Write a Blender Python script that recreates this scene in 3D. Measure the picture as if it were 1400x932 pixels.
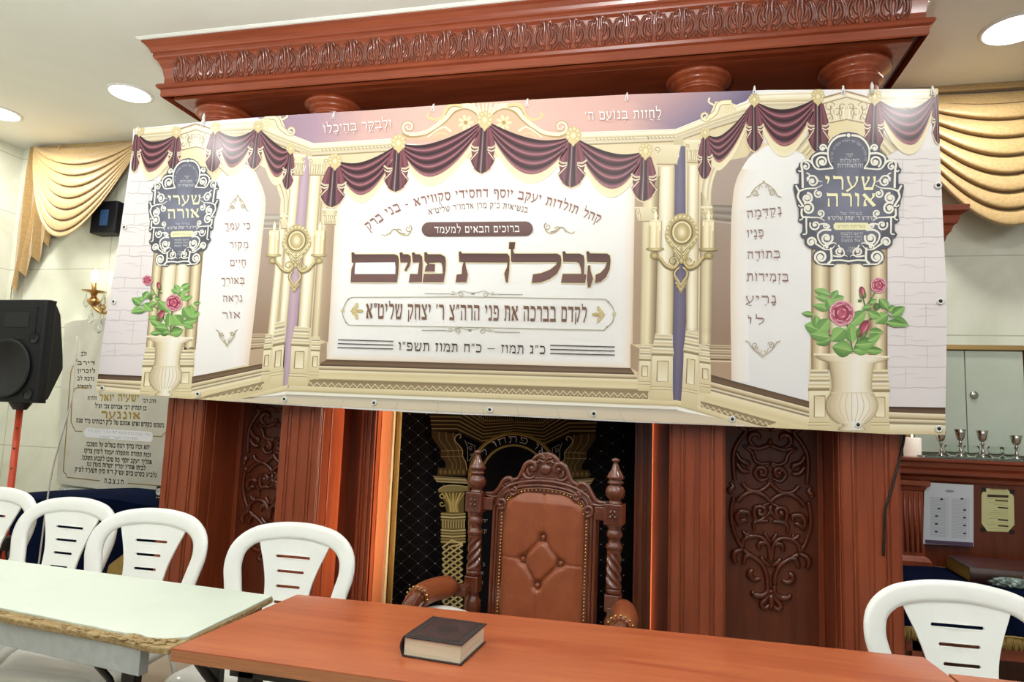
import bpy, bmesh, math, random
from mathutils import Vector, Matrix
from mathutils.geometry import delaunay_2d_cdt
random.seed(7)
SC = bpy.context.scene
COL = SC.collection
for _o in list(bpy.data.objects):
    bpy.data.objects.remove(_o)
pi, sin, cos = math.pi, math.sin, math.cos

# ------------------------------------------------------------------ camera
FPX = 903.0                                   # focal length in pixels of the 1400x932 frame
YAW, PITCH, ROLL = (math.radians(a) for a in (12.8, 6.2, 2.1))
CAM = Vector((0, 0, 1.42))
_f = Vector((-sin(YAW) * cos(PITCH), cos(YAW) * cos(PITCH), sin(PITCH)))
_r0 = Vector((cos(YAW), sin(YAW), 0))
_u0 = _r0.cross(_f)
_r = _r0 * cos(ROLL) + _u0 * sin(ROLL)
_u = -_r0 * sin(ROLL) + _u0 * cos(ROLL)
cd = bpy.data.cameras.new('camera')
cd.sensor_width = 36.0
cd.lens = FPX / 1400 * 36
cd.clip_start = 0.05
cam = bpy.data.objects.new('camera', cd)
COL.objects.link(cam)
cam.matrix_world = Matrix(((_r.x, _u.x, -_f.x, CAM.x), (_r.y, _u.y, -_f.y, CAM.y), (_r.z, _u.z, -_f.z, CAM.z), (0, 0, 0, 1)))
SC.camera = cam

# ------------------------------------------------------------------ light and exposure
SC.view_settings.view_transform = 'Standard'
SC.view_settings.look = 'None'
SC.view_settings.gamma = 1.0
SC.view_settings.use_curve_mapping = False
SC.view_settings.exposure = 0.0
W = bpy.data.worlds.new('world')
SC.world = W
W.use_nodes = True
W.node_tree.nodes['Background'].inputs[0].default_value = (0.86, 1.0, 0.97, 1)
W.node_tree.nodes['Background'].inputs[1].default_value = 0.24

def area_light(name, loc, target, sx, sy, power, color=(1, 1, 1), spread=180):
    d = bpy.data.lights.new(name, 'AREA')
    d.shape = 'RECTANGLE'
    d.size, d.size_y = sx, sy
    d.energy = power
    d.color = color
    d.spread = math.radians(spread)
    o = bpy.data.objects.new(name, d)
    COL.objects.link(o)
    o.location = loc
    o.rotation_euler = (Vector(target) - Vector(loc)).to_track_quat('-Z', 'Y').to_euler()
    return o

# added area fills for the unseen hall, behind and beside the photographer, and the light bounced off the ceiling
area_light('added_hall_fill', (-0.6, -1.3, 3.6), (-0.9, 3.0, 0.9), 6.0, 3.2, 76, (1, 0.99, 0.97))
# the photographer's flash, turned up to bounce off the white ceiling
area_light('bounced_flash', (-0.3, 0.0, 2.0), (-1.0, 0.6, 3.6), 0.4, 0.4, 142, (0.97, 1, 0.99), 140)
area_light('added_hall_fill', (-3.9, 0.6, 3.55), (-2.6, 3.6, 0.9), 3.0, 2.2, 36, (1, 0.99, 0.96))
area_light('added_hall_fill', (2.6, 0.6, 3.55), (1.2, 3.6, 0.9), 3.0, 2.2, 30, (1, 0.98, 0.95))

# ------------------------------------------------------------------ materials
def lin(h):
    if isinstance(h, str):
        h = tuple(int(h[i:i + 2], 16) / 255 for i in (0, 2, 4))
    return tuple(c / 12.92 if c <= 0.04045 else ((c + 0.055) / 1.055) ** 2.4 for c in h[:3])

MATS = {}
def mat(name, color, rough=0.5, metal=0.0, spec=0.5, coat=0.0, color2=None, nscale=8.0, stretch=(1, 1, 1), detail=4.0,
        bump=0.0, bscale=40.0, emit=None, estr=0.0, sheen=0.0, trans=0.0, ior=1.5, lo=0.35, hi=0.65, mix=None):
    m = bpy.data.materials.new(name)
    m.use_nodes = True
    nt = m.node_tree
    N, Lk = nt.nodes, nt.links
    b = N['Principled BSDF']
    c1 = lin(color)
    b.inputs['Base Color'].default_value = (*c1, 1)
    b.inputs['Roughness'].default_value = rough
    b.inputs['Metallic'].default_value = metal
    b.inputs['Specular IOR Level'].default_value = spec
    b.inputs['Coat Weight'].default_value = coat
    b.inputs['Coat Roughness'].default_value = 0.12
    b.inputs['Sheen Weight'].default_value = sheen
    b.inputs['Transmission Weight'].default_value = trans
    b.inputs['IOR'].default_value = ior
    if emit:
        b.inputs['Emission Color'].default_value = (*lin(emit), 1)
        b.inputs['Emission Strength'].default_value = estr
    tc = N.new('ShaderNodeTexCoord')
    if color2:
        mp = N.new('ShaderNodeMapping')
        mp.inputs['Scale'].default_value = stretch
        Lk.new(tc.outputs['Object'], mp.inputs['Vector'])
        nz = N.new('ShaderNodeTexNoise')
        nz.inputs['Scale'].default_value = nscale
        nz.inputs['Detail'].default_value = detail
        nz.inputs['Roughness'].default_value = 0.6
        nz.inputs['Distortion'].default_value = 0.4
        Lk.new(mp.outputs[0], nz.inputs['Vector'])
        cr = N.new('ShaderNodeValToRGB')
        cr.color_ramp.elements[0].position = lo
        cr.color_ramp.elements[1].position = hi
        cr.color_ramp.elements[0].color = (*c1, 1)
        cr.color_ramp.elements[1].color = (*lin(color2), 1)
        Lk.new(nz.outputs['Fac'], cr.inputs['Fac'])
        Lk.new(cr.outputs[0], b.inputs['Base Color'])
    if bump:
        nb = N.new('ShaderNodeTexNoise')
        nb.inputs['Scale'].default_value = bscale
        nb.inputs['Detail'].default_value = 3
        Lk.new(tc.outputs['Object'], nb.inputs['Vector'])
        bp = N.new('ShaderNodeBump')
        bp.inputs['Strength'].default_value = bump
        bp.inputs['Distance'].default_value = 0.01
        Lk.new(nb.outputs['Fac'], bp.inputs['Height'])
        Lk.new(bp.outputs[0], b.inputs['Normal'])
    MATS[name] = m
    return m

def print_mat(name, rough=0.35, spec=0.5, coat=0.0, bump=0.0, bscale=3.0):
    """a surface printed, engraved or embroidered in its own colours (kept per vertex)"""
    m = bpy.data.materials.new(name)
    m.use_nodes = True
    N, Lk = m.node_tree.nodes, m.node_tree.links
    b = N['Principled BSDF']
    a = N.new('ShaderNodeAttribute')
    a.attribute_name = 'ink'
    Lk.new(a.outputs['Color'], b.inputs['Base Color'])
    b.inputs['Roughness'].default_value = rough
    b.inputs['Specular IOR Level'].default_value = spec
    b.inputs['Coat Weight'].default_value = coat
    b.inputs['Coat Roughness'].default_value = 0.2
    if bump:
        tc = N.new('ShaderNodeTexCoord')
        nb = N.new('ShaderNodeTexNoise')
        nb.inputs['Scale'].default_value = bscale
        nb.inputs['Detail'].default_value = 1.0
        Lk.new(tc.outputs['Object'], nb.inputs['Vector'])
        bp = N.new('ShaderNodeBump')
        bp.inputs['Strength'].default_value = bump
        bp.inputs['Distance'].default_value = 0.05
        Lk.new(nb.outputs['Fac'], bp.inputs['Height'])
        Lk.new(bp.outputs[0], b.inputs['Normal'])
    MATS[name] = m
    return m

def tile_mat(name, c1, c2, mortar, bw, bh, rough, off, plane='xz', msize=0.004):
    m = bpy.data.materials.new(name)
    m.use_nodes = True
    N, Lk = m.node_tree.nodes, m.node_tree.links
    b = N['Principled BSDF']
    b.inputs['Roughness'].default_value = rough
    tc = N.new('ShaderNodeTexCoord')
    sep = N.new('ShaderNodeSeparateXYZ')
    Lk.new(tc.outputs['Object'], sep.inputs[0])
    cb = N.new('ShaderNodeCombineXYZ')
    Lk.new(sep.outputs['XYZ'.index(plane[0].upper())], cb.inputs[0])
    Lk.new(sep.outputs['XYZ'.index(plane[1].upper())], cb.inputs[1])
    mp = N.new('ShaderNodeMapping')
    mp.inputs['Location'].default_value = (off[0], off[1], 0)
    Lk.new(cb.outputs[0], mp.inputs['Vector'])
    br = N.new('ShaderNodeTexBrick')
    br.offset = 0.0
    br.inputs['Scale'].default_value = 1
    br.inputs['Brick Width'].default_value = bw
    br.inputs['Row Height'].default_value = bh
    br.inputs['Mortar Size'].default_value = msize
    br.inputs['Mortar Smooth'].default_value = 0.1
    br.inputs['Bias'].default_value = 0
    br.inputs['Mortar'].default_value = (*lin(mortar), 1)
    Lk.new(mp.outputs[0], br.inputs['Vector'])
    nz = N.new('ShaderNodeTexNoise')
    nz.inputs['Scale'].default_value = 2.2
    nz.inputs['Detail'].default_value = 7
    nz.inputs['Distortion'].default_value = 1.2
    Lk.new(tc.outputs['Object'], nz.inputs['Vector'])
    cr = N.new('ShaderNodeValToRGB')
    cr.color_ramp.elements[0].position = 0.35
    cr.color_ramp.elements[1].position = 0.62
    cr.color_ramp.elements[0].color = (*lin(c2), 1)
    cr.color_ramp.elements[1].color = (*lin(c1), 1)
    Lk.new(nz.outputs['Fac'], cr.inputs['Fac'])
    Lk.new(cr.outputs[0], br.inputs['Color1'])
    Lk.new(cr.outputs[0], br.inputs['Color2'])
    Lk.new(br.outputs['Color'], b.inputs['Base Color'])
    MATS[name] = m
    return m

WOOD = mat('cherry_wood', '843a1f', 0.32, spec=0.5, color2='96482a', nscale=3.0, stretch=(9, 9, 0.7), coat=0.25)
WOODH = mat('cherry_wood_long_grain', '7e361c', 0.32, spec=0.5, color2='904428', nscale=3.0, stretch=(0.7, 9, 9), coat=0.25)
WOODP = mat('cherry_wood_panel', '5e2813', 0.34, color2='6e331b', nscale=3.0, stretch=(9, 9, 0.7), coat=0.2)
WALNUT = mat('carved_walnut', '5a2917', 0.2, color2='6a331e', nscale=8, stretch=(3, 3, 1), coat=0.7)
LEATHER = mat('tan_leather', '96502f', 0.36, color2='8a4628', nscale=14, bump=0.12, bscale=260, coat=0.1)
BRASS = mat('brass', 'c9a25a', 0.25, metal=1.0)
GOLD = mat('gold_finish', 'c9a26a', 0.28, metal=1.0)
SILVER = mat('silver', 'c9c4ba', 0.2, metal=1.0)
STEEL = mat('galvanised_steel', 'b4bbbd', 0.5, metal=0.35, color2='c0c6c8', nscale=30)
BLACKM = mat('black_metal', '1a1817', 0.45)
BLACKP = mat('black_plastic', '0e0f13', 0.5, spec=0.3, bump=0.1, bscale=300)
RUBBER = mat('speaker_cone', '0d0d10', 0.65)
REDM = mat('red_painted_metal', 'cc4a2c', 0.4)
WHITEP = mat('white_plastic', 'f9faf8', 0.28, coat=0.2, color2='f4f6f3', nscale=5)
CEIL = mat('white_ceiling_paint', 'e9ebe4', 0.9, color2='e4e6de', nscale=1.5)
WHITEL = mat('white_laminate', 'dbe4d9', 0.35, color2='d5dfd3', nscale=3)
CHIP = mat('chipped_particle_board', '8f7449', 0.9, color2='b39c72', nscale=60, bump=0.6, bscale=120)
LAMIN = mat('cherry_laminate', 'a54a28', 0.3, color2='bd683f', nscale=3.2, stretch=(.7, 6, 6), coat=0.25, lo=0.3, hi=0.7)
PLY = mat('plywood_edge', '9c6240', 0.6, color2='b57a52', nscale=6, stretch=(1, 1, 60))
VELVET = mat('navy_velvet', '0a1430', 0.95, spec=0.05, color2='081024', nscale=6)
FRINGE = mat('gold_fringe', '97793c', 0.55, color2='b39652', nscale=200, stretch=(1, 1, 0.05), bump=0.4, bscale=200)
DRAPE = mat('gold_satin', 'b79a68', 0.45, color2='a68856', nscale=60, sheen=0.3, bump=0.08, bscale=180)
LAMPW = mat('lamp_diffuser', 'ffffff', 0.5, emit='ffffff', estr=9.0)
BULB = mat('lit_bulb', 'ffffff', 0.4, emit='fff4e0', estr=14.0)
LED = mat('warm_led_strip', 'ffd0a0', 0.5, emit='ffd8b0', estr=16.0)
RIM = mat('white_trim', 'dfe0da', 0.4)
PAGES = mat('book_pages', 'e6dcc4', 0.8, color2='d3c8ac', nscale=4, stretch=(1, 1, 120))
PAGEG = mat('gilt_pages', 'b59a4a', 0.5, color2='a08538', nscale=4, stretch=(1, 1, 120))
BOOKC = mat('black_leather_binding', '2a2224', 0.38, color2='332629', nscale=20, bump=0.15, bscale=200)
BOOKR = mat('dark_red_leather', '451c1c', 0.4, color2='4f2320', nscale=20)
CRYSTAL = mat('crystal', 'f4f6f4', 0.03, trans=0.9)
GLASS = mat('clear_glass', 'fafffc', 0.02, trans=1.0, ior=1.12)
MIRRORP = mat('pale_cabinet_door', 'c6d0bf', 0.22, color2='ccd5c6', nscale=3)
MARBLE = mat('veined_marble_slab', 'c8c7bb', 0.3, color2='bdbbad', nscale=4)
CANDLE = mat('candle_wax', 'f6f0e6', 0.5, emit='ffe8d0', estr=0.35)
FLAME = mat('candle_flame', 'ffffff', 0.5, emit='ffd9a0', estr=8.0)
CORD = mat('white_cord', 'efefef', 0.6)
CABLE = mat('cable', '1c1a18', 0.5)
CABLEG = mat('grey_cable', 'c8c4bc', 0.5)
PLASTICBAG = mat('crinkled_foil', '7f8f8a', 0.2, metal=0.4, bump=0.8, bscale=60)
WALL = tile_mat('cream_marble_tile', 'e4e5d4', 'd6d7c3', 'bcbda8', 0.9, 0.52, 0.14, (0.2, 0.06))
WALLL = tile_mat('cream_marble_tile_side', 'e0e0cf', 'd3d3bf', 'b9b9a4', 0.9, 0.52, 0.2, (0.2, 0.06), plane='yz')
FLOORM = tile_mat('beige_floor_tile', 'b9ad98', 'aa9d88', '8c8270', 0.6, 0.6, 0.3, (0, 0), plane='xy')
BANNERM = print_mat('printed_vinyl', 0.24, 0.32, 0.0, 0.05, 2.6)
EMBROID = print_mat('embroidered_velvet', 0.85, 0.12)
ENGRAVE = print_mat('engraved_marble', 0.35, 0.4)
PAPERM = print_mat('printed_paper', 0.55, 0.3)

# ------------------------------------------------------------------ objects
def setp(o, label=None, cat=None, group=None, kind=None):
    if label: o['label'] = label
    if cat: o['category'] = cat
    if group: o['group'] = group
    if kind: o['kind'] = kind
    return o

def thing(name, label, cat, loc=(0, 0, 0), rz=0.0, group=None):
    o = bpy.data.objects.new(name, None)
    COL.objects.link(o)
    o.location = loc
    o.rotation_euler = (0, 0, rz)
    o.empty_display_size = 0.1
    return setp(o, label, cat, group)

def origin_of(o):
    v = Vector((0, 0, 0))
    while o:
        v += Vector(o.location)
        o = o.parent
    return v

def copy_tree(o, parent=None):
    c = o.copy()
    COL.objects.link(c)
    c.parent = parent
    for ch in list(o.children):
        copy_tree(ch, c)
    return c

class MB:
    def __init__(s):
        s.v, s.f, s.sm = [], [], []
    def add(s, verts, faces, smooth=False):
        n = len(s.v)
        s.v += [Vector(v) for v in verts]
        for f in faces:
            s.f.append(tuple(i + n for i in f))
            s.sm.append(smooth)
        return s
    def box(s, x0, x1, y0, y1, z0, z1):
        v = [(x, y, z) for z in (z0, z1) for y in (y0, y1) for x in (x0, x1)]
        return s.add(v, [(0, 2, 3, 1), (4, 5, 7, 6), (0, 1, 5, 4), (2, 6, 7, 3), (0, 4, 6, 2), (1, 3, 7, 5)])
    def tube(s, pts, r, n=8, closed=False, flat=None, cap=True, flatdir=None):
        """tube along pts; r one radius or a list; flat=(a,b) scales the section along flatdir and across it"""
        P = [Vector(p) for p in pts]
        k = len(P)
        R = r if isinstance(r, (list, tuple)) else [r] * k
        T = []
        for i in range(k):
            if closed:
                t = P[(i + 1) % k] - P[i - 1]
            else:
                t = P[min(i + 1, k - 1)] - P[max(i - 1, 0)]
            T.append(t.normalized() if t.length > 1e-9 else Vector((0, 0, 1)))
        if flatdir is not None:
            nrm = Vector(flatdir)
        else:
            nrm = Vector((0, 0, 1)) if abs(T[0].z) < 0.9 else Vector((1, 0, 0))
        a, b = flat or (1, 1)
        V = []
        for i in range(k):
            if flatdir is not None:
                nrm = Vector(flatdir)
            nn = nrm - T[i] * nrm.dot(T[i])
            if nn.length < 1e-6:
                nn = T[i].orthogonal()
            nn.normalize()
            nrm = nn
            bn = T[i].cross(nn)
            for j in range(n):
                th = 2 * pi * j / n
                V.append(P[i] + nn * (R[i] * a * cos(th)) + bn * (R[i] * b * sin(th)))
        F = []
        for i in range(k if closed else k - 1):
            i2 = (i + 1) % k
            for j in range(n):
                j2 = (j + 1) % n
                F.append((i * n + j, i * n + j2, i2 * n + j2, i2 * n + j))
        if cap and not closed:
            F.append(tuple(range(n - 1, -1, -1)))
            F.append(tuple((k - 1) * n + j for j in range(n)))
        return s.add(V, F, True)
    def lathe(s, prof, c=(0, 0, 0), n=24, M=None, rf=None):
        """prof: (radius, height) pairs round a vertical axis at c"""
        V, F = [], []
        for i, (r, z) in enumerate(prof):
            for j in range(n):
                th = 2 * pi * j / n
                rr = r * (rf(th, z) if rf else 1)
                p = Vector((rr * cos(th), rr * sin(th), z))
                if M: p = M @ p
                V.append(p + Vector(c))
        for i in range(len(prof) - 1):
            for j in range(n):
                j2 = (j + 1) % n
                F.append((i * n + j, i * n + j2, (i + 1) * n + j2, (i + 1) * n + j))
        F.append(tuple(range(n - 1, -1, -1)))
        F.append(tuple((len(prof) - 1) * n + j for j in range(n)))
        return s.add(V, F, True)
    def ball(s, c, r, nu=12, nv=8):
        rx, ry, rz = r if isinstance(r, (tuple, list)) else (r, r, r)
        V, F = [], []
        for i in range(nv + 1):
            ph = pi * i / nv
            for j in range(nu):
                th = 2 * pi * j / nu
                V.append((c[0] + rx * sin(ph) * cos(th), c[1] + ry * sin(ph) * sin(th), c[2] - rz * cos(ph)))
        for i in range(nv):
            for j in range(nu):
                j2 = (j + 1) % nu
                F.append((i * nu + j, i * nu + j2, (i + 1) * nu + j2, (i + 1) * nu + j))
        return s.add(V, F, True)
    def plate(s, outline, fn, d0, d1, holes=(), smooth=False, grid=None):
        """a flat outline (with holes) given thickness: fn(u, v, d) -> point, from d0 to d1"""
        V2, E = [], []
        for lp in [outline] + list(holes):
            n0 = len(V2)
            V2 += [Vector(p) for p in lp]
            E += [(n0 + i, n0 + (i + 1) % len(lp)) for i in range(len(lp))]
        ne = len(E)
        if grid:
            xs = [p[0] for p in outline]; ys = [p[1] for p in outline]
            x = min(xs) + grid * 0.5
            while x < max(xs):
                y = min(ys) + grid * 0.5
                while y < max(ys):
                    V2.append(Vector((x, y)))
                    y += grid
                x += grid
        vo, eo, fo, ov, oe, of = delaunay_2d_cdt(V2, E, [], 2 if holes else 1, 1e-6)
        def signed(t):
            a, b, c = (vo[i] for i in t)
            return (b.x - a.x) * (c.y - a.y) - (b.y - a.y) * (c.x - a.x)
        F = []
        cnt = {}
        n = len(vo)
        def inside(p, lp):
            r = False
            for i in range(len(lp)):
                (x1, y1), (x2, y2) = lp[i][:2], lp[i - 1][:2]
                if (y1 > p[1]) != (y2 > p[1]) and p[0] < (x2 - x1) * (p[1] - y1) / (y2 - y1) + x1:
                    r = not r
            return r
        tris = []
        for t in fo:
            c = sum((vo[i] for i in t), Vector((0, 0))) / len(t)
            if not inside(c, outline) or any(inside(c, h) for h in holes):
                continue
            t = tuple(t)
            if signed(t[:3]) < 0:
                t = t[::-1]
            tris.append(t)
        for t in tris:
            F.append(t)
            F.append(tuple(i + n for i in t[::-1]))
            for i in range(len(t)):
                e = (t[i], t[(i + 1) % len(t)])
                cnt[e] = cnt.get(e, 0) + 1
        for (a, b) in list(cnt):
            if (b, a) not in cnt:
                F.append((b, a, a + n, b + n))
        V = [fn(p.x, p.y, d0) for p in vo] + [fn(p.x, p.y, d1) for p in vo]
        return s.add(V, F, smooth)
    def mould(s, prof, path, closed=False):
        """a moulding: prof (out, z) points swept along a path of (x, y); 'out' is to the right of travel, corners mitred"""
        n = len(path)
        P = [Vector(p) for p in path]
        V = []
        for i in range(n):
            d0 = (P[i] - P[i - 1]).normalized() if (i > 0 or closed) else None
            d1 = (P[(i + 1) % n] - P[i]).normalized() if (i < n - 1 or closed) else None
            d0 = d0 or d1
            d1 = d1 or d0
            n0, n1 = Vector((d0.y, -d0.x)), Vector((d1.y, -d1.x))
            m = (n0 + n1)
            m = m / max(1e-6, m.dot(n0))
            for (o, z) in prof:
                V.append((P[i].x + m.x * o, P[i].y + m.y * o, z))
        k = len(prof)
        F = []
        for i in range(n if closed else n - 1):
            i2 = (i + 1) % n
            for j in range(k - 1):
                F.append((i * k + j, i2 * k + j, i2 * k + j + 1, i * k + j + 1))
        if not closed:
            F.append(tuple(range(k - 1, -1, -1)))
            F.append(tuple((n - 1) * k + j for j in range(k)))
        return s.add(V, F)
    def sheet(s, fn, nu, nv, smooth=True):
        V = [fn(i / nu, j / nv) for j in range(nv + 1) for i in range(nu + 1)]
        F = [(j * (nu + 1) + i, j * (nu + 1) + i + 1, (j + 1) * (nu + 1) + i + 1, (j + 1) * (nu + 1) + i) for j in range(nv) for i in range(nu)]
        return s.add(V, F, smooth)
    def build(s, name, m, parent=None, bevel=0.0, solid=0.0, recalc=True, bseg=2):
        me = bpy.data.meshes.new(name)
        off = origin_of(parent)
        me.from_pydata([tuple(v - off) for v in s.v], [], s.f)
        me.polygons.foreach_set('use_smooth', s.sm)
        me.materials.append(m)
        if recalc:
            b = bmesh.new()
            b.from_mesh(me)
            bmesh.ops.recalc_face_normals(b, faces=b.faces)
            b.to_mesh(me)
            b.free()
        o = bpy.data.objects.new(name, me)
        COL.objects.link(o)
        o.parent = parent
        if solid:
            md = o.modifiers.new('thickness', 'SOLIDIFY')
            md.thickness = solid
            md.offset = 0
        if bevel:
            md = o.modifiers.new('bevel', 'BEVEL')
            md.width = bevel
            md.segments = bseg
            md.limit_method = 'ANGLE'
            md.angle_limit = math.radians(40)
        return o

def catmull(P, n=6, closed=False):
    out = []
    k = len(P)
    D = len(P[0])
    for i in range(k if closed else k - 1):
        p0 = P[i - 1] if (i > 0 or closed) else P[0]
        p1 = P[i]
        p2 = P[(i + 1) % k]
        p3 = P[(i + 2) % k] if (i + 2 < k or closed) else P[-1]
        for j in range(n):
            t = j / n
            out.append(tuple(0.5 * (2 * p1[d] + (p2[d] - p0[d]) * t + (2 * p0[d] - 5 * p1[d] + 4 * p2[d] - p3[d]) * t * t + (3 * p1[d] - p0[d] - 3 * p2[d] + p3[d]) * t ** 3) for d in range(D)))
    if not closed:
        out.append(tuple(P[-1]))
    return out

def spiral(cx, cy, r0, r1, a0, turns, n=22):
    """from radius r0 at angle a0 (degrees) winding by `turns` to radius r1"""
    o = []
    for i in range(n + 1):
        t = i / n
        r = r0 + (r1 - r0) * t
        a = math.radians(a0) + 2 * pi * turns * t
        o.append((cx + r * cos(a), cy + r * sin(a)))
    return o
# ------------------------------------------------------------------ flat printed / embroidered / engraved artwork
def at(px, py, Y):
    """the point of the vertical plane at depth Y that the photograph shows at pixel (px, py)"""
    d = _f + _r * ((px - 700) / FPX) - _u * ((py - 466) / FPX)
    return CAM + d * (Y / d.y)

_T, _S = 0.20, 0.10
def _bar(x0, x1, y=0.9, t=_T):
    return [(x0, y, t), (x1, y, t)]
_TICK = lambda x: [(x, 1.06, 0.05), (x + 0.05, 0.9, 0.13)]
HEB = {
 'א': (.74, [[(.06, .96, .2), (.68, .04, .2)], [(.62, 1.0, .17), (.6, .72, .12), (.44, .5, .07)], [(.26, .68, .07), (.13, .42, .1), (.16, .02, .22)]]),
 'ב': (.68, [_bar(.05, .52), [(.5, .92, .16), (.57, .62, .1), (.57, .1, .1)], _bar(.0, .68, .09), _TICK(.05)]),
 'ג': (.46, [_bar(.08, .34), [(.31, .92, .14), (.34, .5, .1), (.34, .25, .1)], [(.36, .26, .1), (.06, .04, .17)], [(.33, .28, .1), (.4, .0, .12)], _TICK(.08)]),
 'ד': (.62, [_bar(.03, .62), [(.5, .9, .12), (.5, 0, .1)], _TICK(.03)]),
 'ה': (.68, [_bar(.04, .6), [(.57, .95, .14), (.59, .5, .1), (.59, 0, .12)], [(.13, .64, .08), (.13, .3, .1), (.14, 0, .13)], _TICK(.04)]),
 'ו': (.28, [_bar(.03, .2), [(.19, .95, .14), (.2, .5, .1), (.19, 0, .09)], _TICK(.03)]),
 'ז': (.34, [[(.03, .93, .2), (.33, .87, .2)], [(.18, .9, .1), (.2, .4, .1), (.16, 0, .1)]]),
 'ח': (.68, [_bar(.04, .62), [(.59, .9, .12), (.59, 0, .11)], [(.13, .9, .1), (.13, 0, .11)], _TICK(.04)]),
 'ט': (.7, [[(.09, 1, .17), (.08, .5, .1), (.12, .05, .1)], _bar(.08, .6, .09), [(.6, .05, .1), (.64, .6, .1), (.56, .9, .14), (.42, .92, .16), (.36, .72, .1)]]),
 'י': (.28, [_bar(.03, .2), [(.19, .95, .14), (.2, .72, .1), (.14, .46, .05)], _TICK(.03)]),
 'כ': (.62, [_bar(.05, .46), [(.44, .93, .14), (.55, .75, .11), (.57, .5, .1), (.55, .25, .11), (.44, .07, .14)], _bar(.02, .48, .09), _TICK(.05)]),
 'ך': (.6, [_bar(.03, .55), [(.5, .95, .12), (.52, .3, .1), (.51, -.38, .1)], _TICK(.03)]),
 'ל': (.6, [[(.07, 1.46, .15), (.1, 1.25, .08), (.1, .9, .08)], _bar(.06, .5), [(.48, .93, .14), (.56, .72, .11), (.48, .36, .1), (.34, .12, .1), (.3, -.04, .13)]]),
 'ם': (.66, [_bar(.04, .56), [(.54, .93, .14), (.6, .7, .1), (.6, .05, .1)], [(.12, .9, .09), (.11, .05, .1)], _bar(.07, .62, .09), _TICK(.04)]),
 'מ': (.72, [[(.06, 1.0, .15), (.2, .74, .1), (.14, .4, .08), (.06, 0, .1)], [(.18, .76, .08), (.36, .93, .16), (.54, .88, .18)], [(.56, .92, .14), (.65, .6, .1), (.65, .05, .1)], _bar(.34, .7, .09)]),
 'נ': (.44, [_bar(.1, .32), [(.29, .93, .13), (.34, .5, .1), (.35, .05, .1)], _bar(.02, .4, .09), _TICK(.1)]),
 'ן': (.28, [_bar(.03, .2), [(.19, .95, .14), (.21, .3, .1), (.19, -.4, .09)], _TICK(.03)]),
 'ס': (.66, [_bar(.03, .56), [(.52, .93, .14), (.61, .66, .1), (.58, .3, .11), (.44, .08, .15), (.32, .03, .17), (.2, .1, .15), (.1, .35, .1), (.09, .66, .09), (.14, .9, .09)], _TICK(.03)]),
 'ע': (.66, [[(.58, 1, .17), (.59, .66, .1), (.46, .3, .1), (.02, -.12, .15)], [(.1, 1, .17), (.13, .66, .1), (.3, .2, .1)]]),
 'פ': (.64, [_bar(.05, .5), [(.46, .93, .14), (.57, .7, .11), (.58, .3, .1), (.5, .07, .14)], _bar(.02, .54, .09), [(.12, .92, .1), (.11, .68, .1), (.14, .5, .13), (.32, .47, .14)], _TICK(.05)]),
 'ף': (.62, [_bar(.05, .5), [(.46, .93, .14), (.56, .7, .11), (.55, -.38, .1)], [(.12, .92, .1), (.11, .68, .1), (.14, .5, .13), (.32, .47, .14)], _TICK(.05)]),
 'צ': (.66, [[(.07, 1, .17), (.55, .15, .14)], [(.55, 1, .17), (.53, .75, .1), (.36, .54, .08)], _bar(.03, .6, .09)]),
 'ץ': (.6, [[(.07, 1, .17), (.3, .55, .12), (.33, .3, .1), (.32, -.38, .1)], [(.53, 1, .17), (.5, .75, .1), (.33, .5, .08)]]),
 'ק': (.68, [_bar(.05, .58), [(.54, .93, .14), (.61, .7, .11), (.5, .36, .1), (.38, .14, .1), (.36, 0, .13)], [(.14, .62, .08), (.15, .2, .1), (.13, -.4, .1)], _TICK(.05)]),
 'ר': (.6, [_bar(.04, .5), [(.46, .94, .14), (.54, .7, .11), (.54, 0, .1)], _TICK(.04)]),
 'ש': (.84, [[(.1, 1, .17), (.14, .6, .1), (.22, .08, .12)], [(.42, .98, .16), (.42, .75, .09), (.22, .3, .08)], [(.74, 1, .17), (.76, .6, .1), (.62, .08, .12)], _bar(.16, .68, .08)]),
 'ת': (.74, [_bar(.06, .6), [(.57, .94, .14), (.63, .7, .11), (.63, 0, .11)], [(.18, .9, .1), (.22, .5, .1), (.18, .12, .1)], [(.03, .07, .16), (.22, .07, .16)], _TICK(.06)]),
 ' ': (.34, []), '-': (.5, [[(.08, .5, .12), (.42, .5, .12)]]), '–': (.9, [[(.05, .5, .09), (.85, .5, .09)]]),
 "'": (.2, [[(.13, 1.05, .13), (.07, .72, .06)]]), '"': (.36, [[(.13, 1.05, .13), (.07, .72, .06)], [(.31, 1.05, .13), (.25, .72, .06)]]),
 ',': (.2, [[(.12, .1, .12), (.07, -.15, .05)]]), '.': (.2, [[(.05, .06, .13), (.17, .06, .13)]]),
}
# vowel points, written after their letter: (x offset from the letter's middle, y, width, thickness)
NIQ = {'\u05b7': [(0, -.22, .3, .07)], '\u05b8': [(0, -.2, .3, .07), (0, -.29, .08, .12)], '\u05b4': [(0, -.22, .09, .09)],
       '\u05b0': [(0, -.18, .09, .09), (0, -.34, .09, .09)], '\u05b5': [(-.11, -.22, .09, .09), (.11, -.22, .09, .09)],
       '\u05bc': [(-.04, .5, .1, .1)], '\u05b9': [(-.1, 1.18, .09, .09)], '\u05b2': [(-.1, -.22, .2, .07), (.14, -.18, .08, .08), (.14, -.32, .08, .08)]}

def mixc(a, b, t):
    return tuple(a[i] + (b[i] - a[i]) * t for i in range(3))

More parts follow.
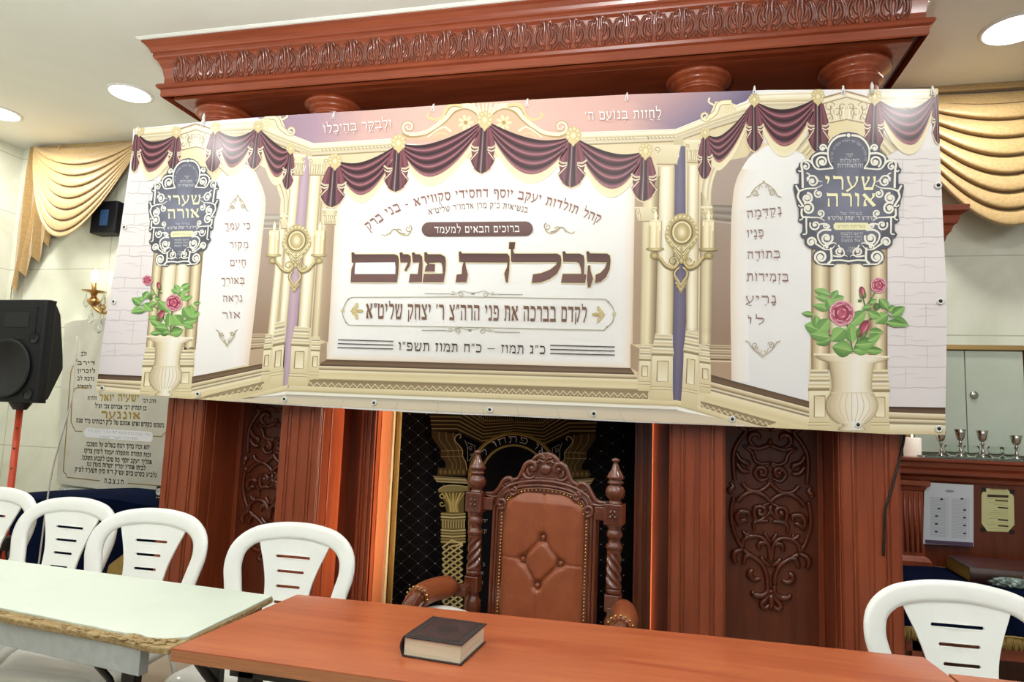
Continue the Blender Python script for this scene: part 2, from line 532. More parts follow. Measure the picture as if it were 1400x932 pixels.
class Art:
    """flat coloured shapes laid on the plane Y, in the photograph's pixel coordinates, later shapes over earlier ones"""
    STEP = 0.00025
    auto = 0.0
    _last = None
    _n = 0
    def __init__(s, Y, base=0.0):
        s.Y, s.base = Y, base
        s.v, s.f, s.c = [], [], []
        s.k = 0
        s.L = 0
        s.xf = None
    def _p(s, x, y):
        s.k += 1
        if s.xf:
            x, y = s.xf(x, y)
        p = at(x, y, s.Y)
        p.y -= s.base + s.L * s.STEP + s.off
        return p
    off = 0.0
    pale = 0.0
    def raw(s, pts, faces, cols):
        if s.pale:
            cols = [mixc(c, (0.88, 0.83, 0.76), s.pale * max(c)) for c in cols]
        s.L += s.auto
        s._n = 0 if s.L != s._last else (s._n + 1) % 40
        s._last = s.L
        s.off = s._n * 0.000006
        n = len(s.v)
        s.v += [s._p(*p[:2]) for p in pts]
        s.c += cols
        s.f += [tuple(i + n for i in f) for f in faces]
    def poly(s, pts, col, col2=None, g=None):
        """filled outline; col2 with g=(x0,y0,x1,y1) makes a straight gradient"""
        c1 = lin(col)
        if col2:
            c2 = lin(col2)
            x0, y0, x1, y1 = g
            dd = (x1 - x0) ** 2 + (y1 - y0) ** 2
            cols = [mixc(c1, c2, min(1, max(0, ((p[0] - x0) * (x1 - x0) + (p[1] - y0) * (y1 - y0)) / dd))) for p in pts]
        else:
            cols = [c1] * len(pts)
        V = [Vector((p[0], p[1], 0)) for p in pts]
        from mathutils.geometry import tessellate_polygon
        s.raw(pts, [tuple(t) for t in tessellate_polygon([V])], cols)
    def band(s, A, B, stops):
        """strip between two equally long polylines, coloured across by stops [(t, colour)]"""
        P, C, F = [], [], []
        n = len(A)
        for (t, col) in stops:
            c = lin(col)
            for a, b in zip(A, B):
                P.append((a[0] + (b[0] - a[0]) * t, a[1] + (b[1] - a[1]) * t))
                C.append(c)
        for j in range(len(stops) - 1):
            for i in range(n - 1):
                F.append((j * n + i, j * n + i + 1, (j + 1) * n + i + 1, (j + 1) * n + i))
        s.raw(P, F, C)
    def stroke(s, pts, w, col, closed=False, endw=None, col2=None):
        """a drawn line; w one width or a list"""
        k = len(pts)
        P, F, C = [], [], []
        c1 = lin(col)
        for i in range(k):
            if closed:
                a, b = pts[i - 1], pts[(i + 1) % k]
            else:
                a, b = pts[max(0, i - 1)], pts[min(k - 1, i + 1)]
            dx, dy = b[0] - a[0], b[1] - a[1]
            l = math.hypot(dx, dy) or 1
            ww = w[i] if isinstance(w, (list, tuple)) else (w if endw is None else w + (endw - w) * i / (k - 1))
            nx, ny = -dy / l * ww / 2, dx / l * ww / 2
            P += [(pts[i][0] + nx, pts[i][1] + ny), (pts[i][0] - nx, pts[i][1] - ny)]
            cc = c1 if not col2 else mixc(c1, lin(col2), i / (k - 1))
            C += [cc, cc]
        for i in range(k if closed else k - 1):
            i2 = (i + 1) % k
            F.append((2 * i, 2 * i + 1, 2 * i2 + 1, 2 * i2))
        s.raw(P, F, C)
    def ell(s, cx, cy, rx, ry, col, rim=None, rot=0, n=18):
        P = [(cx, cy)]
        cr, sr = cos(math.radians(rot)), sin(math.radians(rot))
        for i in range(n):
            a = 2 * pi * i / n
            x, y = rx * cos(a), ry * sin(a)
            P.append((cx + x * cr - y * sr, cy + x * sr + y * cr))
        C = [lin(col)] + [lin(rim or col)] * n
        s.raw(P, [(0, 1 + i, 1 + (i + 1) % n) for i in range(n)], C)
    def text(s, string, base, h, col, weight=1.0, up=None, spread=1.0, asc=1.0):
        """Hebrew lettering set from right to left along the baseline polyline (given from its left end), x-height h, filling it"""
        L = [0]
        for i in range(1, len(base)):
            L.append(L[-1] + math.hypot(base[i][0] - base[i - 1][0], base[i][1] - base[i - 1][1]))
        tot = L[-1]
        chars, adv = [], 0
        for ch in string:
            if ch in NIQ:
                if chars: chars[-1][2].append(ch)
                continue
            if ch not in HEB: continue
            w = HEB[ch][0]
            chars.append([ch, adv, []])
            adv += w + 0.14 * spread
        adv -= 0.14 * spread
        sx = tot / adv
        def pos(q, y):
            y = 1 + (y - 1) * asc if y > 1 else (y * asc if y < 0 else y)
            q = min(max(q, -1e9), 1e9)
            i = 0
            while i < len(L) - 2 and L[i + 1] < q:
                i += 1
            t = (q - L[i]) / (L[i + 1] - L[i])
            a, b = base[i], base[i + 1]
            dx, dy = (b[0] - a[0]), (b[1] - a[1])
            l = math.hypot(dx, dy)
            if up: ux, uy = up
            else: ux, uy = dy / l, -dx / l
            return (a[0] + dx * t + ux * y * h, a[1] + dy * t + uy * y * h)
        for ch, a0, marks in chars:
            w, strokes = HEB[ch]
            x0 = tot - (a0 + w) * sx
            for st in strokes:
                P, F, C = [], [], []
                k = len(st)
                for i, (x, y, ww) in enumerate(st):
                    pa, pb = st[max(0, i - 1)], st[min(k - 1, i + 1)]
                    dx, dy = pb[0] - pa[0], pb[1] - pa[1]
                    l = math.hypot(dx, dy) or 1
                    ww *= weight
                    nx, ny = -dy / l * ww / 2, dx / l * ww / 2
                    # thick strokes keep their thickness when a line is set narrow or wide
                    nx *= (h / sx) ** 0.5 if sx else 1
                    P += [pos(x0 + (x + nx) * sx, y + ny), pos(x0 + (x - nx) * sx, y - ny)]
                for i in range(k - 1):
                    F.append((2 * i, 2 * i + 1, 2 * i + 3, 2 * i + 2))
                s.raw(P, F, [lin(col)] * len(P))
            for mk in marks:
                for (ox, oy, mw, mh) in NIQ[mk]:
                    xc = x0 + (w / 2 + ox) * sx
                    P = [pos(xc - mw / 2 * sx, oy - mh / 2), pos(xc + mw / 2 * sx, oy - mh / 2), pos(xc + mw / 2 * sx, oy + mh / 2), pos(xc - mw / 2 * sx, oy + mh / 2)]
                    s.raw(P, [(0, 1, 2, 3)], [lin(col)] * 4)
    def build(s, name, m, parent=None):
        me = bpy.data.meshes.new(name)
        off = origin_of(parent)
        me.from_pydata([tuple(v - off) for v in s.v], [], s.f)
        me.materials.append(m)
        at_ = me.color_attributes.new('ink', 'FLOAT_COLOR', 'POINT')
        flat = []
        for c in s.c:
            flat += [c[0], c[1], c[2], 1.0]
        at_.data.foreach_set('color', flat)
        # every face looks out of the wall, towards the room
        b = bmesh.new()
        b.from_mesh(me)
        b.normal_update()
        for f in b.faces:
            if f.normal.y > 0:
                f.normal_flip()
        b.to_mesh(me)
        b.free()
        o = bpy.data.objects.new(name, me)
        COL.objects.link(o)
        o.parent = parent
        return o
# ------------------------------------------------------------------ the room
ZC = 3.67           # ceiling
YB = 4.74           # back wall
XL = -5.77          # left wall
mb = MB(); mb.box(-6.2, 4.6, -3.2, 5.2, -0.1, 0.0)
setp(mb.build('floor', FLOORM), kind='structure')
mb = MB(); mb.box(-6.2, 4.6, -3.2, 5.2, ZC, ZC + 0.12)
setp(mb.build('ceiling', CEIL), kind='structure')
mb = MB(); mb.box(-6.2, 4.6, YB, YB + 0.15, 0, ZC)
setp(mb.build('wall_back', WALL), kind='structure')
mb = MB(); mb.box(XL - 0.15, XL, -3.2, YB, 0, ZC)
setp(mb.build('wall_left', WALLL), kind='structure')
mb = MB()      # plaster bead along the ceiling above the ark's cornice
mb.mould([(0, ZC - 0.012), (0.01, ZC - 0.012), (0.022, ZC - 0.004), (0.025, ZC), (0, ZC)], [(-3.208, 4.72), (-3.208, 3.299), (1.354, 3.299), (1.354, 4.72)])
setp(mb.build('trim_1', CEIL), kind='structure')

# ------------------------------------------------------------------ the carved wooden ark
AX = -0.927
ark = thing('torah_ark', 'large carved cherry wood ark with cornice and columns behind the banner', 'ark', (AX, 4.2, 0))
hb = 2.18
# cornice
prof = [(0, 3.325), (0.006, 3.332), (0.006, 3.372), (0.022, 3.378), (0.03, 3.392), (0.022, 3.405), (0.008, 3.41), (-0.004, 3.416),
        (-0.004, 3.45), (0.008, 3.51), (0.03, 3.555), (0.046, 3.566), (0.05, 3.575), (0.05, 3.592), (0.06, 3.597), (0.062, 3.607),
        (0.07, 3.622), (0.088, 3.642), (0.1, 3.65), (0.1, 3.668), (-0.1, 3.668), (-0.1, 3.325)]
mb = MB()
mb.mould(prof, [(AX - hb, 4.72), (AX - hb, 3.4), (AX + hb, 3.4), (AX + hb, 4.72)])
mb.box(AX - hb + 0.05, AX + hb - 0.05, 3.45, 4.72, 3.326, 3.66)
cornice = mb.build('cornice', WOODH, ark)
# acanthus frieze carved on the cove of the cornice
def cove(z):   # how far the cove leans out at height z
    P = [(3.41, 0.002), (3.45, -0.004), (3.51, 0.008), (3.555, 0.03), (3.58, 0.05)]
    for (z0, o0), (z1, o1) in zip(P, P[1:]):
        if z <= z1: return o0 + (o1 - o0) * max(0, (z - z0)) / (z1 - z0)
    return 0.05
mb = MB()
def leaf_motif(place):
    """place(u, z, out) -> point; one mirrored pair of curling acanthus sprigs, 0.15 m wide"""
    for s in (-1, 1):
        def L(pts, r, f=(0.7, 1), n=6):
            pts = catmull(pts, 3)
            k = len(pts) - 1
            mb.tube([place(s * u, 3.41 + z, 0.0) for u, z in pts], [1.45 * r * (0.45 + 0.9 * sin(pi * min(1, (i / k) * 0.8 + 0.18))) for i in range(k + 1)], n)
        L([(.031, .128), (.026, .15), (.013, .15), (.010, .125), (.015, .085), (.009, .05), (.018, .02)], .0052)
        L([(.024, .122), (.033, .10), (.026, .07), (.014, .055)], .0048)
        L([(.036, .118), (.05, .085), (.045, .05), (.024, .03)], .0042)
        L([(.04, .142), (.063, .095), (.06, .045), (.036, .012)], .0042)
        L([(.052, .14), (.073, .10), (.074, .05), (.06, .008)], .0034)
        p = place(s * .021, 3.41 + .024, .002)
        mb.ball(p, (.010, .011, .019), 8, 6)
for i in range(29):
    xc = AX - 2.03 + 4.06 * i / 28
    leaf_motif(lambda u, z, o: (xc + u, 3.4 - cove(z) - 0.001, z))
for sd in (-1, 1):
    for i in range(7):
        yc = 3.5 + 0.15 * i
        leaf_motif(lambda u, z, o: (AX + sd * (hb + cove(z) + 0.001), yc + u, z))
mb.build('acanthus_frieze', mat('shade_toned_carving', '64280f', 0.28, color2='74341a', nscale=8, coat=0.5), ark, recalc=False)  # leaves coloured darker, standing in for shade in the carved recesses
# body
mb = MB()
zt = 3.326
for s in (-1, 1):
    mb.box(min(AX + s * 0.89, AX + s * 2.0), max(AX + s * 0.89, AX + s * 2.0), 3.93, 4.72, 0, zt)
mb.box(AX - 0.94, AX + 0.94, 3.93, 4.72, 2.55, zt)
mb.box(AX - 0.94, AX + 0.94, 4.5, 4.72, 0, 2.55)
mb.box(AX - 0.94, AX + 0.94, 3.9, 4.5, 0, 0.12)
mb.build('body', WOODP, ark)
# four columns on fluted pedestals
CX = (-1.92, -1.13, 1.115, 1.92)
for k, dx in enumerate(CX):
    x = AX + dx
    hw = 0.13
    m = MB()
    m.lathe([(0.17, 1.86), (0.17, 1.9), (0.155, 1.92), (0.16, 1.95), (0.135, 1.97), (0.122, 2.0), (0.118, 3.0), (0.113, 3.19)], (x, 3.67, 0), 32)
    col = m.build('column', WOOD, ark)
    m = MB()
    m.lathe([(0.116, 3.19), (0.117, 3.218), (0.132, 3.222), (0.138, 3.230), (0.132, 3.238), (0.124, 3.243), (0.126, 3.256), (0.142, 3.264), (0.150, 3.272), (0.150, 3.278), (0.166, 3.284), (0.178, 3.294), (0.181, 3.303), (0.176, 3.313), (0.168, 3.317), (0.168, 3.3262)], (x, 3.67, 0), 40)
    m.build('capital', WOOD, col)
    m = MB()
    m.box(x - hw, x + hw, 3.55, 3.94, 0.1, 1.72)
    # flutes standing proud of the front and inner faces
    for (a, b) in ((-0.125, -0.085), (-0.06, -0.012), (0.012, 0.06), (0.085, 0.125)):
        m.box(x + a, x + b, 3.544, 3.551, 0.22, 1.64)
    for sd in (-1, 1):
        m.tube([(x + sd * 0.073, 3.549, 0.22), (x + sd * 0.073, 3.551, 1.64)], 0.008, 8)
        for (a, b) in ((3.56, 3.62), (3.66, 3.72)):
            m.box(min(x + sd * hw, x + sd * (hw + .008)), max(x + sd * hw, x + sd * (hw + .008)), a, b, 0.22, 1.64)
    m.mould([(0, 1.7), (0.012, 1.71), (0.03, 1.76), (0.055, 1.8), (0.055, 1.86), (0, 1.86)], [(x - hw, 3.93), (x - hw, 3.55), (x + hw, 3.55), (x + hw, 3.93)])
    m.box(x - hw - .03, x + hw + .03, 3.5, 3.93, 1.78, 1.861)
    m.mould([(0, 0), (0.03, 0), (0.03, 0.14), (0.02, 0.17), (0, 0.2)], [(x - hw, 3.93), (x - hw, 3.55), (x + hw, 3.55), (x + hw, 3.93)])
    m.box(x - hw + .01, x + hw - .01, 3.56, 3.93, 0, 0.11)
    m.build('pedestal', WOOD, ark, bevel=0.003)
# carved panels between the outer and the inner columns
def carved_panel(cx, ztop):
    m = MB()
    y0 = 3.93
    hw = 0.27
    m.box(cx - hw, cx + hw, 3.915, y0, 0.2, 3.3)
    pan = m.build('carved_panel', WOODP, ark)
    m = MB()
    Y = 3.906
    sc = 0.00112          # a carving unit in metres: traced from the relief, 466 units wide
    def P(u, v):
        return (cx + (u - 235) * sc * 1.0, Y, ztop - v * sc * 1.0)
    def S(pts, w, taper=True):
        for s in (1, -1):
            q = catmull([(235 + s * (u - 235), v) for u, v in pts], 4)
            k = len(q) - 1
            m.tube([P(*p) for p in q], [1.4 * w * sc * ((0.35 + 0.65 * sin(pi * (0.12 + 0.76 * i / k))) if taper else 1) for i in range(k + 1)], 8, flat=(1, 0.95), flatdir=(0, 1, 0))
    def SP(cx_, cy_, r0, r1, a0, turns, w):
        S(spiral(cx_, cy_, r0, r1, a0, turns, 14), w)
    S([(85, 0), (95, 28), (125, 45), (90, 95), (65, 150), (62, 215), (68, 290)], 9, False)
    S([(48, 300), (62, 325), (42, 340), (56, 358)], 11)
    S([(64, 372), (52, 440), (56, 500), (78, 570), (108, 620)], 9, False)
    S([(108, 620), (70, 636), (64, 665), (76, 688)], 13); S([(108, 622), (150, 650), (190, 680), (215, 730), (218, 775)], 10, False)
    S([(110, 690), (118, 655), (140, 645), (172, 665)], 12)
    SP(158, 728, 34, 10, 40, 0.62, 13)
    S([(218, 775), (218, 810), (190, 832), (152, 826), (156, 812)], 12)
    S([(235, 800), (215, 840), (190, 870), (205, 888), (232, 868)], 10); S([(234, 820), (234, 890)], 12)
    # lower bowl with its palmette
    S([(105, 610), (108, 580), (140, 556), (190, 556), (222, 590), (230, 630), (232, 660)], 10, False)
    SP(196, 606, 34, 12, 0, -0.62, 11); S([(232, 690), (200, 665), (192, 645)], 10)
    S([(105, 530), (125, 552), (160, 555)], 10); S([(205, 530), (222, 560), (234, 570)], 9)
    # middle masks and scrolls
    S([(80, 395), (110, 360), (160, 340), (210, 360), (234, 385)], 10, False)
    S([(105, 300), (130, 330), (180, 338), (220, 310), (234, 290)], 10, False)
    SP(190, 435, 30, 10, 200, 0.9, 12); S([(234, 390), (200, 405), (165, 415), (160, 450), (175, 480), (215, 455), (234, 430)], 9)
    S([(90, 500), (78, 470), (95, 440), (135, 445), (130, 465)], 12); S([(80, 510), (110, 480), (128, 490)], 10)
    S([(160, 530), (158, 490), (190, 478), (228, 478)], 9)
    SP(195, 245, 32, 10, 150, 0.95, 12); S([(234, 205), (205, 220), (170, 235), (165, 260), (190, 285), (228, 270)], 9)
    S([(75, 150), (95, 190), (130, 205), (125, 225)], 12); S([(75, 200), (100, 240), (138, 245)], 12)
    S([(110, 120), (150, 150), (165, 190), (200, 205), (234, 195)], 9)
    S([(125, 120), (180, 130), (234, 110)], 10, False); SP(170, 80, 40, 12, 90, 0.8, 11)
    S([(130, 45), (180, 25), (234, 40)], 10)
    m.ball(P(235, 100), (8 * sc * 1.5, .008, 14 * sc * 1.5), 10, 8)
    m.ball(P(235, 425), (8 * sc * 1.5, .01, 18 * sc * 1.5), 10, 8)
    for s in (-1, 1):
        m.ball(P(235 + s * 50, 435), (16 * sc, .012, 16 * sc), 10, 8)
        m.ball(P(235 + s * 42, 245), (14 * sc, .011, 14 * sc), 10, 8)
        m.ball(P(235 + s * 102, 545), (9 * sc, .01, 16 * sc), 10, 8)
    m.build('scroll_carving', WALNUT2, pan, recalc=False)
    m = MB()       # thin frame bead
    m.box(cx - hw, cx - hw + .03, 3.903, 3.915, 0.2, 3.3)
    m.box(cx + hw - .03, cx + hw, 3.903, 3.915, 0.2, 3.3)
    m.build('panel_frame', WOOD, pan, bevel=0.004)
mat('dim_led', 'ffd0a0', 0.5, emit='ffb478', estr=2.0)
REVEAL = mat('lit_tone_reveal', 'a8623e', .4, color2='b46e48', nscale=3, stretch=(9, 9, .7))  # paler copy of the cherry, the reveal's bright light put into its colour
WALNUT2 = mat('carved_cherry_relief', '56230f', 0.26, color2='6a2c16', nscale=8, coat=0.6)
carved_panel(AX - 1.52, 1.42)
carved_panel(AX + 1.52, 1.42)
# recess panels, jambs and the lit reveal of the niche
for s in (-1, 1):
    X = lambda d: AX + s * d
    def bx(m, d0, d1, y0, y1, z0, z1):
        a, b = sorted((X(d0), X(d1)))
        m.box(a, b, y0, y1, z0, z1)
    m = MB()
    bx(m, 0.79, 0.885, 3.85, 3.872, 0.12, 2.6)
    bx(m, 0.79, 0.803, 3.84, 3.872, 0.12, 2.6)
    bx(m, 0.818, 0.84, 3.838, 3.872, 0.12, 2.6)
    bx(m, 0.85, 0.857, 3.842, 3.872, 0.12, 2.6)
    bx(m, 0.868, 0.885, 3.84, 3.872, 0.12, 2.6)
    bx(m, 0.818 if s > 0 else 0.795, 0.846, 3.872, 3.931, 0.12, 2.6)
    bx(m, 0.877, 0.885, 3.872, 3.906 if s > 0 else 3.917, 0.12, 2.6)  # added lip, unseen, shields the pedestal side from the led strip
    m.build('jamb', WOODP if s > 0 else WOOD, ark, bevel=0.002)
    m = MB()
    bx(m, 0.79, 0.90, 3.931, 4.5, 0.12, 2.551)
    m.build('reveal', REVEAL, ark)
    m = MB()
    bx(m, 0.853, 0.861, 3.882, 3.900, 0.2, 2.5)
    m.build('led_strip', LED, ark)
    m = MB()
    bx(m, 0.775, 0.79, 4.085, 4.115, 0.14, 2.5)
    if s < 0: m.build('curtain_track_post', mat('cream_trim', 'd8bf94', 0.5), ark)
    if s > 0:
        m = MB()
        bx(m, 0.806, 0.814, 3.885, 3.92, 0.2, 2.5)
        ls = m.build('led_strip', MATS['dim_led'], ark)      # the strip hidden behind the right jamb washes the left side of the niche
        d = bpy.data.lights.new('niche_led', 'AREA')
        d.shape = 'RECTANGLE'; d.size, d.size_y = 0.03, 2.2; d.energy = 8; d.color = (1, .78, .56); d.spread = math.radians(32)
        o = bpy.data.objects.new('niche_led', d); COL.objects.link(o)
        o.parent = ls
        o.rotation_euler = Matrix(((0, 0, 1), (1, 0, 0), (0, 1, 0))).to_euler()
        o.location = Vector((X(0.79), 3.90, 1.35)) - origin_of(ls)
m = MB()
m.box(AX - 0.94, AX + 0.94, 3.84, 3.94, 2.5, 2.62)
m.build('lintel', WOOD, ark, bevel=0.004)
# ------------------------------------------------------------------ the curtain in the ark's niche
YC = 4.13
cur = thing('ark_curtain', 'black velvet curtain with silver lattice and gold embroidered gateway behind the throne', 'curtain', (AX, YC, 0.2))
m = MB()
m.sheet(lambda u, v: (AX - 0.775 + 1.55 * u, YC + 0.012 + 0.006 * sin(u * 40), 0.16 + 2.34 * v), 120, 4)
mb_ = m.build('velvet_panel', mat('black_velvet', '040508', 0.9, spec=0.15), cur, solid=0.004)
m = MB()
m.tube([(AX - 0.755, YC - 0.004, 0.16), (AX - 0.755, YC - 0.004, 2.5)], 0.016, 10, flat=(1.2, 0.6), flatdir=(1, 0, 0))
m.build('gold_braid', FRINGE, cur)
def zz(ox, oy, s):
    return lambda *p: [(ox + u / s, oy + v / s) for u, v in p]
A = Art(YC, 0.004)
SIL, GLD, GLM, GDK = '8d8f8c', '6e5e38', '54472a', '3a3020'
def lattice(x0, x1, y0, y1, px, py, dx, dy, clip):
    """crossing thread lines through nodes (px + i dx, py + j dy)"""
    n = int((x1 - x0) / dx) + 1
    for i in range(0, n):
        for j in range(-2, int((y1 - y0) / dy) + 3):
            if (i + j) % 2: continue
            x, y = px + i * dx, py + j * dy
            for sg in (-1, 1):
                xe, ye = x + dx, y + sg * dy
                if x >= x0 - 1 and xe <= x1 + 1 and min(y, ye) > y0 and max(y, ye) < y1 and clip(x, y) and clip(xe, ye):
                    A.stroke([(x, y), (xe, ye)], 0.45, '303336')
            if x0 - 1 <= x <= x1 + 1 and y0 < y < y1 and clip(x, y):
                A.ell(x, y, 0.8, 0.8, '8f9390', n=6)
A.L = 1
lattice(536, 606, 545, 850, 537, 575.3 - 9.7, 11.65, 9.72, lambda x, y: True)
lattice(790, 861, 545, 880, 791, 553, 15.4, 10.6, lambda x, y: True)
A.L = 2
AXC = 702.5
for sgn in (1, -1):
    M = (lambda P: P) if sgn > 0 else (lambda P: [(2 * AXC - x, y + 3.0) for x, y in P])
    Z = zz(500, 550, 6.215)
    # gateway entablature
    Aup = M([(586, 552), (634, 553), (664, 574), (AXC, 573)]); Blo = M([(591, 590), (624, 590), (659, 606), (AXC, 598)])
    A.poly(Aup + Blo[::-1], '241d12')
    st = []
    for k in range(7):
        st += [(k / 7 + 0.03, GLD if k % 2 else '7a6c46')]
    for t0, c in st:
        A.stroke([(a[0] + (b[0] - a[0]) * t0, a[1] + (b[1] - a[1]) * t0) for a, b in zip(Aup, Blo)], 1.5, c)
    for k in range(16):
        x = 655 + k * 3
        A.stroke(M([(x, 563), (x, 577)]), 1.5, GLM)
    # corbel
    out = catmull(Z((565, 240), (568, 300), (636, 400), (640, 455), (676, 505), (680, 553)), 5) + Z((615, 555), (612, 618)) + Z((850, 622)) + catmull(Z((862, 575), (852, 510), (825, 455), (822, 400), (768, 335), (760, 300), (792, 268)), 5)
    A.L = 3
    A.poly(M(out), '3a301d', '483b22', (600, 590, 640, 640) if sgn > 0 else (800, 590, 760, 640))
    A.L = 4
    for dx in (0, 60, 120):
        A.stroke(M(catmull(Z((625 + dx, 250), (632 + dx, 320), (700 + dx * .75, 410), (700 + dx * .8, 460), (738 + dx * .6, 520), (735 + dx * .6, 570)), 5)), 0.7, '7d6e48')
    A.stroke(M(Z((640, 412), (820, 405))), 0.6, '95845a'); A.stroke(M(Z((640, 458), (828, 455))), 0.6, '95845a')
    A.stroke(M(catmull(Z((862, 575), (852, 510), (825, 455), (822, 400), (768, 335), (760, 300), (792, 268), (812, 285), (800, 305)), 5)), 1.0, 'a3946a')
    for k in range(6):
        A.ell(*M(Z((640 + k * 38, 590)))[0], 2.6, 4.6, '7c6b42', '4a3d22', n=10)
    A.stroke(M(Z((845, 320), (868, 380), (868, 500))), 0.7, '8f8d86'); A.stroke(M(Z((868, 340), (930, 370), (928, 420), (880, 500))), 0.7, '8f8d86')
    A.stroke(M(spiral(*Z((895, 385))[0], 3.2, .8, 60, 1.2)), 0.6, '8f8d86'); A.stroke(M(spiral(*Z((905, 440))[0], 2.6, .8, 200, -1.1)), 0.6, '8f8d86')
    # capital
    A.poly(M(Z((572, 622), (850, 640), (872, 690), (605, 675))), '8a835e')
    for k in range(4):
        A.stroke(M(Z((578 + k * 9, 632 + k * 13), (858 + k * 4, 646 + k * 13))), 0.7, 'c0b88c' if k % 2 else '4d472f')
    A.poly(M(catmull(Z((618, 745), (660, 712), (740, 700), (870, 715)), 4) + Z((870, 752), (620, 762))), '7e764e')
    A.stroke(M(catmull(Z((620, 740), (665, 712), (750, 702), (868, 715)), 4)), 1.0, 'b4ac80')
    A.L = 5
    A.poly(M(Z((650, 760), (840, 750), (835, 932), (690, 932))), '5d5330')
    for k in range(7):
        x0 = 745 + (k - 3) * 12
        A.stroke(M(catmull(Z((x0 + 8, 935), (x0, 860), (745 + (k - 3) * 32, 765)), 5)), [1.2] + [2.2] * 9 + [1.4], 'b3a468' if k % 2 else '93854f')
    A.stroke(M(spiral(*Z((650, 790))[0], 4.5, 1.2, 0, 0.9)), 1.7, 'a89a62'); A.stroke(M(spiral(*Z((650, 860))[0], 4, 1, 20, 0.9)), 1.5, '9c8e58')
    # fluted neck, rings and the woven shaft
    A.poly(M([(604, 700), (636, 700), (636, 742), (604, 742)]), '5e5433')
    for k in range(9):
        A.stroke(M([(606 + k * 3.6, 711), (606 + k * 3.6, 722)]), 1.6, 'a39766')
    for y, c in ((702, '9a8f60'), (706, 'bdb284'), (710, '857a4c'), (724, 'b1a676'), (728, '8e8355'), (732, 'b1a676'), (736, '7f7547'), (740, 'a0945f')):
        A.stroke(M([(603, y), (620, y + 1.2), (637, y)]), 2.0, c)
    A.poly(M([(605, 742), (633, 742), (632, 880), (604, 880)]), '1b170d')
    A.L = 6
    for k in range(17):
        y = 742 + k * 8.2
        A.stroke(M([(605, y + 6), (618, y - 4), (633, y - 14 if y > 757 else 743)]), 2.3, 'b5a878')
    A.L = 7
    for k in range(17):
        y = 742 + k * 8.2
        for a, b in (((606, y - 2), (612, y + 3.4)), ((613, y + 4), (621, y + 10)), ((622, y - 5), (631, y + 2))):
            if min(a[1], b[1]) > 742:
                A.stroke(M([a, b]), 2.2, '9b8d5c')
# the arch over the gate
A.L = 8
def ring(r, cx=702.5, cy=653, a0=180, a1=360, n=30, ky=1.0):
    return [(cx + r * cos(math.radians(a0 + (a1 - a0) * i / n)), cy + ky * r * sin(math.radians(a0 + (a1 - a0) * i / n))) for i in range(n + 1)]
A.poly(ring(61) + [(763, 890), (641, 890)], '07080b')
A.stroke(ring(61), 3.4, '6f5d30'); A.stroke(ring(59), 1.2, 'a08a4c')
A.stroke(ring(44.5), 3.0, '8a7a45')
A.stroke([(641, 653), (643, 880)], 2.5, '6f5d30')
A.L = 9
A.text('או פתחו לי', ring(48.6, a0=206, a1=326), 8.6, 'b9b9b6', 0.55)
Zc = zz(500, 690, 5.822)
for word, u0, u1, v, h in (('יחי', 912, 972, 140, 28), ('קי', 925, 968, 220, 26), ('ג', 932, 952, 485, 26), ('אל', 895, 940, 552, 26), ('דיל', 880, 935, 630, 26), ('ל', 898, 920, 775, 26)):
    A.text(word, Zc((u0, v), (u1, v)), h / 5.822, 'aab0b4', 0.6)
    A.text(word, [(2 * AXC - p[0], p[1]) for p in Zc((u1, v), (u0, v))], h / 5.822, 'aab0b4', 0.6)
A.build('embroidery', EMBROID, cur)
# ------------------------------------------------------------------ the printed banner
YN = 3.44
ban = thing('banner', 'wide printed vinyl banner with Hebrew welcome lettering hung across the wooden ark', 'banner', tuple(at(705, 350, YN)))
TOP = [(182, 176), (275, 166.5), (350, 160.5), (430, 155), (500, 151), (600, 144), (700, 137.5), (860, 129), (1050, 123), (1282, 121.5)]
RGT = [(1286, 233), (1293.5, 388), (1294, 466), (1292, 594.7)]
BOT = [(1215, 593.5), (1050, 584), (862, 577), (700, 569), (585, 564.7), (500, 560), (350, 551), (282, 546.5), (232, 543.5), (132, 534)]
LFT = [(140, 466), (162.5, 328), (180, 233)]
OUT = TOP + RGT + BOT + LFT
m = MB()
m.plate(OUT, lambda px, py, d: at(px, py, YN) + Vector((0, d, 0)), 0.0, 0.0012)
m.build('vinyl_sheet', mat('banner_white', 'f0eeee', 0.35), ban)
B = Art(YN, 0.0006)
def _on(poly, x):
    for (x0, y0), (x1, y1) in zip(poly, poly[1:]):
        if x <= x1:
            return y0 + (y1 - y0) * (x - x0) / (x1 - x0)
    return poly[-1][1]
_bl = BOT[::-1] + [(1292, 594.7)]
_le = [(p[1], p[0]) for p in ([(182, 176)] + LFT[::-1] + [(132, 534)])]
_ri = [(p[1], p[0]) for p in ([(1282, 121.5)] + RGT)]
def trim_to_sheet(x, y):
    x = min(max(x, _on(_le, y) + .2), _on(_ri, y) - .2)
    return x, min(max(y, _on(TOP, x) + .2), _on(_bl, x) - .2)
B.xf = trim_to_sheet
B.pale = 0.12  # wash of glare mixed into the print colours
CR = [(0, '8f7a5e'), (0.06, 'c0ae8c'), (0.2, 'e4d9b8'), (0.42, 'faf5e4'), (0.62, 'efe5c8'), (0.85, 'd6c6a2'), (0.95, 'b8a480'), (1, '8f7a5e')]
CRB = [(0, '7d6448'), (0.1, 'a8926c'), (0.3, 'd2c29a'), (0.5, 'ece0c0'), (0.75, 'c6b088'), (0.92, '9c8562'), (1, '6f583e')]
def shaft(xl0, xr0, y0, xl1, xr1, y1, st=CR):
    B.band([(xl0, y0), (xl1, y1)], [(xr0, y0), (xr1, y1)], st)
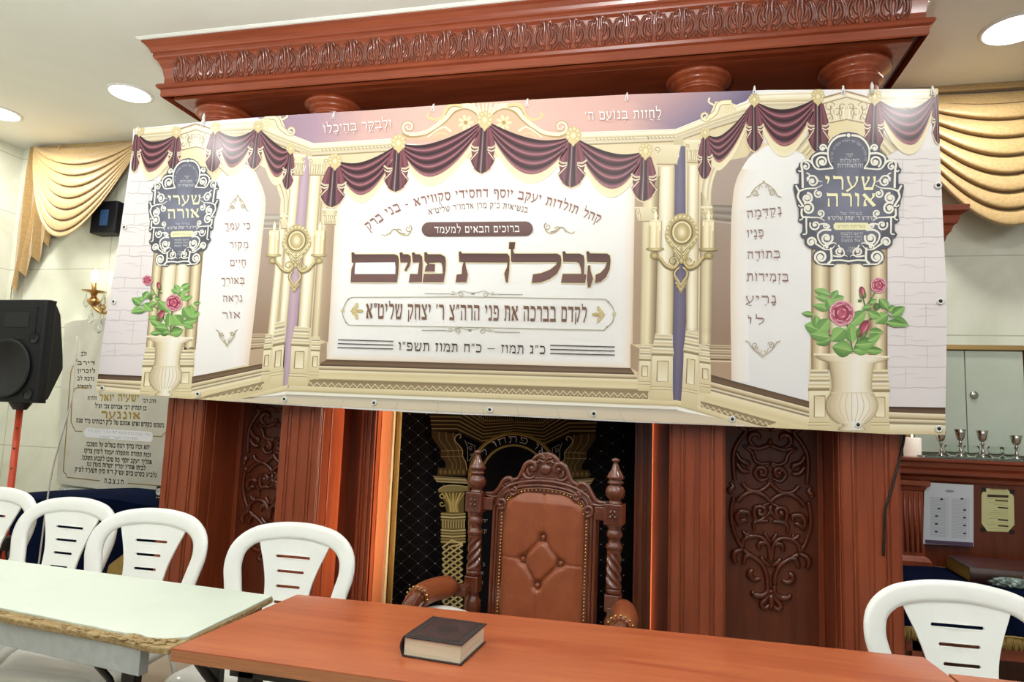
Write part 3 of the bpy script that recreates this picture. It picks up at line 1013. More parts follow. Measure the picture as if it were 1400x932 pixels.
def mouldings(a, b, a2, b2, n=4, tones=('f1e9cf', 'c7b48c', 'e9dcb8', '8a7353')):
    """horizontal mouldings between the line a-b above and a2-b2 below"""
    st = []
    for k in range(n):
        for q, c in enumerate(tones):
            st.append(((k + q / len(tones)) / n, c))
    st.append((1, tones[-1]))
    B.band([a, b], [a2, b2], st)
# ground: stone sides
B.L = 1
B.poly(OUT, 'ece8e8')
B.L = 2
def stone(pl, rows, x0f, x1f, col1, col2):
    B.poly(pl, col1, col2, (pl[0][0], pl[0][1], pl[0][0], pl[0][1] + 330))
    B.L += 1
    rnd = random.Random(3)
    for k, y in enumerate(rows):
        xa, xb = x0f(y), x1f(y)
        pts = [(xa + (xb - xa) * t / 8, y + rnd.uniform(-1.2, 1.2)) for t in range(9)]
        B.stroke(pts, 1.2, 'c2b8be')
        for q in range(2):
            yy = y + rnd.uniform(5, 20)
            if yy < rows[-1]:
                t0 = rnd.uniform(0, 0.5)
                B.stroke([(xa + (xb - xa) * (t0 + 0.45 * t / 5), yy + rnd.uniform(-1.5, 1.5)) for t in range(6)], [.3, 1.2, 1.6, 1.2, .8, .2], 'd0c7cc')
        if k + 1 < len(rows):
            xm = xa + (xb - xa) * (0.3 + 0.35 * (k % 2))
            B.stroke([(xm, y), (xm - (rows[k + 1] - y) * (0.09 if xa < 700 else 0), rows[k + 1])], 0.9, 'c6bcc2')
    B.L -= 1
stone([(181, 200), (224, 236), (212, 343), (201, 466), (195, 514), (134, 513), (140, 466), (162.5, 328)],
      (248, 264, 292, 308, 336, 350, 380, 394, 424, 438, 470, 486), lambda y: 180 - (y - 233) * 0.17 if y > 233 else 181, lambda y: 224 - (y - 236) * 0.1, 'e9e3e4', 'd9d0d5')
stone([(1210, 212), (1286, 200), (1294, 400), (1292, 558), (1213, 556)],
      (218, 236, 268, 298, 324, 352, 386, 416, 446, 472, 502, 530), lambda y: 1212, lambda y: 1285 + (y - 220) * 0.05, 'e4dfe0', 'dcd5d9')
# frieze, salmon in the middle, purple at both ends
B.L = 3
fr = [(352, 160.5), (430, 155), (500, 151), (600, 144), (700, 137.5), (860, 129), (1000, 124.5), (1034, 123.5)]
lo = [(385, 182), (429, 196), (500, 192), (600, 200), (700, 200), (860, 180), (924, 177), (1020, 138)]
cols = ['9a8098', 'a88a9e', 'd2a6a0', 'deb0a4', 'dfb1a4', 'd0a29c', '8a7890', '6a5f80']
P = fr + lo
n = len(fr)
B.raw(P, [(i, i + 1, n + i + 1, n + i) for i in range(n - 1)], [lin(c) for c in cols] * 2)
# centre wall and white panel
B.L = 4
B.poly([(424, 205), (540, 205), (740, 195), (930, 190), (905, 560), (380, 545)], 'dcc9a4')
B.L = 5
pan = catmull([(446, 491), (452, 400), (459, 300), (466, 268), (488, 240), (540, 225), (663, 215), (780, 215), (835, 224), (860, 240), (868, 268), (867, 330), (862, 503)], 4)
ins = [(p[0] + (658 - p[0]) * 0.075, p[1] + (365 - p[1]) * 0.075) for p in pan]
B.poly(pan + [(862, 503), (446, 491)], 'f1f0f1')
B.L = 6
cl_p, cl_i = pan + [pan[0]], ins + [ins[0]]
B.band(cl_p, cl_i, [(0, 'e8d6c4'), (0.35, 'f0e6de'), (1, 'f1f0f1')])
# side bays: brown reveals, cream arches and white panels
for side in (0, 1):
    B.L = 4
    if side == 0:
        B.poly([(222, 215), (420, 200), (404, 520), (266, 540), (190, 545), (201, 466), (212, 343)], 'e2d3b0')
        B.L = 5
        B.poly([(335, 215), (372, 235), (384, 272), (383, 290), (368, 458), (345, 460), (330, 300)], 'b3a096', '957a64', (360, 260, 352, 440))
        B.L = 6
        B.band([(363, 293), (384, 293)], [(359, 313), (381, 313)], [(0, '8d867e'), (0.2, 'b8aea4'), (0.45, '91877c'), (0.6, 'b5a89c'), (0.85, '8e8276'), (1, 'd8c8bc')])
        mouldings((345, 456), (371, 456), (342, 478), (368, 476), 3, ('d8c6a8', '9c8468', 'c2ab8a', '7a6048'))
        B.poly([(342, 478), (363, 477), (361, 499), (340, 500)], 'b49a80')
        B.L = 7
        wp = catmull([(268, 466), (277, 365), (292, 262), (308, 232), (330, 224), (346, 231), (355, 247), (361, 262), (363.5, 280), (359.7, 318), (351, 404), (340.5, 497)], 3) + [(265, 516)]
        B.poly(wp, 'f4f3f3', 'efecec', (300, 240, 300, 500))
        B.L = 8
        e = catmull([(346, 231), (355, 247), (361, 262), (363.5, 280), (359.7, 318), (351, 404), (340.5, 497)], 3)
        B.band(e, [(x - 22, y) for x, y in e], [(0, 'e6d2c2'), (0.4, 'f0e6e2'), (1, 'f2f0f0')])
    else:
        B.poly([(926, 190), (1130, 200), (1112, 560), (1050, 570), (926, 560)], 'e2d3b0')
        B.L = 5
        B.poly([(975, 225), (1000, 205), (1040, 205), (1010, 260), (1000, 480), (971, 480), (971, 270)], 'a8948a', '8f745e', (990, 250, 985, 440))
        B.L = 6
        B.band([(974, 280), (1002, 281)], [(974, 303), (1000, 306)], [(0, '6a6058'), (0.2, '9c9086'), (0.45, '786c62'), (0.6, 'a2958a'), (0.85, '74685c'), (1, 'c8b6a8')])
        mouldings((958, 471), (999, 472), (958, 492), (1001, 493), 3, ('d8c6a8', '9c8468', 'c2ab8a', '6f563e'))
        B.poly([(972, 494), (1000, 495), (1000, 521), (972, 520)], 'a98d74')
        B.L = 7
        wp = catmull([(1000, 520), (998.5, 400), (999.5, 307), (1001, 281), (1004.5, 253.5), (1014, 231), (1030, 210), (1060, 196), (1092, 200), (1104, 240), (1109, 330)], 3) + [(1109, 400), (1105, 549)]
        B.poly(wp, 'f0f0f1', 'e4e4e8', (1000, 240, 1105, 520))
        B.L = 8
        e = catmull([(1014, 231), (1004.5, 253.5), (1001, 281), (999.5, 307), (998.5, 400), (1000, 520)], 3)
        B.band(e, [(x + 24, y + 2) for x, y in e], [(0, 'e6d6c4'), (0.4, 'efe8e2'), (1, 'eeeef0')])
# arch mouldings of the side bays
B.L = 9
c0 = catmull([(368, 232), (380, 248), (388, 270), (389, 295)], 5); c1 = catmull([(378, 222), (393, 240), (400, 265), (400, 295)], 5)
B.band(c0, c1, [(0, 'a08c6a'), (0.2, 'efe5c8'), (0.4, 'c4b28a'), (0.6, 'f3ead0'), (1, 'b8a67e')])
c0 = catmull([(1000, 205), (982, 232), (974, 258), (973, 285)], 5); c1 = catmull([(985, 205), (968, 226), (960, 255), (960, 285)], 5)
B.band(c0, c1, [(0, '9c8866'), (0.2, 'efe5c8'), (0.4, 'c4b28a'), (0.6, 'f3ead0'), (1, 'b8a67e')])
for sd, (xa, ya, xb, yb) in enumerate(((225, 272, 262, 232), (1100, 245, 1118, 205))):
    pass
# cornice under the frieze
def cornice_art(A_, B_):
    B.band(A_, B_, [(0, 'fbf7ec'), (0.12, 'd8c9a6'), (0.16, 'f7f1dd'), (0.34, 'e8dcba'), (0.5, 'b7a580'), (0.55, 'efe6cc'), (0.62, 'c3b391'), (0.85, 'd6cab0'), (0.93, 'a6946f'), (1, '8f7a5a')])
B.L = 9
cornice_art([(354, 166), (388, 180), (429, 196), (545, 189)], [(354, 188), (384, 200), (424, 214), (545, 207)])
cornice_art([(760, 182), (924, 176.5), (975, 156), (1031, 136)], [(760, 200), (926, 194), (978, 176), (1031, 160)])
cornice_art([(186, 176), (244, 171)], [(188, 196), (244, 191)])
cornice_art([(296, 169), (354, 165)], [(296, 191), (354, 190)])
cornice_art([(1031, 128), (1110, 125)], [(1031, 152), (1110, 152)])
cornice_art([(1204, 123), (1282, 123)], [(1204, 149), (1284, 149)])
for x in range(440, 545, 5):
    B.stroke([(x, 204 - (x - 440) * .055), (x + 2.5, 207 - (x - 440) * .055)], 1.2, 'a39273')
for x in range(815, 925, 5):
    B.stroke([(x, 189 - (x - 815) * .03), (x + 2.5, 192.5 - (x - 815) * .03)], 1.2, 'a39273')
B.poly([(921, 191), (934, 189), (934, 203), (921, 203)], 'c9b994'); B.poly([(410, 206), (427, 209), (427, 217), (410, 217)], 'c9b994')
B.L = 8
B.poly([(930, 190), (1040, 140), (1070, 150), (1020, 215), (940, 230)], 'd9c9a2'); B.poly([(350, 186), (400, 200), (428, 212), (405, 232), (360, 222)], 'd9c9a2')
# purple gaps between the paired columns
B.L = 10
B.band([(411, 214), (392, 440), (387, 530)], [(425, 214), (407, 440), (396, 530)], [(0, 'a58ba0'), (0.5, 'bda2b4'), (1, 'a58ba0')])
B.band([(922, 200), (920, 440), (920, 548)], [(937, 200), (938, 440), (931, 548)], [(0, '5c546e'), (0.5, '6f6784'), (1, '5c546e')])
# paired columns
B.L = 11
shaft(383, 393, 292, 366, 379, 458); shaft(397.5, 411, 240, 381, 393, 446)
shaft(423, 440, 240, 407, 425, 448); B.band([(440, 262), (426, 460)], [(459, 285), (449, 468)], [(0, '8e7860'), (.12, 'cdbb98'), (.3, 'e0d2ae'), (.45, 'b09a7c'), (.7, 'a98f76'), (1, 'a48a70')])
shaft(900, 923, 228, 896, 920, 458); B.band([(868, 262), (865, 470)], [(902, 240), (896, 470)], [(0, 'ab917a'), (.3, 'a88e74'), (.4, 'd6c8a0'), (.65, 'ece0bc'), (.8, 'b8a47e'), (1, '7d6a4e')])
shaft(940, 956, 226, 938, 954, 452); B.band([(958, 262), (956, 470)], [(976, 285), (972, 470)], [(0, '8e7860'), (.3, 'd4c6a0'), (.6, 'e2d6b2'), (1, '9c8866')])
# their capitals
B.L = 12
rnd = random.Random(5)
def capital_art(x0, x1, y0, y1, xs):
    w = x1 - x0
    B.poly([(x0, y0), (x1, y0 + (x1 - x0) * 0.02), (x1 - w * .05, y0 + (y1 - y0) * .35), (x1 - w * .14 + xs, y1), (x0 + w * .14 + xs, y1), (x0 + w * .05, y0 + (y1 - y0) * .35)], 'e2d6b6', 'd3c49e', (x0, y0, x0, y1))
    for s in (-1, 1):
        cx = (x0 + x1) / 2 + s * w * .38
        B.stroke(spiral(cx, y0 + (y1 - y0) * .25, w * .12, w * .04, 90, s * 1.1), 0.9, '9c8a64')
    for k in range(7):
        x = x0 + w * (.16 + .68 * k / 6)
        B.stroke(catmull([(x + xs, y1 - 1), (x + rnd.uniform(-1, 1), (y0 + y1) / 2), (x + (k - 3) * .7, y0 + (y1 - y0) * .45)], 4), 0.9, 'a8966e')
        B.stroke([(x + 1, y1 - 4), (x + 2.2 + (k - 3) * .4, y0 + (y1 - y0) * .55)], 0.7, 'f6efd8')
    B.stroke([(x0 + w * .1 + xs, y1 + .5), (x1 - w * .1 + xs, y1 + .8)], 1.6, '9c8a66')
    B.stroke([(x0, y0 + 1), (x1, y0 + 1.2)], 1.6, 'f5eed6')
capital_art(399, 418, 211, 239, -1); capital_art(421, 450, 214, 239, -1)
capital_art(894, 931, 198, 224, 0); capital_art(937, 960, 192, 222, 0)
capital_art(383, 394, 294, 312, 0); capital_art(441, 462, 285, 306, 0)
capital_art(868, 898, 283, 302, 0); capital_art(958, 974, 282, 302, 0)
# bases and pedestals
def pedestal_art(x0, x1, y0, y1, y2, y3, lean=0, r=0):
    """mouldings y0..y1, panel block y1..y2, plinth y2..y3; r = fall of the horizontals to the right"""
    w = x1 - x0
    f = lambda x, y: (x + (y - y0) * lean, y + (x - x0) / max(w, 1) * r)
    mouldings(f(x0 + w * .1, y0), f(x1 - w * .1, y0), f(x0 - w * .06, y1), f(x1 + w * .06, y1), 3, ('f5eed8', 'c9b78e', 'eee3c2', '92805c'))
    B.poly([f(x0, y1), f(x1, y1), f(x1, y2), f(x0, y2)], 'ede3c4', 'd9caa0', f(x0, y1) + f(x0, y2))
    B.L += 1
    a, b, c, d = f(x0 + w * .25, y1 + 7), f(x1 - w * .22, y1 + 7), f(x1 - w * .22, y2 - 7), f(x0 + w * .25, y2 - 7)
    B.poly([a, b, c, d], 'd8c99e', 'f3ead0', (a[0], a[1], a[0] + 2, d[1]))
    B.stroke([d, a, b], 1.4, '8c7852'); B.stroke([b, c, d], 1.1, 'a8946c')
    B.L -= 1
    B.poly([f(x0 - w * .03, y2), f(x1 + w * .03, y2), f(x1 + w * .08, y3), f(x0 - w * .08, y3)], 'e3d6b0', 'd3c294', f(x0, y2) + f(x0, y3))
    B.stroke([f(x0 - w * .03, y2), f(x1 + w * .03, y2)], 1.2, '93815c'); B.stroke([f(x0 - w * .05, y2 + 4), f(x1 + w * .05, y2 + 4)], .8, 'a5936c')
B.L = 13
pedestal_art(363, 373, 457, 479, 508, 522, -0.09, -1); pedestal_art(427, 439, 460, 480, 508, 518, -0.06, .5)
pedestal_art(376, 391, 441, 474, 510, 530, -0.06, -3); pedestal_art(401, 424, 446, 473, 510, 527, -0.07, 1)
pedestal_art(875, 890, 470, 493, 521, 534, -0.03, .5); pedestal_art(957, 971, 472, 496, 524, 536, .0, 2)
pedestal_art(893, 921, 456, 486, 528, 547, -0.03, 1); pedestal_art(936, 956, 452, 482, 530, 556, -.04, 4)
B.poly([(439, 470), (447, 468), (447, 492), (436, 497)], 'a88f74'); B.poly([(862, 470), (874, 476), (872, 508), (862, 503)], 'a88f74')
# the long base: dark ledge, mouldings, zigzag frieze, pale rim, floor
B.L = 12
def base_run(A0, dirs):
    pass
def run(L0, L1, stops):
    B.band(L0, L1, stops)
run([(440, 491), (862, 503)], [(437, 500), (868, 512)], [(0, '5c4634'), (0.6, '7a624c'), (1, '4e3a2a')])
run([(437, 500), (868, 512)], [(428, 519), (880, 534)], [(0, 'efe3c4'), (.15, 'c8b48e'), (.25, '7e684a'), (.32, 'f0e6c8'), (.5, 'dccb9e'), (.85, 'e6d8b0'), (.95, 'a48e68'), (1, '7e6a4a')])
run([(424, 519), (886, 535)], [(420, 530), (886, 546)], [(0, '8f7a5c'), (.5, 'a08b6a'), (1, '8a7556')])
run([(396, 527), (926, 547)], [(391, 540), (926, 561)], [(0, 'e9dcb6'), (.4, 'd9c99c'), (.55, 'b3a27a'), (.65, 'efeadb'), (.85, 'fbfaf5'), (.94, 'b8b0a0'), (1, '8b8476')])
run([(391, 540), (926, 561)], [(300, 548), (1050, 584)], [(0, 'b5a998'), (.35, 'd2c6b2'), (1, 'd8c8ac')])
zig = []
for k in range(94):
    t = k / 93
    x, y = 424 + (884 - 424) * t, 519 + (535 - 519) * t
    zig.append((x, y + (8.5 if k % 2 else 3)))
B.L = 13
B.stroke(zig, 1.3, 'ece0bc')
for k in range(0, 93, 2):
    B.ell(zig[k][0], zig[k][1] + 6.0, .9, 1.2, 'd6c8a0', n=6)
for x, dx in ((470, -4), (545, -4), (600, -3), (632, -1), (660, 2), (706, 4), (760, 6), (800, 8), (845, 9)):
    yb = 540 + (x - 391) * .0393 + 2
    B.stroke([(x, yb), (x + dx, yb + 16)], 0.7, 'b8ab97')
# left bay base
B.L = 9.7
B.poly([(352, 510), (400, 500), (432, 500), (432, 540), (300, 552), (280, 538)], 'd8c79c'); B.poly([(236, 538), (300, 533), (340, 535), (300, 556), (236, 556)], 'dccb9e'); B.poly([(1000, 556), (1115, 556), (1115, 592), (1000, 592)], 'dccb9e')
B.L = 12
run([(365, 496), (262, 515)], [(362, 503), (260, 525)], [(0, '5c4634'), (0.6, '7a624c'), (1, '4e3a2a')])
run([(362, 503), (260, 525)], [(358, 523), (250, 548)], [(0, 'efe3c4'), (.15, 'c8b48e'), (.25, '7e684a'), (.32, 'f0e6c8'), (.45, '8e7858'), (.55, 'efe3c4'), (.8, 'dccb9e'), (1, 'e6d8b0')])
run([(362, 521), (282, 541)], [(358, 532), (262, 556)], [(0, '8f7a5c'), (.5, 'a08b6a'), (1, '8a7556')])
run([(394, 526), (330, 544)], [(391, 540), (300, 556)], [(0, 'e9dcb6'), (.4, 'd9c99c'), (.55, 'b3a27a'), (.65, 'f7f4ea'), (.9, 'ffffff'), (1, 'b0a898')])
z2 = []
for k in range(20):
    t = k / 19
    z2.append((360 - 78 * t, 522 + 20 * t + (8 if k % 2 else 3)))
B.L = 13
B.stroke(z2, 1.3, 'ece0bc')
# right bay base
B.L = 12
run([(972, 512), (1000, 520), (1108, 549)], [(972, 524), (1000, 532), (1108, 559)], [(0, '5c4634'), (0.6, '6f5844'), (1, '4e3a2a')])
run([(972, 522), (1108, 558)], [(960, 552), (1108, 592)], [(0, 'efe3c4'), (.12, 'c8b48e'), (.2, '7e684a'), (.26, 'f0e6c8'), (.34, '6e583c'), (.4, 'efe3c4'), (.7, 'dccb9e'), (1, 'e0d2a8')])
run([(958, 548), (1062, 577)], [(958, 559), (1045, 584)], [(0, '8f7a5c'), (.5, 'a08b6a'), (1, '8a7556')])
run([(926, 547), (955, 555), (1040, 583)], [(926, 561), (955, 569), (1005, 584)], [(0, 'e9dcb6'), (.4, 'd9c99c'), (.55, 'b3a27a'), (.65, 'f7f4ea'), (.9, 'ffffff'), (1, 'b0a898')])
z2 = []
for k in range(24):
    t = k / 23
    z2.append((959 + 92 * t, 549 + 26 * t + (8 if k % 2 else 3)))
B.L = 13
B.stroke(z2, 1.3, 'ece0bc')
# outer bases beyond the vase pilasters
B.L = 12
run([(135, 511), (198, 514)], [(134, 518), (197, 521)], [(0, '3e2c20'), (0.7, '6a5240'), (1, '5a4634')])
run([(134, 518), (197, 521)], [(132, 534), (194, 541)], [(0, 'f0e6ca'), (.2, 'c9b690'), (.3, '7e684a'), (.38, 'efe3c4'), (.55, '8e7858'), (.65, 'f0e6ca'), (1, 'd9c9a0')])
run([(1212, 555.5), (1292, 557)], [(1212, 563), (1292, 566)], [(0, '3e2c20'), (0.7, '6a5240'), (1, '5a4634')])
run([(1212, 563), (1292, 566)], [(1213, 593), (1292, 594)], [(0, 'f0e6ca'), (.2, 'c9b690'), (.28, '7e684a'), (.34, 'efe3c4'), (.5, '7e6848'), (.58, 'f0e6ca'), (1, 'd3c296')])
# pilasters behind the vases
B.L = 13
shaft(214, 228, 300, 200, 212, 478, CRB); shaft(229, 249, 290, 213, 234, 478); shaft(247, 266, 290, 232, 253, 478); shaft(266, 281, 300, 252, 268, 478, CRB)
shaft(1109, 1135, 240, 1109, 1134, 505, CRB); shaft(1134, 1163, 220, 1134, 1163, 505); shaft(1162, 1190, 220, 1162, 1189, 505); shaft(1189, 1213, 240, 1189, 1213, 505, CRB)
for (x0, x1, ya, yb, yc, yd) in ((198, 214, 475, 502, 535, 543), (247, 267, 475, 502, 531, 545), (1106, 1134, 501, 534, 577, 590), (1190, 1215, 501, 536, 577, 593)):
    pedestal_art(x0, x1, ya, yb, yc, yd, -0.09 if x0 < 700 else 0, 0)
B.poly([(214, 478), (249, 478), (240, 543), (204, 543)], 'd6c7a0'); B.poly([(1134, 505), (1190, 505), (1190, 592), (1134, 590)], 'd6c7a0')
# pediment capitals on top of the vase pilasters
for (cx, y0, w, h) in ((268.5, 171, 44, 44), (1157, 127, 64, 54)):
    B.L = 13
    hw = w / 2
    B.poly([(cx - hw - 3, y0 + h * .17), (cx, y0 - h * .02), (cx + hw + 3, y0 + h * .17), (cx + hw, y0 + h * .8), (cx, y0 + h * .68), (cx - hw, y0 + h * .8)], 'e5d9ba')
    B.poly([(cx - hw, y0 + h * .8), (cx, y0 + h * .68), (cx + hw, y0 + h * .8), (cx + hw, y0 + h * 1.3), (cx - hw, y0 + h * 1.3)], 'e2d2a6')
    B.L = 14
    for d, c, ww in ((0, '9c7f60', 2.2), (4, 'f5eeda', 2), (8, '8e7556', 1.2)):
        B.stroke([(cx - hw - 3, y0 + h * .15 + d), (cx, y0 - h * .03 + d), (cx + hw + 3, y0 + h * .15 + d)], ww, c)
    B.stroke([(cx - hw, y0 + h * .8), (cx, y0 + h * .68), (cx + hw, y0 + h * .8)], 1.8, '9a8762')
    for s in (-1, 1):
        for (u, v, r) in ((.36, .36, .13), (.2, .5, .11), (.38, .62, .09), (.1, .36, .08)):
            B.stroke(spiral(cx + s * u * w, y0 + v * h, r * w, r * w * .3, 90 + 40 * s, s * 1.2), 1.1, 'a08e68')
        for k in range(4):
            B.stroke(catmull([(cx + s * (3 + k * 5), y0 + h * .68), (cx + s * (4 + k * 6), y0 + h * .5), (cx + s * (2 + k * 6.5), y0 + h * .33)], 4), 1.0, '8c7a56' if k % 2 else 'fbf5e2')
    for s in (-1, 1):     # the arches springing from it
        c0 = catmull([(cx + s * hw * .9, y0 + h * .95), (cx + s * (hw + 8), y0 + h * 1.3), (cx + s * (hw + 22), y0 + h * 1.6)], 5)
        c1 = catmull([(cx + s * (hw + 14), y0 + h * .85), (cx + s * (hw + 24), y0 + h * 1.15), (cx + s * (hw + 38), y0 + h * 1.45)], 5)
        B.band(c0, c1, [(0, '9c8a62'), (.2, 'e8dcb6'), (.4, 'b3a078'), (.6, 'efe5c6'), (1, 'a3906a')])
# swags of burgundy drapery printed along the top
BU, BD, BH = '6a3340', '36232a', '864a58'
def swag(x0, y0, x1, y1, xt, yt, xb, yb, yf, n=20):
    """(xt,yt) lowest point of the upper edge, (xb,yb) of the lower edge, yf of the fringe"""
    def curve(xm, ym, p):
        o = []
        tm = (xm - x0) / (x1 - x0)
        for i in range(n + 1):
            t = i / n
            q = t / tm * .5 if t < tm else .5 + (t - tm) / (1 - tm) * .5
            sh = sin(pi * q) ** p
            base = y0 + (y1 - y0) * t
            o.append((x0 + (x1 - x0) * t, base + (ym - (y0 + (y1 - y0) * tm)) * sh))
        return o
    a, b, c = curve(xt, yt, .95), curve(xb, yb, .8), curve(xb - 1, yf, .72)
    B.L = 16
    B.band(b, c, [(0, 'efe6c6'), (.3, 'e6dab2'), (.9, 'ece2c2'), (1, 'dfd2aa')])
    B.L = 17
    st = [(0, '4a3138')]
    for k in range(4):
        t = k / 4
        st += [(t + .03, BD), (t + .09, BD), (t + .16, BH), (t + .19, 'a46c78'), (t + .22, BU)]
    st += [(.985, BU), (1, '8c4f58')]
    B.band(a, b, st)
    B.L = 18
    B.stroke(b, 1.4, 'd8c096')
def tail(cx, y0, y1, w, lean=0):
    h = y1 - y0
    f = lambda u, v: (cx + u * w + lean * v, y0 + v * h)
    B.L = 18
    for s in (-1, 1):
        B.band([f(.12 * s, .1), f(.25 * s, .45), f(.3 * s, .93)], [f(.5 * s, .1), f(1.0 * s, .47), f(.62 * s, .95)], [(0, BD), (.35, BU), (.6, BH), (1, '5a3039')])
        B.band([f(.3 * s, .5), f(.28 * s, .93)], [f(1.02 * s, .72), f(.75 * s, .85)], [(0, BD), (.5, '7a4450'), (1, '50303a')])
    B.band([f(-.36, .0), f(-.42, .5), f(-.62, .93), f(-.1, 1.0)], [f(.36, .0), f(.42, .5), f(.62, .93), f(.1, 1.0)],
           [(0, '7a4450'), (.2, BD), (.32, '59333c'), (.42, 'a08890'), (.47, '4a323a'), (.7, BD), (.8, '7a4a56'), (1, BU)])
    B.L = 19
    for s in (-1, 1):
        B.stroke(catmull([f(.35 * s, .5), f(.75 * s, .5), f(1.05 * s, .44)], 4), 2.4, 'cfc0a4')
        B.stroke(catmull([f(.35 * s, .54), f(.7 * s, .57), f(1.0 * s, .53)], 4), 1.5, 'efe4c8')
        B.stroke([f(.42 * s, .58), f(1.02 * s, .76), f(.75 * s, .88)], 1.3, 'e2cfae')
    B.stroke([f(-.72, .9), f(-.4, .97), f(0, 1.01), f(.4, .97), f(.72, .9)], 1.8, 'dcc6a0')
def rosette(cx, cy, r):
    B.L = 20
    B.ell(cx, cy, r * .85, r * 1.15, 'd9c690', 'b8a26a', n=14)
    for k in range(9):
        a = 2 * pi * k / 9
        B.ell(cx + r * .72 * cos(a), cy - r * .1 + r * .8 * sin(a), r * .36, r * .36, 'eadcae', 'bfaa74', n=8)
    B.L = 21
    B.ell(cx, cy - r * .05, r * .45, r * .55, 'f3e9c6', 'cbb782', n=10)
    B.poly([(cx - r * .6, cy + r * .5), (cx + r * .6, cy + r * .5), (cx, cy + r * 1.45)], 'd2bf8a')
for a in ((187, 180, 243, 183, 208, 194, 204, 236, 247), (295, 176, 353, 174, 323, 187, 317, 230, 241), (353, 174, 398, 205, 383, 200, 376, 242, 253),
          (458, 219, 545, 197, 494, 222, 497, 267, 278), (545, 196, 663, 164, 591, 196, 593, 242, 255), (663, 164, 784, 187, 731, 190.5, 720.6, 238.6, 251),
          (784, 187, 882, 207, 840, 210, 833, 258.6, 270), (964, 183, 1031, 137, 988, 184, 986, 222, 233), (1031, 138, 1118, 133, 1071, 150, 1073, 201, 215),
          (1195, 133, 1280, 127, 1240, 150, 1246, 199, 212)):
    swag(*a)
for a in ((188, 180, 236, 7, -4), (243, 184, 234, 9, -6), (295, 177, 236, 11, -4), (353, 176, 232, 10, -6), (398, 205, 260, 8, -5), (458, 222, 284, 17, -4), (545, 198, 263, 17, -4),
          (663, 166, 238, 17, -4), (784, 189, 257, 19, -3), (882, 208, 276, 17, -2), (964, 184, 246, 10, -1), (1031, 140, 208, 12, 1), (1118, 135, 210, 15, 1), (1196, 135, 208, 14, -2), (1279, 129, 198, 8, 4)):
    tail(*a)
for a in ((191, 178, 7), (242, 181, 6.5), (295, 175, 6.5), (353.6, 173.5, 6.5), (398, 203.6, 6), (458.5, 221, 9), (545.5, 196, 10), (663, 165, 10.5), (784, 186, 10.5), (882.6, 207, 9), (964, 182, 6.5), (1031, 137, 7.5), (1118, 133, 9), (1195.4, 133, 9), (1277, 125, 6)):
    rosette(*a)
# gilded scroll crest over the middle and at the ends of the frieze
GC, GE, GS = 'f3e8c4', 'd8c592', 'a88c58'
B.L = 14
B.auto = 0.06
for s in (-1, 1):
    X = lambda u: 663 + s * u
    def ln(pts, w, c, **k): B.stroke(catmull([(X(u), v) for u, v in pts], 5), w, c, **k)
    B.poly([(X(0), 172), (X(18), 150), (X(40), 150), (X(62), 172), (X(90), 186), (X(116), 186), (X(100), 194), (X(60), 192), (X(20), 180)], 'dcae92')
    ln([(4, 166), (8, 154), (24, 146), (42, 150), (56, 165), (78, 181), (100, 186), (112, 182)], 11, GS, endw=5)
    B.L = 15
    ln([(4, 165), (8, 153), (24, 145), (42, 149), (56, 164), (78, 180), (100, 184), (111, 181)], 8.5, GC, endw=4)
    ln([(10, 158), (24, 149.5), (40, 154), (54, 168), (78, 184)], 1.5, GS)
    ln([(30, 146), (48, 144), (56, 158), (66, 164), (78, 160), (76, 154)], 6, GE, endw=3); ln([(32, 147), (46, 147), (54, 158)], 1.2, GS)
    B.stroke([(X(104) + s * (p[0]), 174 + p[1]) for p in spiral(0, 0, 10, 2, 95, -1.35, 26)], 4.2, GC, endw=2.5)
    B.stroke([(X(104) + s * (p[0]), 174 + p[1]) for p in spiral(0, 0, 11.5, 4, 95, -1.2, 26)], 1.0, GS)
    for k in range(7):
        a = 2 * pi * k / 7
        B.ell(X(26) + 7 * cos(a), 168 + 7 * sin(a), 4.6, 2.6, GC, GE, rot=math.degrees(a), n=8)
    B.ell(X(26), 168, 2.6, 2.6, GS, n=8)
    ln([(46, 180), (56, 174), (68, 180), (78, 188)], 3, GC, endw=1.5); ln([(52, 184), (62, 182), (70, 187)], 2, GE)
    for u in (2.5, 9, 16):
        ln([(u * .4, 166), (u * .6, 154), (u, 141)], 5, GE, endw=3); ln([(u * .4 + .5, 165), (u * .6 + .5, 154), (u, 142)], 2.2, 'fbf4dc', endw=1.4)
    B.L = 14
for (cx, cy, s) in ((384, 172, 1), (978, 152, -1)):
    B.L = 14
    q = lambda u, v: (cx + s * u, cy + v)
    B.poly([q(-30, -8), q(-16, -13), q(0, -13), q(8, 6), q(16, 14), q(-10, 6)], 'e6dab8')
    B.L = 15
    B.stroke(catmull([q(-22, -12), q(-6, -10), q(0, 2), q(10, 10)], 5), 7, GS); B.stroke(catmull([q(-22, -12), q(-6, -10), q(0, 2), q(10, 10)], 5), 5, GC)
    B.stroke([q(p[0] + 14, p[1] + 7) for p in spiral(0, 0, 7, 1.5, 150, -1.3, 22)], 3.2, GC)
    B.stroke([q(p[0] + 14, p[1] + 7) for p in spiral(0, 0, 8.2, 3, 150, -1.15, 22)], .9, GS)
    for k in range(5):
        a = 2 * pi * k / 5
        B.ell(q(-20, -2)[0] + 5 * cos(a), q(-20, -2)[1] + 5 * sin(a), 3.4, 2.2, GC, GE, rot=math.degrees(a), n=8)
    B.stroke(catmull([q(2, -8), q(9, -12), q(8, -18)], 4), 2.4, GC)
B.auto = 0
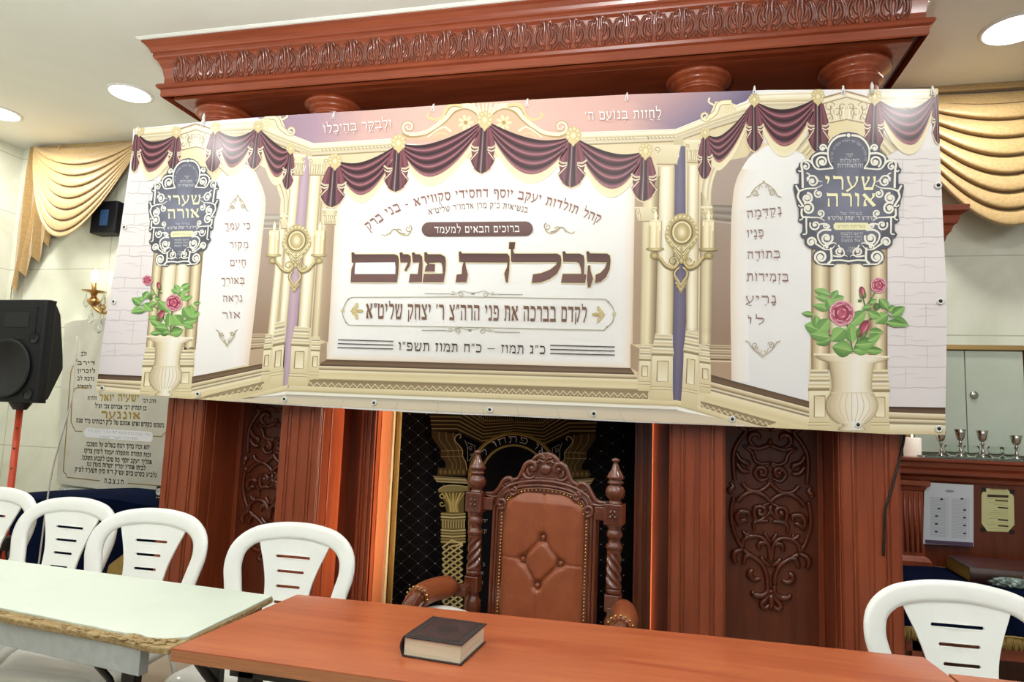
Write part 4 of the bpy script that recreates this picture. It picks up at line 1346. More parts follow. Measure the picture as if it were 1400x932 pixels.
# gilded candle sconces printed on the gaps
def candelabrum(cx, cy, sc, lean):
    q = lambda u, v: (cx + u * sc + lean * v * sc, cy + v * sc)
    qq = lambda L: [q(*p) for p in L]
    D, M_, H = '7d6a42', 'bca872', 'f1e6bd'
    B.L = 22
    B.auto = 0.1
    B.poly(catmull(qq([(0, -42), (14, -36), (24, -20), (27, -4), (20, 10), (12, 20), (8, 32), (-8, 32), (-12, 20), (-20, 10), (-27, -4), (-24, -20), (-14, -36)]), 4, True), 'b5a26e')
    for k in range(22):
        a = 2 * pi * k / 22
        x, y = q(24 * cos(a), -12 + 25 * sin(a))
        B.ell(x, y, 3.6 * sc, 2.4 * sc, H, M_, rot=math.degrees(a) + 50, n=8)
    B.stroke([q(17 * cos(t * .3), -12 + 19 * sin(t * .3)) for t in range(22)], 2.6 * sc, D); B.stroke([q(14 * cos(t * .3), -12 + 16 * sin(t * .3)) for t in range(22)], 2.0 * sc, H)
    B.ell(*q(0, -12), 9.5 * sc, 12.5 * sc, 'f8efcc', 'b59a58', n=18)
    for s in (-1, 1):
        for k in range(5):
            B.stroke(catmull(qq([(s * 2, 30 - k * 3), (s * (6 + k * 2), 22 - k * 4), (s * (12 + k * 2.4), 16 - k * 5)]), 4), 1.6 * sc, D if k % 2 else H)
        B.stroke(catmull(qq([(s * 4, 35), (s * 12, 46), (s * 24, 42), (s * 34, 30), (s * 44, 24)]), 5), 6 * sc, D); B.stroke(catmull(qq([(s * 4, 34), (s * 12, 44), (s * 24, 40), (s * 34, 28), (s * 44, 22)]), 5), 4 * sc, 'cdb97f')
        B.stroke([q(s * 13 + p[0], 34 + p[1]) for p in spiral(0, 0, 7, 1.6, 0, 1.2 * s, 20)], 2.6 * sc, 'd6c48c'); B.stroke([q(s * 13 + p[0], 34 + p[1]) for p in spiral(0, 0, 8.4, 3, 0, 1.0 * s, 20)], 1.0 * sc, D)
        B.ell(*q(s * 43, 25), 7 * sc, 6 * sc, 'd2bf86', '85703f', n=12)
        B.ell(*q(s * 42, 15), 15 * sc, 3.4 * sc, 'e2d29c', '94804c', n=16)
        B.band(qq([(s * 42 - 10, -30), (s * 42 - 10, 13)]), qq([(s * 42 + 10, -30), (s * 42 + 10, 13)]), [(0, 'b79a64'), (.2, 'efdfae'), (.45, 'fbf3d8'), (.6, 'dcc48c'), (.75, 'f3e7c0'), (1, 'a98c58')])
        for k, d in enumerate((-8, -3, 3, 7)):
            B.stroke(qq([(s * 42 + d, -30), (s * 42 + d, -22 + (k % 2) * 8)]), 2.4 * sc, 'f6ecca')
        B.ell(*q(s * 42, -30), 10 * sc, 2 * sc, 'fbf4dc', 'd6c28e', n=12)
        B.poly(qq([(s * 42, -48), (s * 42 + 3, -38), (s * 42 + 1.5, -31), (s * 42 - 1.5, -31), (s * 42 - 3, -38)]), 'fff6d2')
    B.ell(*q(0, 33), 4 * sc, 6 * sc, 'e6d6a0', '8a7646', n=10)
    for s in (-1, 1):
        B.stroke(catmull(qq([(s * 3, 44), (s * 11, 52), (s * 9, 62), (s * 3, 66)]), 4), 3.2 * sc, D); B.stroke(catmull(qq([(s * 3, 44), (s * 10, 52), (s * 8, 61), (s * 3, 65)]), 4), 1.8 * sc, 'd8c68e')
        for k in range(4):
            B.stroke(catmull(qq([(0, 84 - k * 4), (s * (4 + k), 76 - k * 5), (s * (8 + k), 74 - k * 6)]), 4), 2.6 * sc, 'cbb880' if k % 2 else 'a08c58')
candelabrum(406, 338, .74, -.05)
candelabrum(932, 328, .86, -.02)
B.auto = 0
# urns with roses
def urn(cx, y0, w, h, lean):
    """rim centre (cx, y0), rim half width w, height h"""
    q = lambda u, v: (cx + u * w + lean * v * h, y0 + v * h)
    B.L = 22
    U = [(0, '9d8a68'), (.12, 'cdbd9a'), (.3, 'e6dabf'), (.6, 'f4efe6'), (.8, 'f0e8d8'), (.93, 'd6c8a8'), (1, 'b09e7c')]
    prof = [(.62, .09), (.58, .16), (.54, .3), (.53, .42), (.57, .5), (.66, .58), (.7, .68), (.64, .78), (.5, .86), (.36, .91)]
    prof = catmull(prof, 3)
    B.band([q(-r, v) for r, v in prof], [q(r, v) for r, v in prof], U)
    B.band([q(-.26, .91), q(-.24, .94), q(-.36, .97), q(-.36, 1.0)], [q(.26, .91), q(.24, .94), q(.36, .97), q(.36, 1.0)], U)
    B.L = 23
    for k in range(-4, 5):
        B.stroke(catmull([q(k * .115, .5), q(k * .155, .62), q(k * .15, .74), q(k * .085, .88)], 4), [.3] + [1.3] * 10 + [.4, .3] if False else 1.0, 'cdbd9c')
    B.stroke([q(-.55, .5), q(.56, .5)], 1.2, 'dccdae')
    B.band([q(-1.0, -.015), q(-.9, .04), q(-.6, .09)], [q(1.0, .02), q(.9, .06), q(.62, .1)], U)
    B.stroke([q(-1.0, -.015), q(0, -.01), q(1.0, .02)], 2.2, 'f3ead6')
def leaf(x, y, x2, y2, w, c1='6aa046', c2='4c8038'):
    dx, dy = x2 - x, y2 - y
    f = lambda t, o: (x + dx * t - dy * o * w, y + dy * t + dx * o * w)
    e = [(0, 0), (.2, .28), (.45, .4), (.75, .26), (1, 0)]
    a = catmull([f(t, o) for t, o in e], 3); b = catmull([f(t, -o) for t, o in e], 3)
    mid = [((p[0] + r[0]) / 2, (p[1] + r[1]) / 2) for p, r in zip(a, b)]
    B.band(a, mid, [(0, c1), (1, '8cba62')]); B.band(mid, b, [(0, '6f9f4c'), (1, c2)])
    B.stroke(mid, .7, 'a9cd86', endw=.2)
def rose(x, y, r):
    B.L += 1
    B.ell(x, y, r, r * .95, '9c1c44', '700e2c', n=16)
    rr = random.Random(int(x))
    for ring_, (d, n, s_) in enumerate(((.68, 7, .46), (.4, 5, .42), (.12, 3, .34))):
        for k in range(n):
            a = 2 * pi * k / n + ring_ * .6
            B.L += .05
            B.ell(x + r * d * cos(a), y + r * d * sin(a), r * s_, r * s_ * .8, ('8a1438', 'b02c56', '961c42')[ring_ if ring_ != 1 else k % 2], ('d27896', '8a1438', 'be4a70')[ring_], rot=math.degrees(a) + 90, n=10)
            B.stroke([(x + r * (d + s_ * .62) * cos(a + t), y + r * (d + s_ * .62) * sin(a + t)) for t in (-.4, -.2, 0, .2, .4)], r * .07, 'efb9c4')
def bud(x, y, r, rot):
    B.ell(x, y, r * .62, r * 1.15, 'b34058', '6e1c30', rot=rot, n=12)
    c, s = cos(math.radians(rot)), sin(math.radians(rot))
    B.ell(x - s * -r * .2 + r * .2 * c, y, r * .2, r * .9, 'd98a9a', 'a83a52', rot=rot + 6, n=10)
    for k in (-1, 1):
        B.ell(x - s * r * .7 + k * r * .4 * c, y + c * r * .7 + k * r * .4 * s, r * .26, r * .62, '6c8f48', '48682e', rot=rot + k * 14, n=8)
def bouquet(q, k):
    B.L = 24
    B.auto = 0.04
    st = lambda *p: B.stroke(catmull([q(*a) for a in p], 4), 1.6 * k, '4c6e34')
    st((345, 450), (380, 360), (405, 260), (425, 190)); st((345, 450), (330, 360), (310, 290)); st((340, 450), (300, 390), (160, 340)); st((425, 190), (470, 120)); st((415, 200), (402, 150)); st((420, 280), (520, 240), (560, 260))
    G2 = ('5f9440', '3f6e30')
    L_ = lambda x, y, x2, y2, w=.95, c=None: leaf(*q(x, y), *q(x2, y2), w, *(c or ('74ab50', '54893e')))
    for a in ((345, 440, 450, 430, .8, G2), (345, 445, 230, 420, 1.0, G2), (420, 440, 515, 445, .6, G2), (360, 410, 470, 400, .9, G2), (230, 380, 140, 405, .7, G2), (220, 370, 105, 350, .7), (300, 320, 230, 390, 1.1), (155, 325, 80, 300, 1.1), (155, 325, 140, 245, .9), (160, 335, 215, 265, 1.1),
              (130, 245, 62, 235, .6, G2), (215, 215, 125, 190, .6), (220, 135, 130, 105, .6), (215, 165, 135, 140, .55), (240, 225, 200, 150, .9), (230, 160, 265, 108, .9), (235, 165, 300, 145, .8), (330, 300, 420, 220, .8), (375, 330, 300, 330, 1.0), (345, 400, 330, 310, .9), (435, 340, 515, 340, .8), (430, 390, 500, 350, .8),
              (450, 200, 395, 210, .8, G2), (540, 210, 490, 155, .9, G2), (540, 240, 470, 290, 1.0), (540, 225, 580, 195, 1.0), (560, 250, 635, 200, .8, G2), (560, 265, 655, 305, .7), (530, 285, 640, 300, .5, G2), (430, 230, 500, 260, .8), (440, 180, 480, 160, .8)):
        L_(*a)
    B.ell(*q(478, 200), 4.8 * k, 5 * k, '5a7e3c', '3c5a28', n=10); B.ell(*q(385, 168), 3 * k, 2 * k, '5a7e3c', '3c5a28', n=8)
    B.L = 32
    bud(*q(398, 120), 7 * k, -12); bud(*q(405, 322), 11 * k, 24)
    rose(*q(488, 82), 10.5 * k); rose(*q(285, 235), 17 * k)
    B.auto = 0
urn(1164, 486, 52, 102, 0)
bouquet(lambda u, v: (1080 + u / 4.05, 370 + v / 4.05), 1.0)
urn(233, 461, 32.5, 80, -.11)
bouquet(lambda u, v: (263.5 - (u - 345) * .163 - (v - 450) * -.02 - 30, 457 - (450 - v) * .2), .66)
# dark shield emblem with pale scrollwork, and its lettering
def emblem(q, k):
    B.L = 30
    half = [(655, 8), (560, 25), (480, 70), (430, 130), (390, 136), (335, 140), (302, 185), (310, 215), (245, 262), (205, 318), (140, 322), (98, 365), (92, 400), (62, 430), (72, 468), (98, 478), (96, 590), (38, 598), (34, 640), (52, 730), (70, 790), (75, 830), (95, 870), (95, 960), (85, 1010), (110, 1030), (140, 1040), (138, 1120), (108, 1160), (130, 1198), (158, 1215), (165, 1275), (215, 1315), (300, 1330), (265, 1360), (248, 1420), (280, 1485), (370, 1512), (480, 1524), (522, 1488), (630, 1486), (655, 1506)]
    ol = [q(*p) for p in half] + [q(1312 - p[0], p[1]) for p in half[::-1][1:-1]]
    B.poly(ol, '4a4c58')
    B.L = 31
    inn = catmull([(655, 60), (500, 120), (440, 250), (480, 400), (240, 420), (130, 470), (160, 640), (120, 760), (250, 860), (150, 960), (260, 1020), (300, 1180), (470, 1270), (655, 1400)], 3)
    io = [q(*p) for p in inn] + [q(1312 - p[0], p[1]) for p in inn[::-1][1:-1]]
    c0 = q(655, 760)
    B.raw([c0] + io, [(0, 1 + i, 1 + (i + 1) % len(io)) for i in range(len(io))], [lin('777a92')] + [lin('5a5c6c')] * len(io))
    B.L = 32
    P_ = 'eceadf'
    def S(pts, w=26, e=None):
        w *= .88
        e = e * .88 if e else e
        for s in (0, 1):
            z = catmull([q(1312 - u, v) if s else q(u, v) for u, v in pts], 5)
            B.stroke(z, w * k / 8.235, P_, endw=(e if e is not None else w) * k / 8.235)
    def SP(cx, cy, r0, r1, a0, t, w=24):
        S(spiral(cx, cy, r0, r1, a0, t, 14), w, w * .9)
        for s in (0, 1):
            B.ell(*q(1312 - cx if s else cx, cy), r1 * 1.15 * k / 8.235, r1 * 1.15 * k / 8.235, P_, n=10)
    S([(625, 46), (540, 62), (470, 115), (428, 195), (425, 280), (440, 350), (480, 420), (440, 410)], 30, 16)
    B.ell(*q(655, 48), 22 * k / 8.235, 22 * k / 8.235, P_, n=12); B.ell(*q(655, 48), 0, 0, P_, n=4)
    SP(365, 190, 42, 14, 20, -1.15, 22)
    S([(425, 255), (330, 250), (255, 290), (248, 360), (300, 425), (400, 425), (470, 420)], 30, 16); SP(358, 345, 68, 22, 120, 1.25, 26)
    S([(248, 360), (200, 330), (140, 340), (125, 380), (135, 450), (140, 640)], 28); SP(175, 398, 46, 12, 250, 1.1, 20); S([(88, 440), (110, 455), (135, 430)], 16)
    S([(180, 470), (215, 490), (205, 540), (185, 560)], 16); SP(250, 565, 70, 20, 200, 1.3, 22); S([(280, 520), (320, 560), (362, 570)], 20, 6)
    S([(62, 610), (85, 650), (100, 680)], 24); S([(100, 675), (180, 648), (290, 640), (362, 605)], 26, 8); SP(318, 705, 50, 14, 250, -1.2, 22)
    S([(100, 680), (85, 740), (120, 805), (150, 850)], 26); SP(188, 755, 62, 20, 270, 1.35, 28); S([(90, 830), (120, 850), (150, 830)], 16)
    SP(200, 870, 70, 22, 230, 1.3, 28); S([(130, 870), (128, 940), (150, 970)], 26); S([(100, 1000), (130, 990), (150, 960)], 16)
    S([(150, 965), (240, 970), (330, 975), (385, 1010)], 24, 8); SP(340, 925, 44, 12, 90, -1.2, 20)
    S([(180, 965), (180, 1080), (180, 1150), (140, 1160)], 24, 14); SP(280, 1055, 62, 16, 210, -1.25, 22); S([(320, 1050), (390, 1040), (440, 1070), (400, 1110)], 20); SP(395, 1060, 30, 10, 0, 1.1, 18)
    S([(460, 1112), (370, 1112), (310, 1160), (330, 1240), (390, 1290), (480, 1255), (520, 1270)], 28, 10); SP(408, 1205, 70, 22, 330, 1.25, 28)
    SP(235, 1245, 54, 18, 20, -1.3, 26); S([(280, 1260), (340, 1300), (390, 1330), (460, 1325), (500, 1285)], 24, 10); SP(405, 1300, 34, 10, 100, 1.1, 16)
    SP(345, 1415, 70, 22, 150, 1.35, 30); S([(280, 1440), (330, 1490), (400, 1495), (495, 1500)], 28, 10); S([(455, 1310), (462, 1440), (420, 1490)], 28)
    S([(455, 1455), (560, 1450), (656, 1462)], 22); S([(540, 1280), (555, 1310), (590, 1330), (605, 1380), (560, 1410), (480, 1400)], 20); SP(548, 1350, 42, 14, 60, 1.1, 20); S([(560, 1410), (620, 1395), (640, 1415)], 16, 6)
    B.L = 33
    T = lambda s_, u0, u1, v, h, c='e9ead8', w=.8: B.text(s_, [q(u0, v), q(u1, v)], h * k / 8.235, c, w)
    T('ימי', 630, 705, 292, 38, 'e6e8e6', .7); T('התעלות', 560, 775, 355, 42, 'e6e8e6', .7); T('והתאחדות', 530, 815, 410, 42, 'e6e8e6', .7)
    B.text('קהל תולדות יעקב יוסף דחסידי סקווירא - בני ברק', [q(655 + 180 * cos(math.radians(a)), 300 + 180 * sin(math.radians(a))) for a in range(165, 378, 8)], 24 * k / 8.235, 'c9ccd4', .7)
    B.L = 34
    for (du, c, w_) in ((6, '3c3e48', 1.1), (0, 'f0ecc0', 1.12)):
        T('שערי', 390 + du, 965 + du, 660 + du, 150, c, w_); T('אורה', 405 + du, 960 + du, 850 + du, 148, c, w_)
        B.L += 1
    T('בצילו של', 560, 805, 942, 30, 'd5d7dc', .7); T('הרה"צ ר\' יצחק שליט"א', 420, 945, 998, 40, 'eff0ee', .8)
    B.L = 35
    B.poly([q(505, 1030), q(865, 1030), q(882, 1050), q(882, 1090), q(865, 1110), q(505, 1110), q(486, 1090), q(486, 1050)], 'ece7b4')
    B.L = 36
    T('בשליחות הקודש', 530, 840, 1085, 28, '5a5c66', .75)
    T('לרומם הלבבות', 565, 815, 1166, 26, 'e6e8e6', .7); T('לחזק היסודות', 572, 808, 1206, 26, 'e6e8e6', .7); T('לאחד הנפשות', 572, 808, 1246, 26, 'e6e8e6', .7)
    T('תמוז', 650, 730, 1328, 24, 'e6e8e6', .7); T('תשפ"ו', 636, 745, 1362, 24, 'e6e8e6', .7)
emblem(lambda u, v: (1080 + u / 8.235, 180 + v / 8.235), 1.0)
def qL(u, v):
    X, Y = 1080 + u / 8.235, 180 + v / 8.235
    y = 216.5 + (Y - 181) * .806
    return (258.5 - (y - 216.5) * .1 + (X - 1159.7) * .641, y - (X - 1159.7) * .02)
emblem(qL, .70)
# lettering of the banner
B.L = 24
WH, BRN, DRK = 'fbf8f4', '9a6e64', '4e3c3c'
for d, c in ((1.0, 'b0847e'), (0, WH)):
    B.text('ו\u05bcל\u05b0ב\u05b7ק\u05bc\u05b5ר ב\u05bc\u05b0ה\u05b5יכ\u05b8לו\u05b9', [(443 + d, 182.5 + d), (536 + d, 174.5 + d)], 10.2, c, .8)
    B.text("ל\u05b7ח\u05b2זות ב\u05bc\u05b0נו\u05b9ע\u05b7ם ה'", [(800 + d, 165 + d), (904 + d, 161.5 + d)], 11, c, .85)
    B.L += 1
B.text('קהל תולדות יעקב יוסף דחסידי סקווירא - בני ברק', catmull([(505, 316), (531, 297), (556, 286), (606, 275), (663, 270), (712, 273), (760, 284), (790, 294), (819, 306)], 8), 11, '8a5a52', 1.1)
B.text('בנשיאות כ"ק מרן אדמו"ר שליט"א', catmull([(587, 294), (625, 287.5), (663, 285), (692, 286), (721, 291.5)], 8), 7.4, '7e584f', .95)
# pill
B.L = 25
x0, x1, ya, yb = 577, 729, 314, 313
cap = [(x0 + 10 + 10 * cos(math.radians(a)), ya + 10 * sin(math.radians(a))) for a in range(90, 271, 20)]
cap += [(x1 - 10 + 10 * cos(math.radians(a)), yb + 10 * sin(math.radians(a))) for a in range(-90, 91, 20)]
B.poly(cap, '6e4e4c', '5a3c3a', (x0, 300, x0, 325))
B.L = 26
B.text('ברוכים הבאים למעמד', [(594.5, 319), (710.5, 317.5)], 8.6, WH, .9)
# heading, each letter drawn as on the banner
def ZT(ox):
    return lambda *p: [(ox + u / 7, 260 + v / 7) for u, v in p]
z1, z2 = ZT(460), ZT(660)
TI = [
 z1((152, 600), (165, 598), (185, 618), (560, 618), (590, 630), (600, 665), (595, 780), (583, 880), (142, 880), (152, 760), (175, 700), (155, 692)),
 z1((612, 600), (628, 598), (645, 618), (690, 618), (712, 635), (714, 680), (700, 730), (668, 778), (658, 770), (680, 720), (688, 692), (620, 692)),
 z1((730, 600), (745, 598), (762, 618), (800, 618), (822, 640), (826, 720), (820, 880), (698, 880), (712, 806), (785, 806), (800, 692), (738, 692)),
 z1((848, 598), (862, 596), (880, 618), (1000, 618), (1040, 640), (1048, 680), (1045, 770), (1028, 880), (830, 880), (842, 806), (1022, 804), (1022, 730), (1010, 696), (985, 690), (895, 695), (888, 712), (945, 712), (942, 778), (850, 778), (860, 740), (878, 712), (862, 690), (850, 680)),
 z1((1178, 592), (1192, 590), (1205, 610), (1640, 612)) + z2((235, 614), (255, 632), (258, 670), (252, 780), (240, 884), (228, 884), (212, 800), (238, 740), (240, 692)) + z1((1236, 690), (1240, 740), (1258, 810), (1245, 880), (1145, 880), (1158, 812), (1205, 806), (1210, 740), (1222, 690), (1180, 686)),
 z2((258, 502), (312, 502), (304, 562), (292, 566), (292, 590), (305, 612), (715, 612), (745, 630), (752, 670), (745, 730), (710, 800), (640, 850), (560, 880), (472, 888), (486, 810), (560, 800), (650, 765), (705, 720), (722, 688), (285, 688), (276, 680), (276, 568), (255, 562)),
 z2((768, 590), (782, 588), (802, 612), (930, 612), (965, 630), (972, 670), (968, 806), (992, 812), (980, 888), (752, 884), (768, 806), (945, 806), (945, 760), (928, 700), (900, 686), (774, 686)),
 z2((996, 590), (1010, 588), (1030, 610), (1190, 612), (1216, 630), (1222, 680), (1212, 760), (1180, 830), (1130, 875), (1080, 888), (1086, 812), (1130, 795), (1172, 750), (1192, 690), (1004, 686)),
 z2((1012, 722), (1026, 722), (1030, 770), (1054, 850), (1026, 930), (1010, 931), (1002, 850)),
]
B.L = 25
for g in TI:
    B.stroke(g, 3.4, 'ead9ac', closed=True)
    B.stroke(g, 2.0, 'e0cd9c', closed=True)
B.L = 27
for g in TI:
    B.poly(g, '4e3130', '6c4846', (600, 344, 600, 372))
B.L = 28
for g in TI:
    B.stroke(g, .7, '3c2626', closed=True)
B.poly(z1((188, 695), (565, 692), (570, 740), (568, 804), (180, 804), (182, 740)), 'f1f0f1')
# scrolls beside the pill
def flourish(q, c='b3a06a', c2='8a7c5a'):
    B.stroke([q(*p) for p in spiral(40, 26, 26, 6, 250, -1.3, 26)], 1.3, c2, endw=.8, col2=c)
    B.stroke([q(*p) for p in catmull([(22, 45), (50, 70), (95, 60), (120, 35), (105, 28), (85, 40)], 5)], 1.4, c)
    B.stroke([q(*p) for p in catmull([(60, 62), (100, 52), (130, 30), (155, 40), (165, 62)], 5)], 1.2, c2)
    B.stroke([q(*p) for p in catmull([(150, 40), (180, 62), (205, 72), (225, 60)], 5)], 1.1, c)
flourish(lambda u, v: (741 + u / 5.0, 305 + v / 5.0))
flourish(lambda u, v: (567 - u / 5.0, 308 + v / 5.0))
# framed line
B.L = 24
B.text('לקדם בברכה את פני הרה"צ ר\' יצחק שליט"א', [(501, 435.7), (802, 440.5)], 21, '74503c', .95, asc=.4)
fr_ = '9a9274'
B.stroke([(482, 406.5), (640, 406), (828, 409)], .9, fr_); B.stroke([(478, 444.5), (640, 447.5), (826, 451.5)], .9, fr_)
for pts in ([(482, 406.5), (477, 409), (473, 415), (469, 425), (470, 433), (474, 441), (478, 444.5)], [(828, 409), (832, 413), (837, 419), (840, 429), (837, 441), (830, 447), (826, 451.5)]):
    B.stroke(catmull(pts, 4), 1.1, fr_)
    B.ell(*pts[3], 2.6, 2.6, 'd8cfa6', 'b5aa7c', n=8)
    B.ell(*pts[1], 1.2, 1.2, '8e8878', n=6); B.ell(*pts[5], 1.2, 1.2, '8e8878', n=6)
def palmette(cx, cy, s):
    for k in range(-2, 3):
        a = math.radians(k * 36)
        B.ell(cx - s * 4 * cos(a), cy + 7 * sin(a), 5.2, 2.2, 'e2cf92', 'b8a160', rot=math.degrees(a) * s, n=10)
    B.ell(cx + s * 4, cy, 4.5, 2.4, 'd8c486', 'a8904e', n=10)
palmette(489, 425.5, 1); palmette(818, 430, -1)
for (xa, xb, xc, xd, y, y2, cx) in ((581, 615, 680, 715, 401.5, 403, 647), (577, 611, 676, 711, 451.5, 454.5, 643)):
    B.stroke([(xa, y), (xb, y + .3)], .9, '8e8a7c'); B.stroke([(xc, y2 - .6), (xd, y2)], .9, '8e8a7c')
    for s in (-1, 1):
        B.stroke(spiral(cx + s * 17, y + 1, 4.2, 1, 180 + 90 * s, s * 1.3), .9, '9c967e')
        B.stroke(catmull([(cx, y), (cx + s * 8, y - 2), (cx + s * 16, y - 3.5), (cx + s * 26, y + 1.5), (cx + s * 33, y)], 4), .8, 'a8a288')
        B.stroke(spiral(cx + s * 27, y - .5, 2.6, .8, 0, s * 1.2), .8, 'b0aa90')
    B.stroke([(cx - 2, y - 1.5), (cx + 2, y + 1.5)], .9, '6e6a5e'); B.stroke([(cx - 2, y + 1.5), (cx + 2, y - 1.5)], .9, '6e6a5e')
# date
B.text('כ"ג תמוז – כ"ח תמוז תשפ"ו', [(545, 479), (745.5, 484)], 11.2, '4a3632', .95)
for k in range(3):
    B.stroke([(463 - k * .4, 464.5 + k * 5.2), (538.5 - k * .3, 466.6 + k * 5.2)], 1.3, '4e4646'); B.stroke([(752.5 - k * .1, 472 + k * 5.5), (840.7, 474.3 + k * 5.5)], 1.4, '4e4646')
# verses on the side panels
NB = '8e6660'
def verse(s_, ua, ub, v, h, ox=990, oy=210):
    B.text(s_, [(ox + ua / 6.21, oy + v[0] / 6.21), (ox + ub / 6.21, oy + v[1] / 6.21)], h, NB, .85)
verse('נ\u05b0ק\u05b7ד\u05bc\u05b0מ\u05b8ה', 195, 490, (550, 515), 10); verse('פ\u05b8נ\u05b8יו', 195, 335, (715, 705), 10); verse('ב\u05bc\u05b0תו\u05b9ד\u05b8ה', 195, 475, (895, 885), 10)
verse('ב\u05bc\u05b4ז\u05b0מ\u05b4ירו\u05b9ת', 188, 545, (212, 216), 10.5, 990, 350); verse('נ\u05b8ר\u05b4יע\u05b7', 180, 445, (405, 400), 10.5, 990, 350); verse('לו\u05b9', 195, 340, (575, 585), 9.5, 990, 350)
for s_, ua, ub, v in (('כ\u05bc\u05b4י ע\u05b4מ\u05bc\u05b0ך\u05b8', 68, 198, 312), ('מ\u05b0קו\u05b9ר', 92, 188, 408), ('ח\u05b7י\u05bc\u05b4ים', 95, 176, 498), ('ב\u05bc\u05b0או\u05b9ר\u05b0ך\u05b8', 50, 168, 590), ('נ\u05b4ר\u05b0א\u05b6ה', 58, 158, 680), ('או\u05b9ר', 54, 148, 765)):
    B.text(s_, [(290 + ua / 3.73, 230 + (v + 2) / 3.73), (290 + ub / 3.73, 230 + v / 3.73)], 8.6, NB, .85)
def side_flourish(cx, cy, w, sg):
    for s in (-1, 1):
        B.stroke(catmull([(cx + s * w, cy + sg * 8), (cx + s * w * .78, cy + sg * 6), (cx + s * w * .62, cy - sg * 1), (cx + s * w * .3, cy - sg * 8), (cx, cy - sg * 12)], 5), 1.2, 'b0a284')
        B.stroke([(cx + s * (w * .46 + p[0]), cy + sg * 2 + p[1]) for p in spiral(0, 0, w * .2, w * .05, 200 * s, 1.3 * s, 20)], 1.1, 'a89a78')
        B.stroke(catmull([(cx + s * w * .3, cy - sg * 2), (cx + s * w * .2, cy - sg * 9), (cx + s * 2, cy - sg * 5)], 4), 1.0, 'bcae8c')
    B.ell(cx, cy - sg * 13, 1.8, 1.8, 'c4b68c', n=8)
side_flourish(1044, 262, 24, 1); side_flourish(1043, 474, 24, -1); side_flourish(326, 281, 15, 1); side_flourish(311, 459, 15, -1)
B.build('printed_artwork', BANNERM, ban)
# eyelets and the ties that hold the banner up
def eyelet(px, py, r=0.017):
    m = MB()
    c = at(px, py, YN) + Vector((0, -0.0075, 0))
    Mx = Matrix.Rotation(pi / 2, 4, 'X')
    m.lathe([(r * .45, -.001), (r * .5, .002), (r * .75, .003), (r, .0005), (r * 1.0, -.001)], c, 16, Mx)
    o = m.build('eyelet', RIM, ban)
    m = MB()
    m.lathe([(r * .5, -.0005), (r * .5, .0018)], c, 12, Mx)
    m.build('eyelet_hole', BLACKM, o)
for p in ((141, 530.5), (287, 286), (271.5, 538.5), (389.5, 545.5), (512, 550.5), (670, 560), (812, 565.5), (1001, 572.8), (1172.5, 580.5), (1283, 586), (1282, 254), (1285, 412), (171, 311), (156.5, 412.5)):
    if p != (287, 286):
        eyelet(*p)
def tie(px, py):
    c = at(px, py, YN) + Vector((0, -0.01, 0))
    m = MB()
    e = Vector((c.x + 0.003, 3.452, c.z + .035))
    m.tube([c + Vector((-.008, 0, -.012)), c + Vector((0, -.003, -.016)), c + Vector((.008, 0, -.012)), c + Vector((.004, -.002, .0)), c + Vector((0.002, 0.004, .03)), c + Vector((.002, .014, .036)), e], .0032, 6)
    m.tube([c + Vector((-.008, 0, -.012)), c + Vector((-.005, -.002, .0)), c + Vector((0, .003, .028))], .0032, 6)
    m.build('tie_cord', CORD, ban)
for p in ((457, 160), (592.5, 150), (721, 143), (857, 135), (1031, 126), (1152, 126), (1274, 127), (278, 171), (188, 181)):
    tie(*p)
m = MB()
m.tube([at(px, py + 3, YN) + Vector((0, .016, 0)) for px, py in [(196, 178)] + TOP[1:-1] + [(1272, 124)]], .004, 6)
m.build('support_wire', CABLE, ban)
for px, py in ((279, 158), (1192, 116)):
    c = at(px, py, 3.43)
    m = MB()
    m.tube([c + Vector((0, 0, -.05)), c, c + Vector((0, 0, .015))], [.008, .008, .003], 8)
    m.build('white_clip', RIM, ban)
# ------------------------------------------------------------------ tables
def slab(m, poly, z0, z1):
    return m.plate(poly, lambda x, y, d: Vector((x, y, d)), z0, z1)
tb = thing('table', 'cherry laminate table with a raw plywood edge holding the small black book', 'table', (-0.25, 1.93, 0))
m = MB(); slab(m, [(-1.287, 1.632), (0.80, 1.60), (0.774, 2.13), (0.763, 2.25), (-1.251, 2.212)], 0.748, 0.751)
m.build('laminate_surface', LAMIN, tb)
m = MB(); slab(m, [(-1.287, 1.632), (0.80, 1.60), (0.774, 2.13), (0.763, 2.25), (-1.251, 2.212)], 0.718, 0.748)
m.build('tabletop', PLY, tb)
m = MB()
m.box(-1.15, 0.68, 1.70, 1.73, 0.672, 0.718); m.box(-1.15, 0.68, 2.10, 2.13, 0.672, 0.718)
m.build('apron_rail', BLACKM, tb)
for x in (-1.10, 0.64):
    for y in (1.70, 2.08):
        m = MB(); m.box(x - 0.025, x + 0.025, y, y + 0.05, 0.0, 0.7185)
        m.build('leg', BLACKM, tb, bevel=0.003)
m = MB(); m.tube([(-1.235, 1.72, 0.70), (-1.16, 1.74, 0.672), (-1.08, 1.76, 0.665), (-1.0, 1.78, 0.70)], 0.004, 6)
m.build('hanging_wire', CABLEG, tb)

tr = thing('table', 'second cherry laminate table butted against the right end, before the right-hand chair', 'table', (1.4, 1.9, 0))
P_ = [(0.81, 1.6), (2.3, 1.6), (2.3, 2.11), (0.783, 2.128)]
m = MB(); slab(m, P_, 0.748, 0.751); m.build('laminate_surface', LAMIN, tr)
m = MB(); slab(m, P_, 0.718, 0.748); m.build('tabletop', PLY, tr)
for x, y in ((0.9, 1.68), (2.2, 1.68), (1.5, 2.0), (2.2, 2.0)):
    m = MB(); m.box(x - .025, x + .025, y, y + .05, 0, 0.7185); m.build('leg', BLACKM, tr, bevel=0.003)

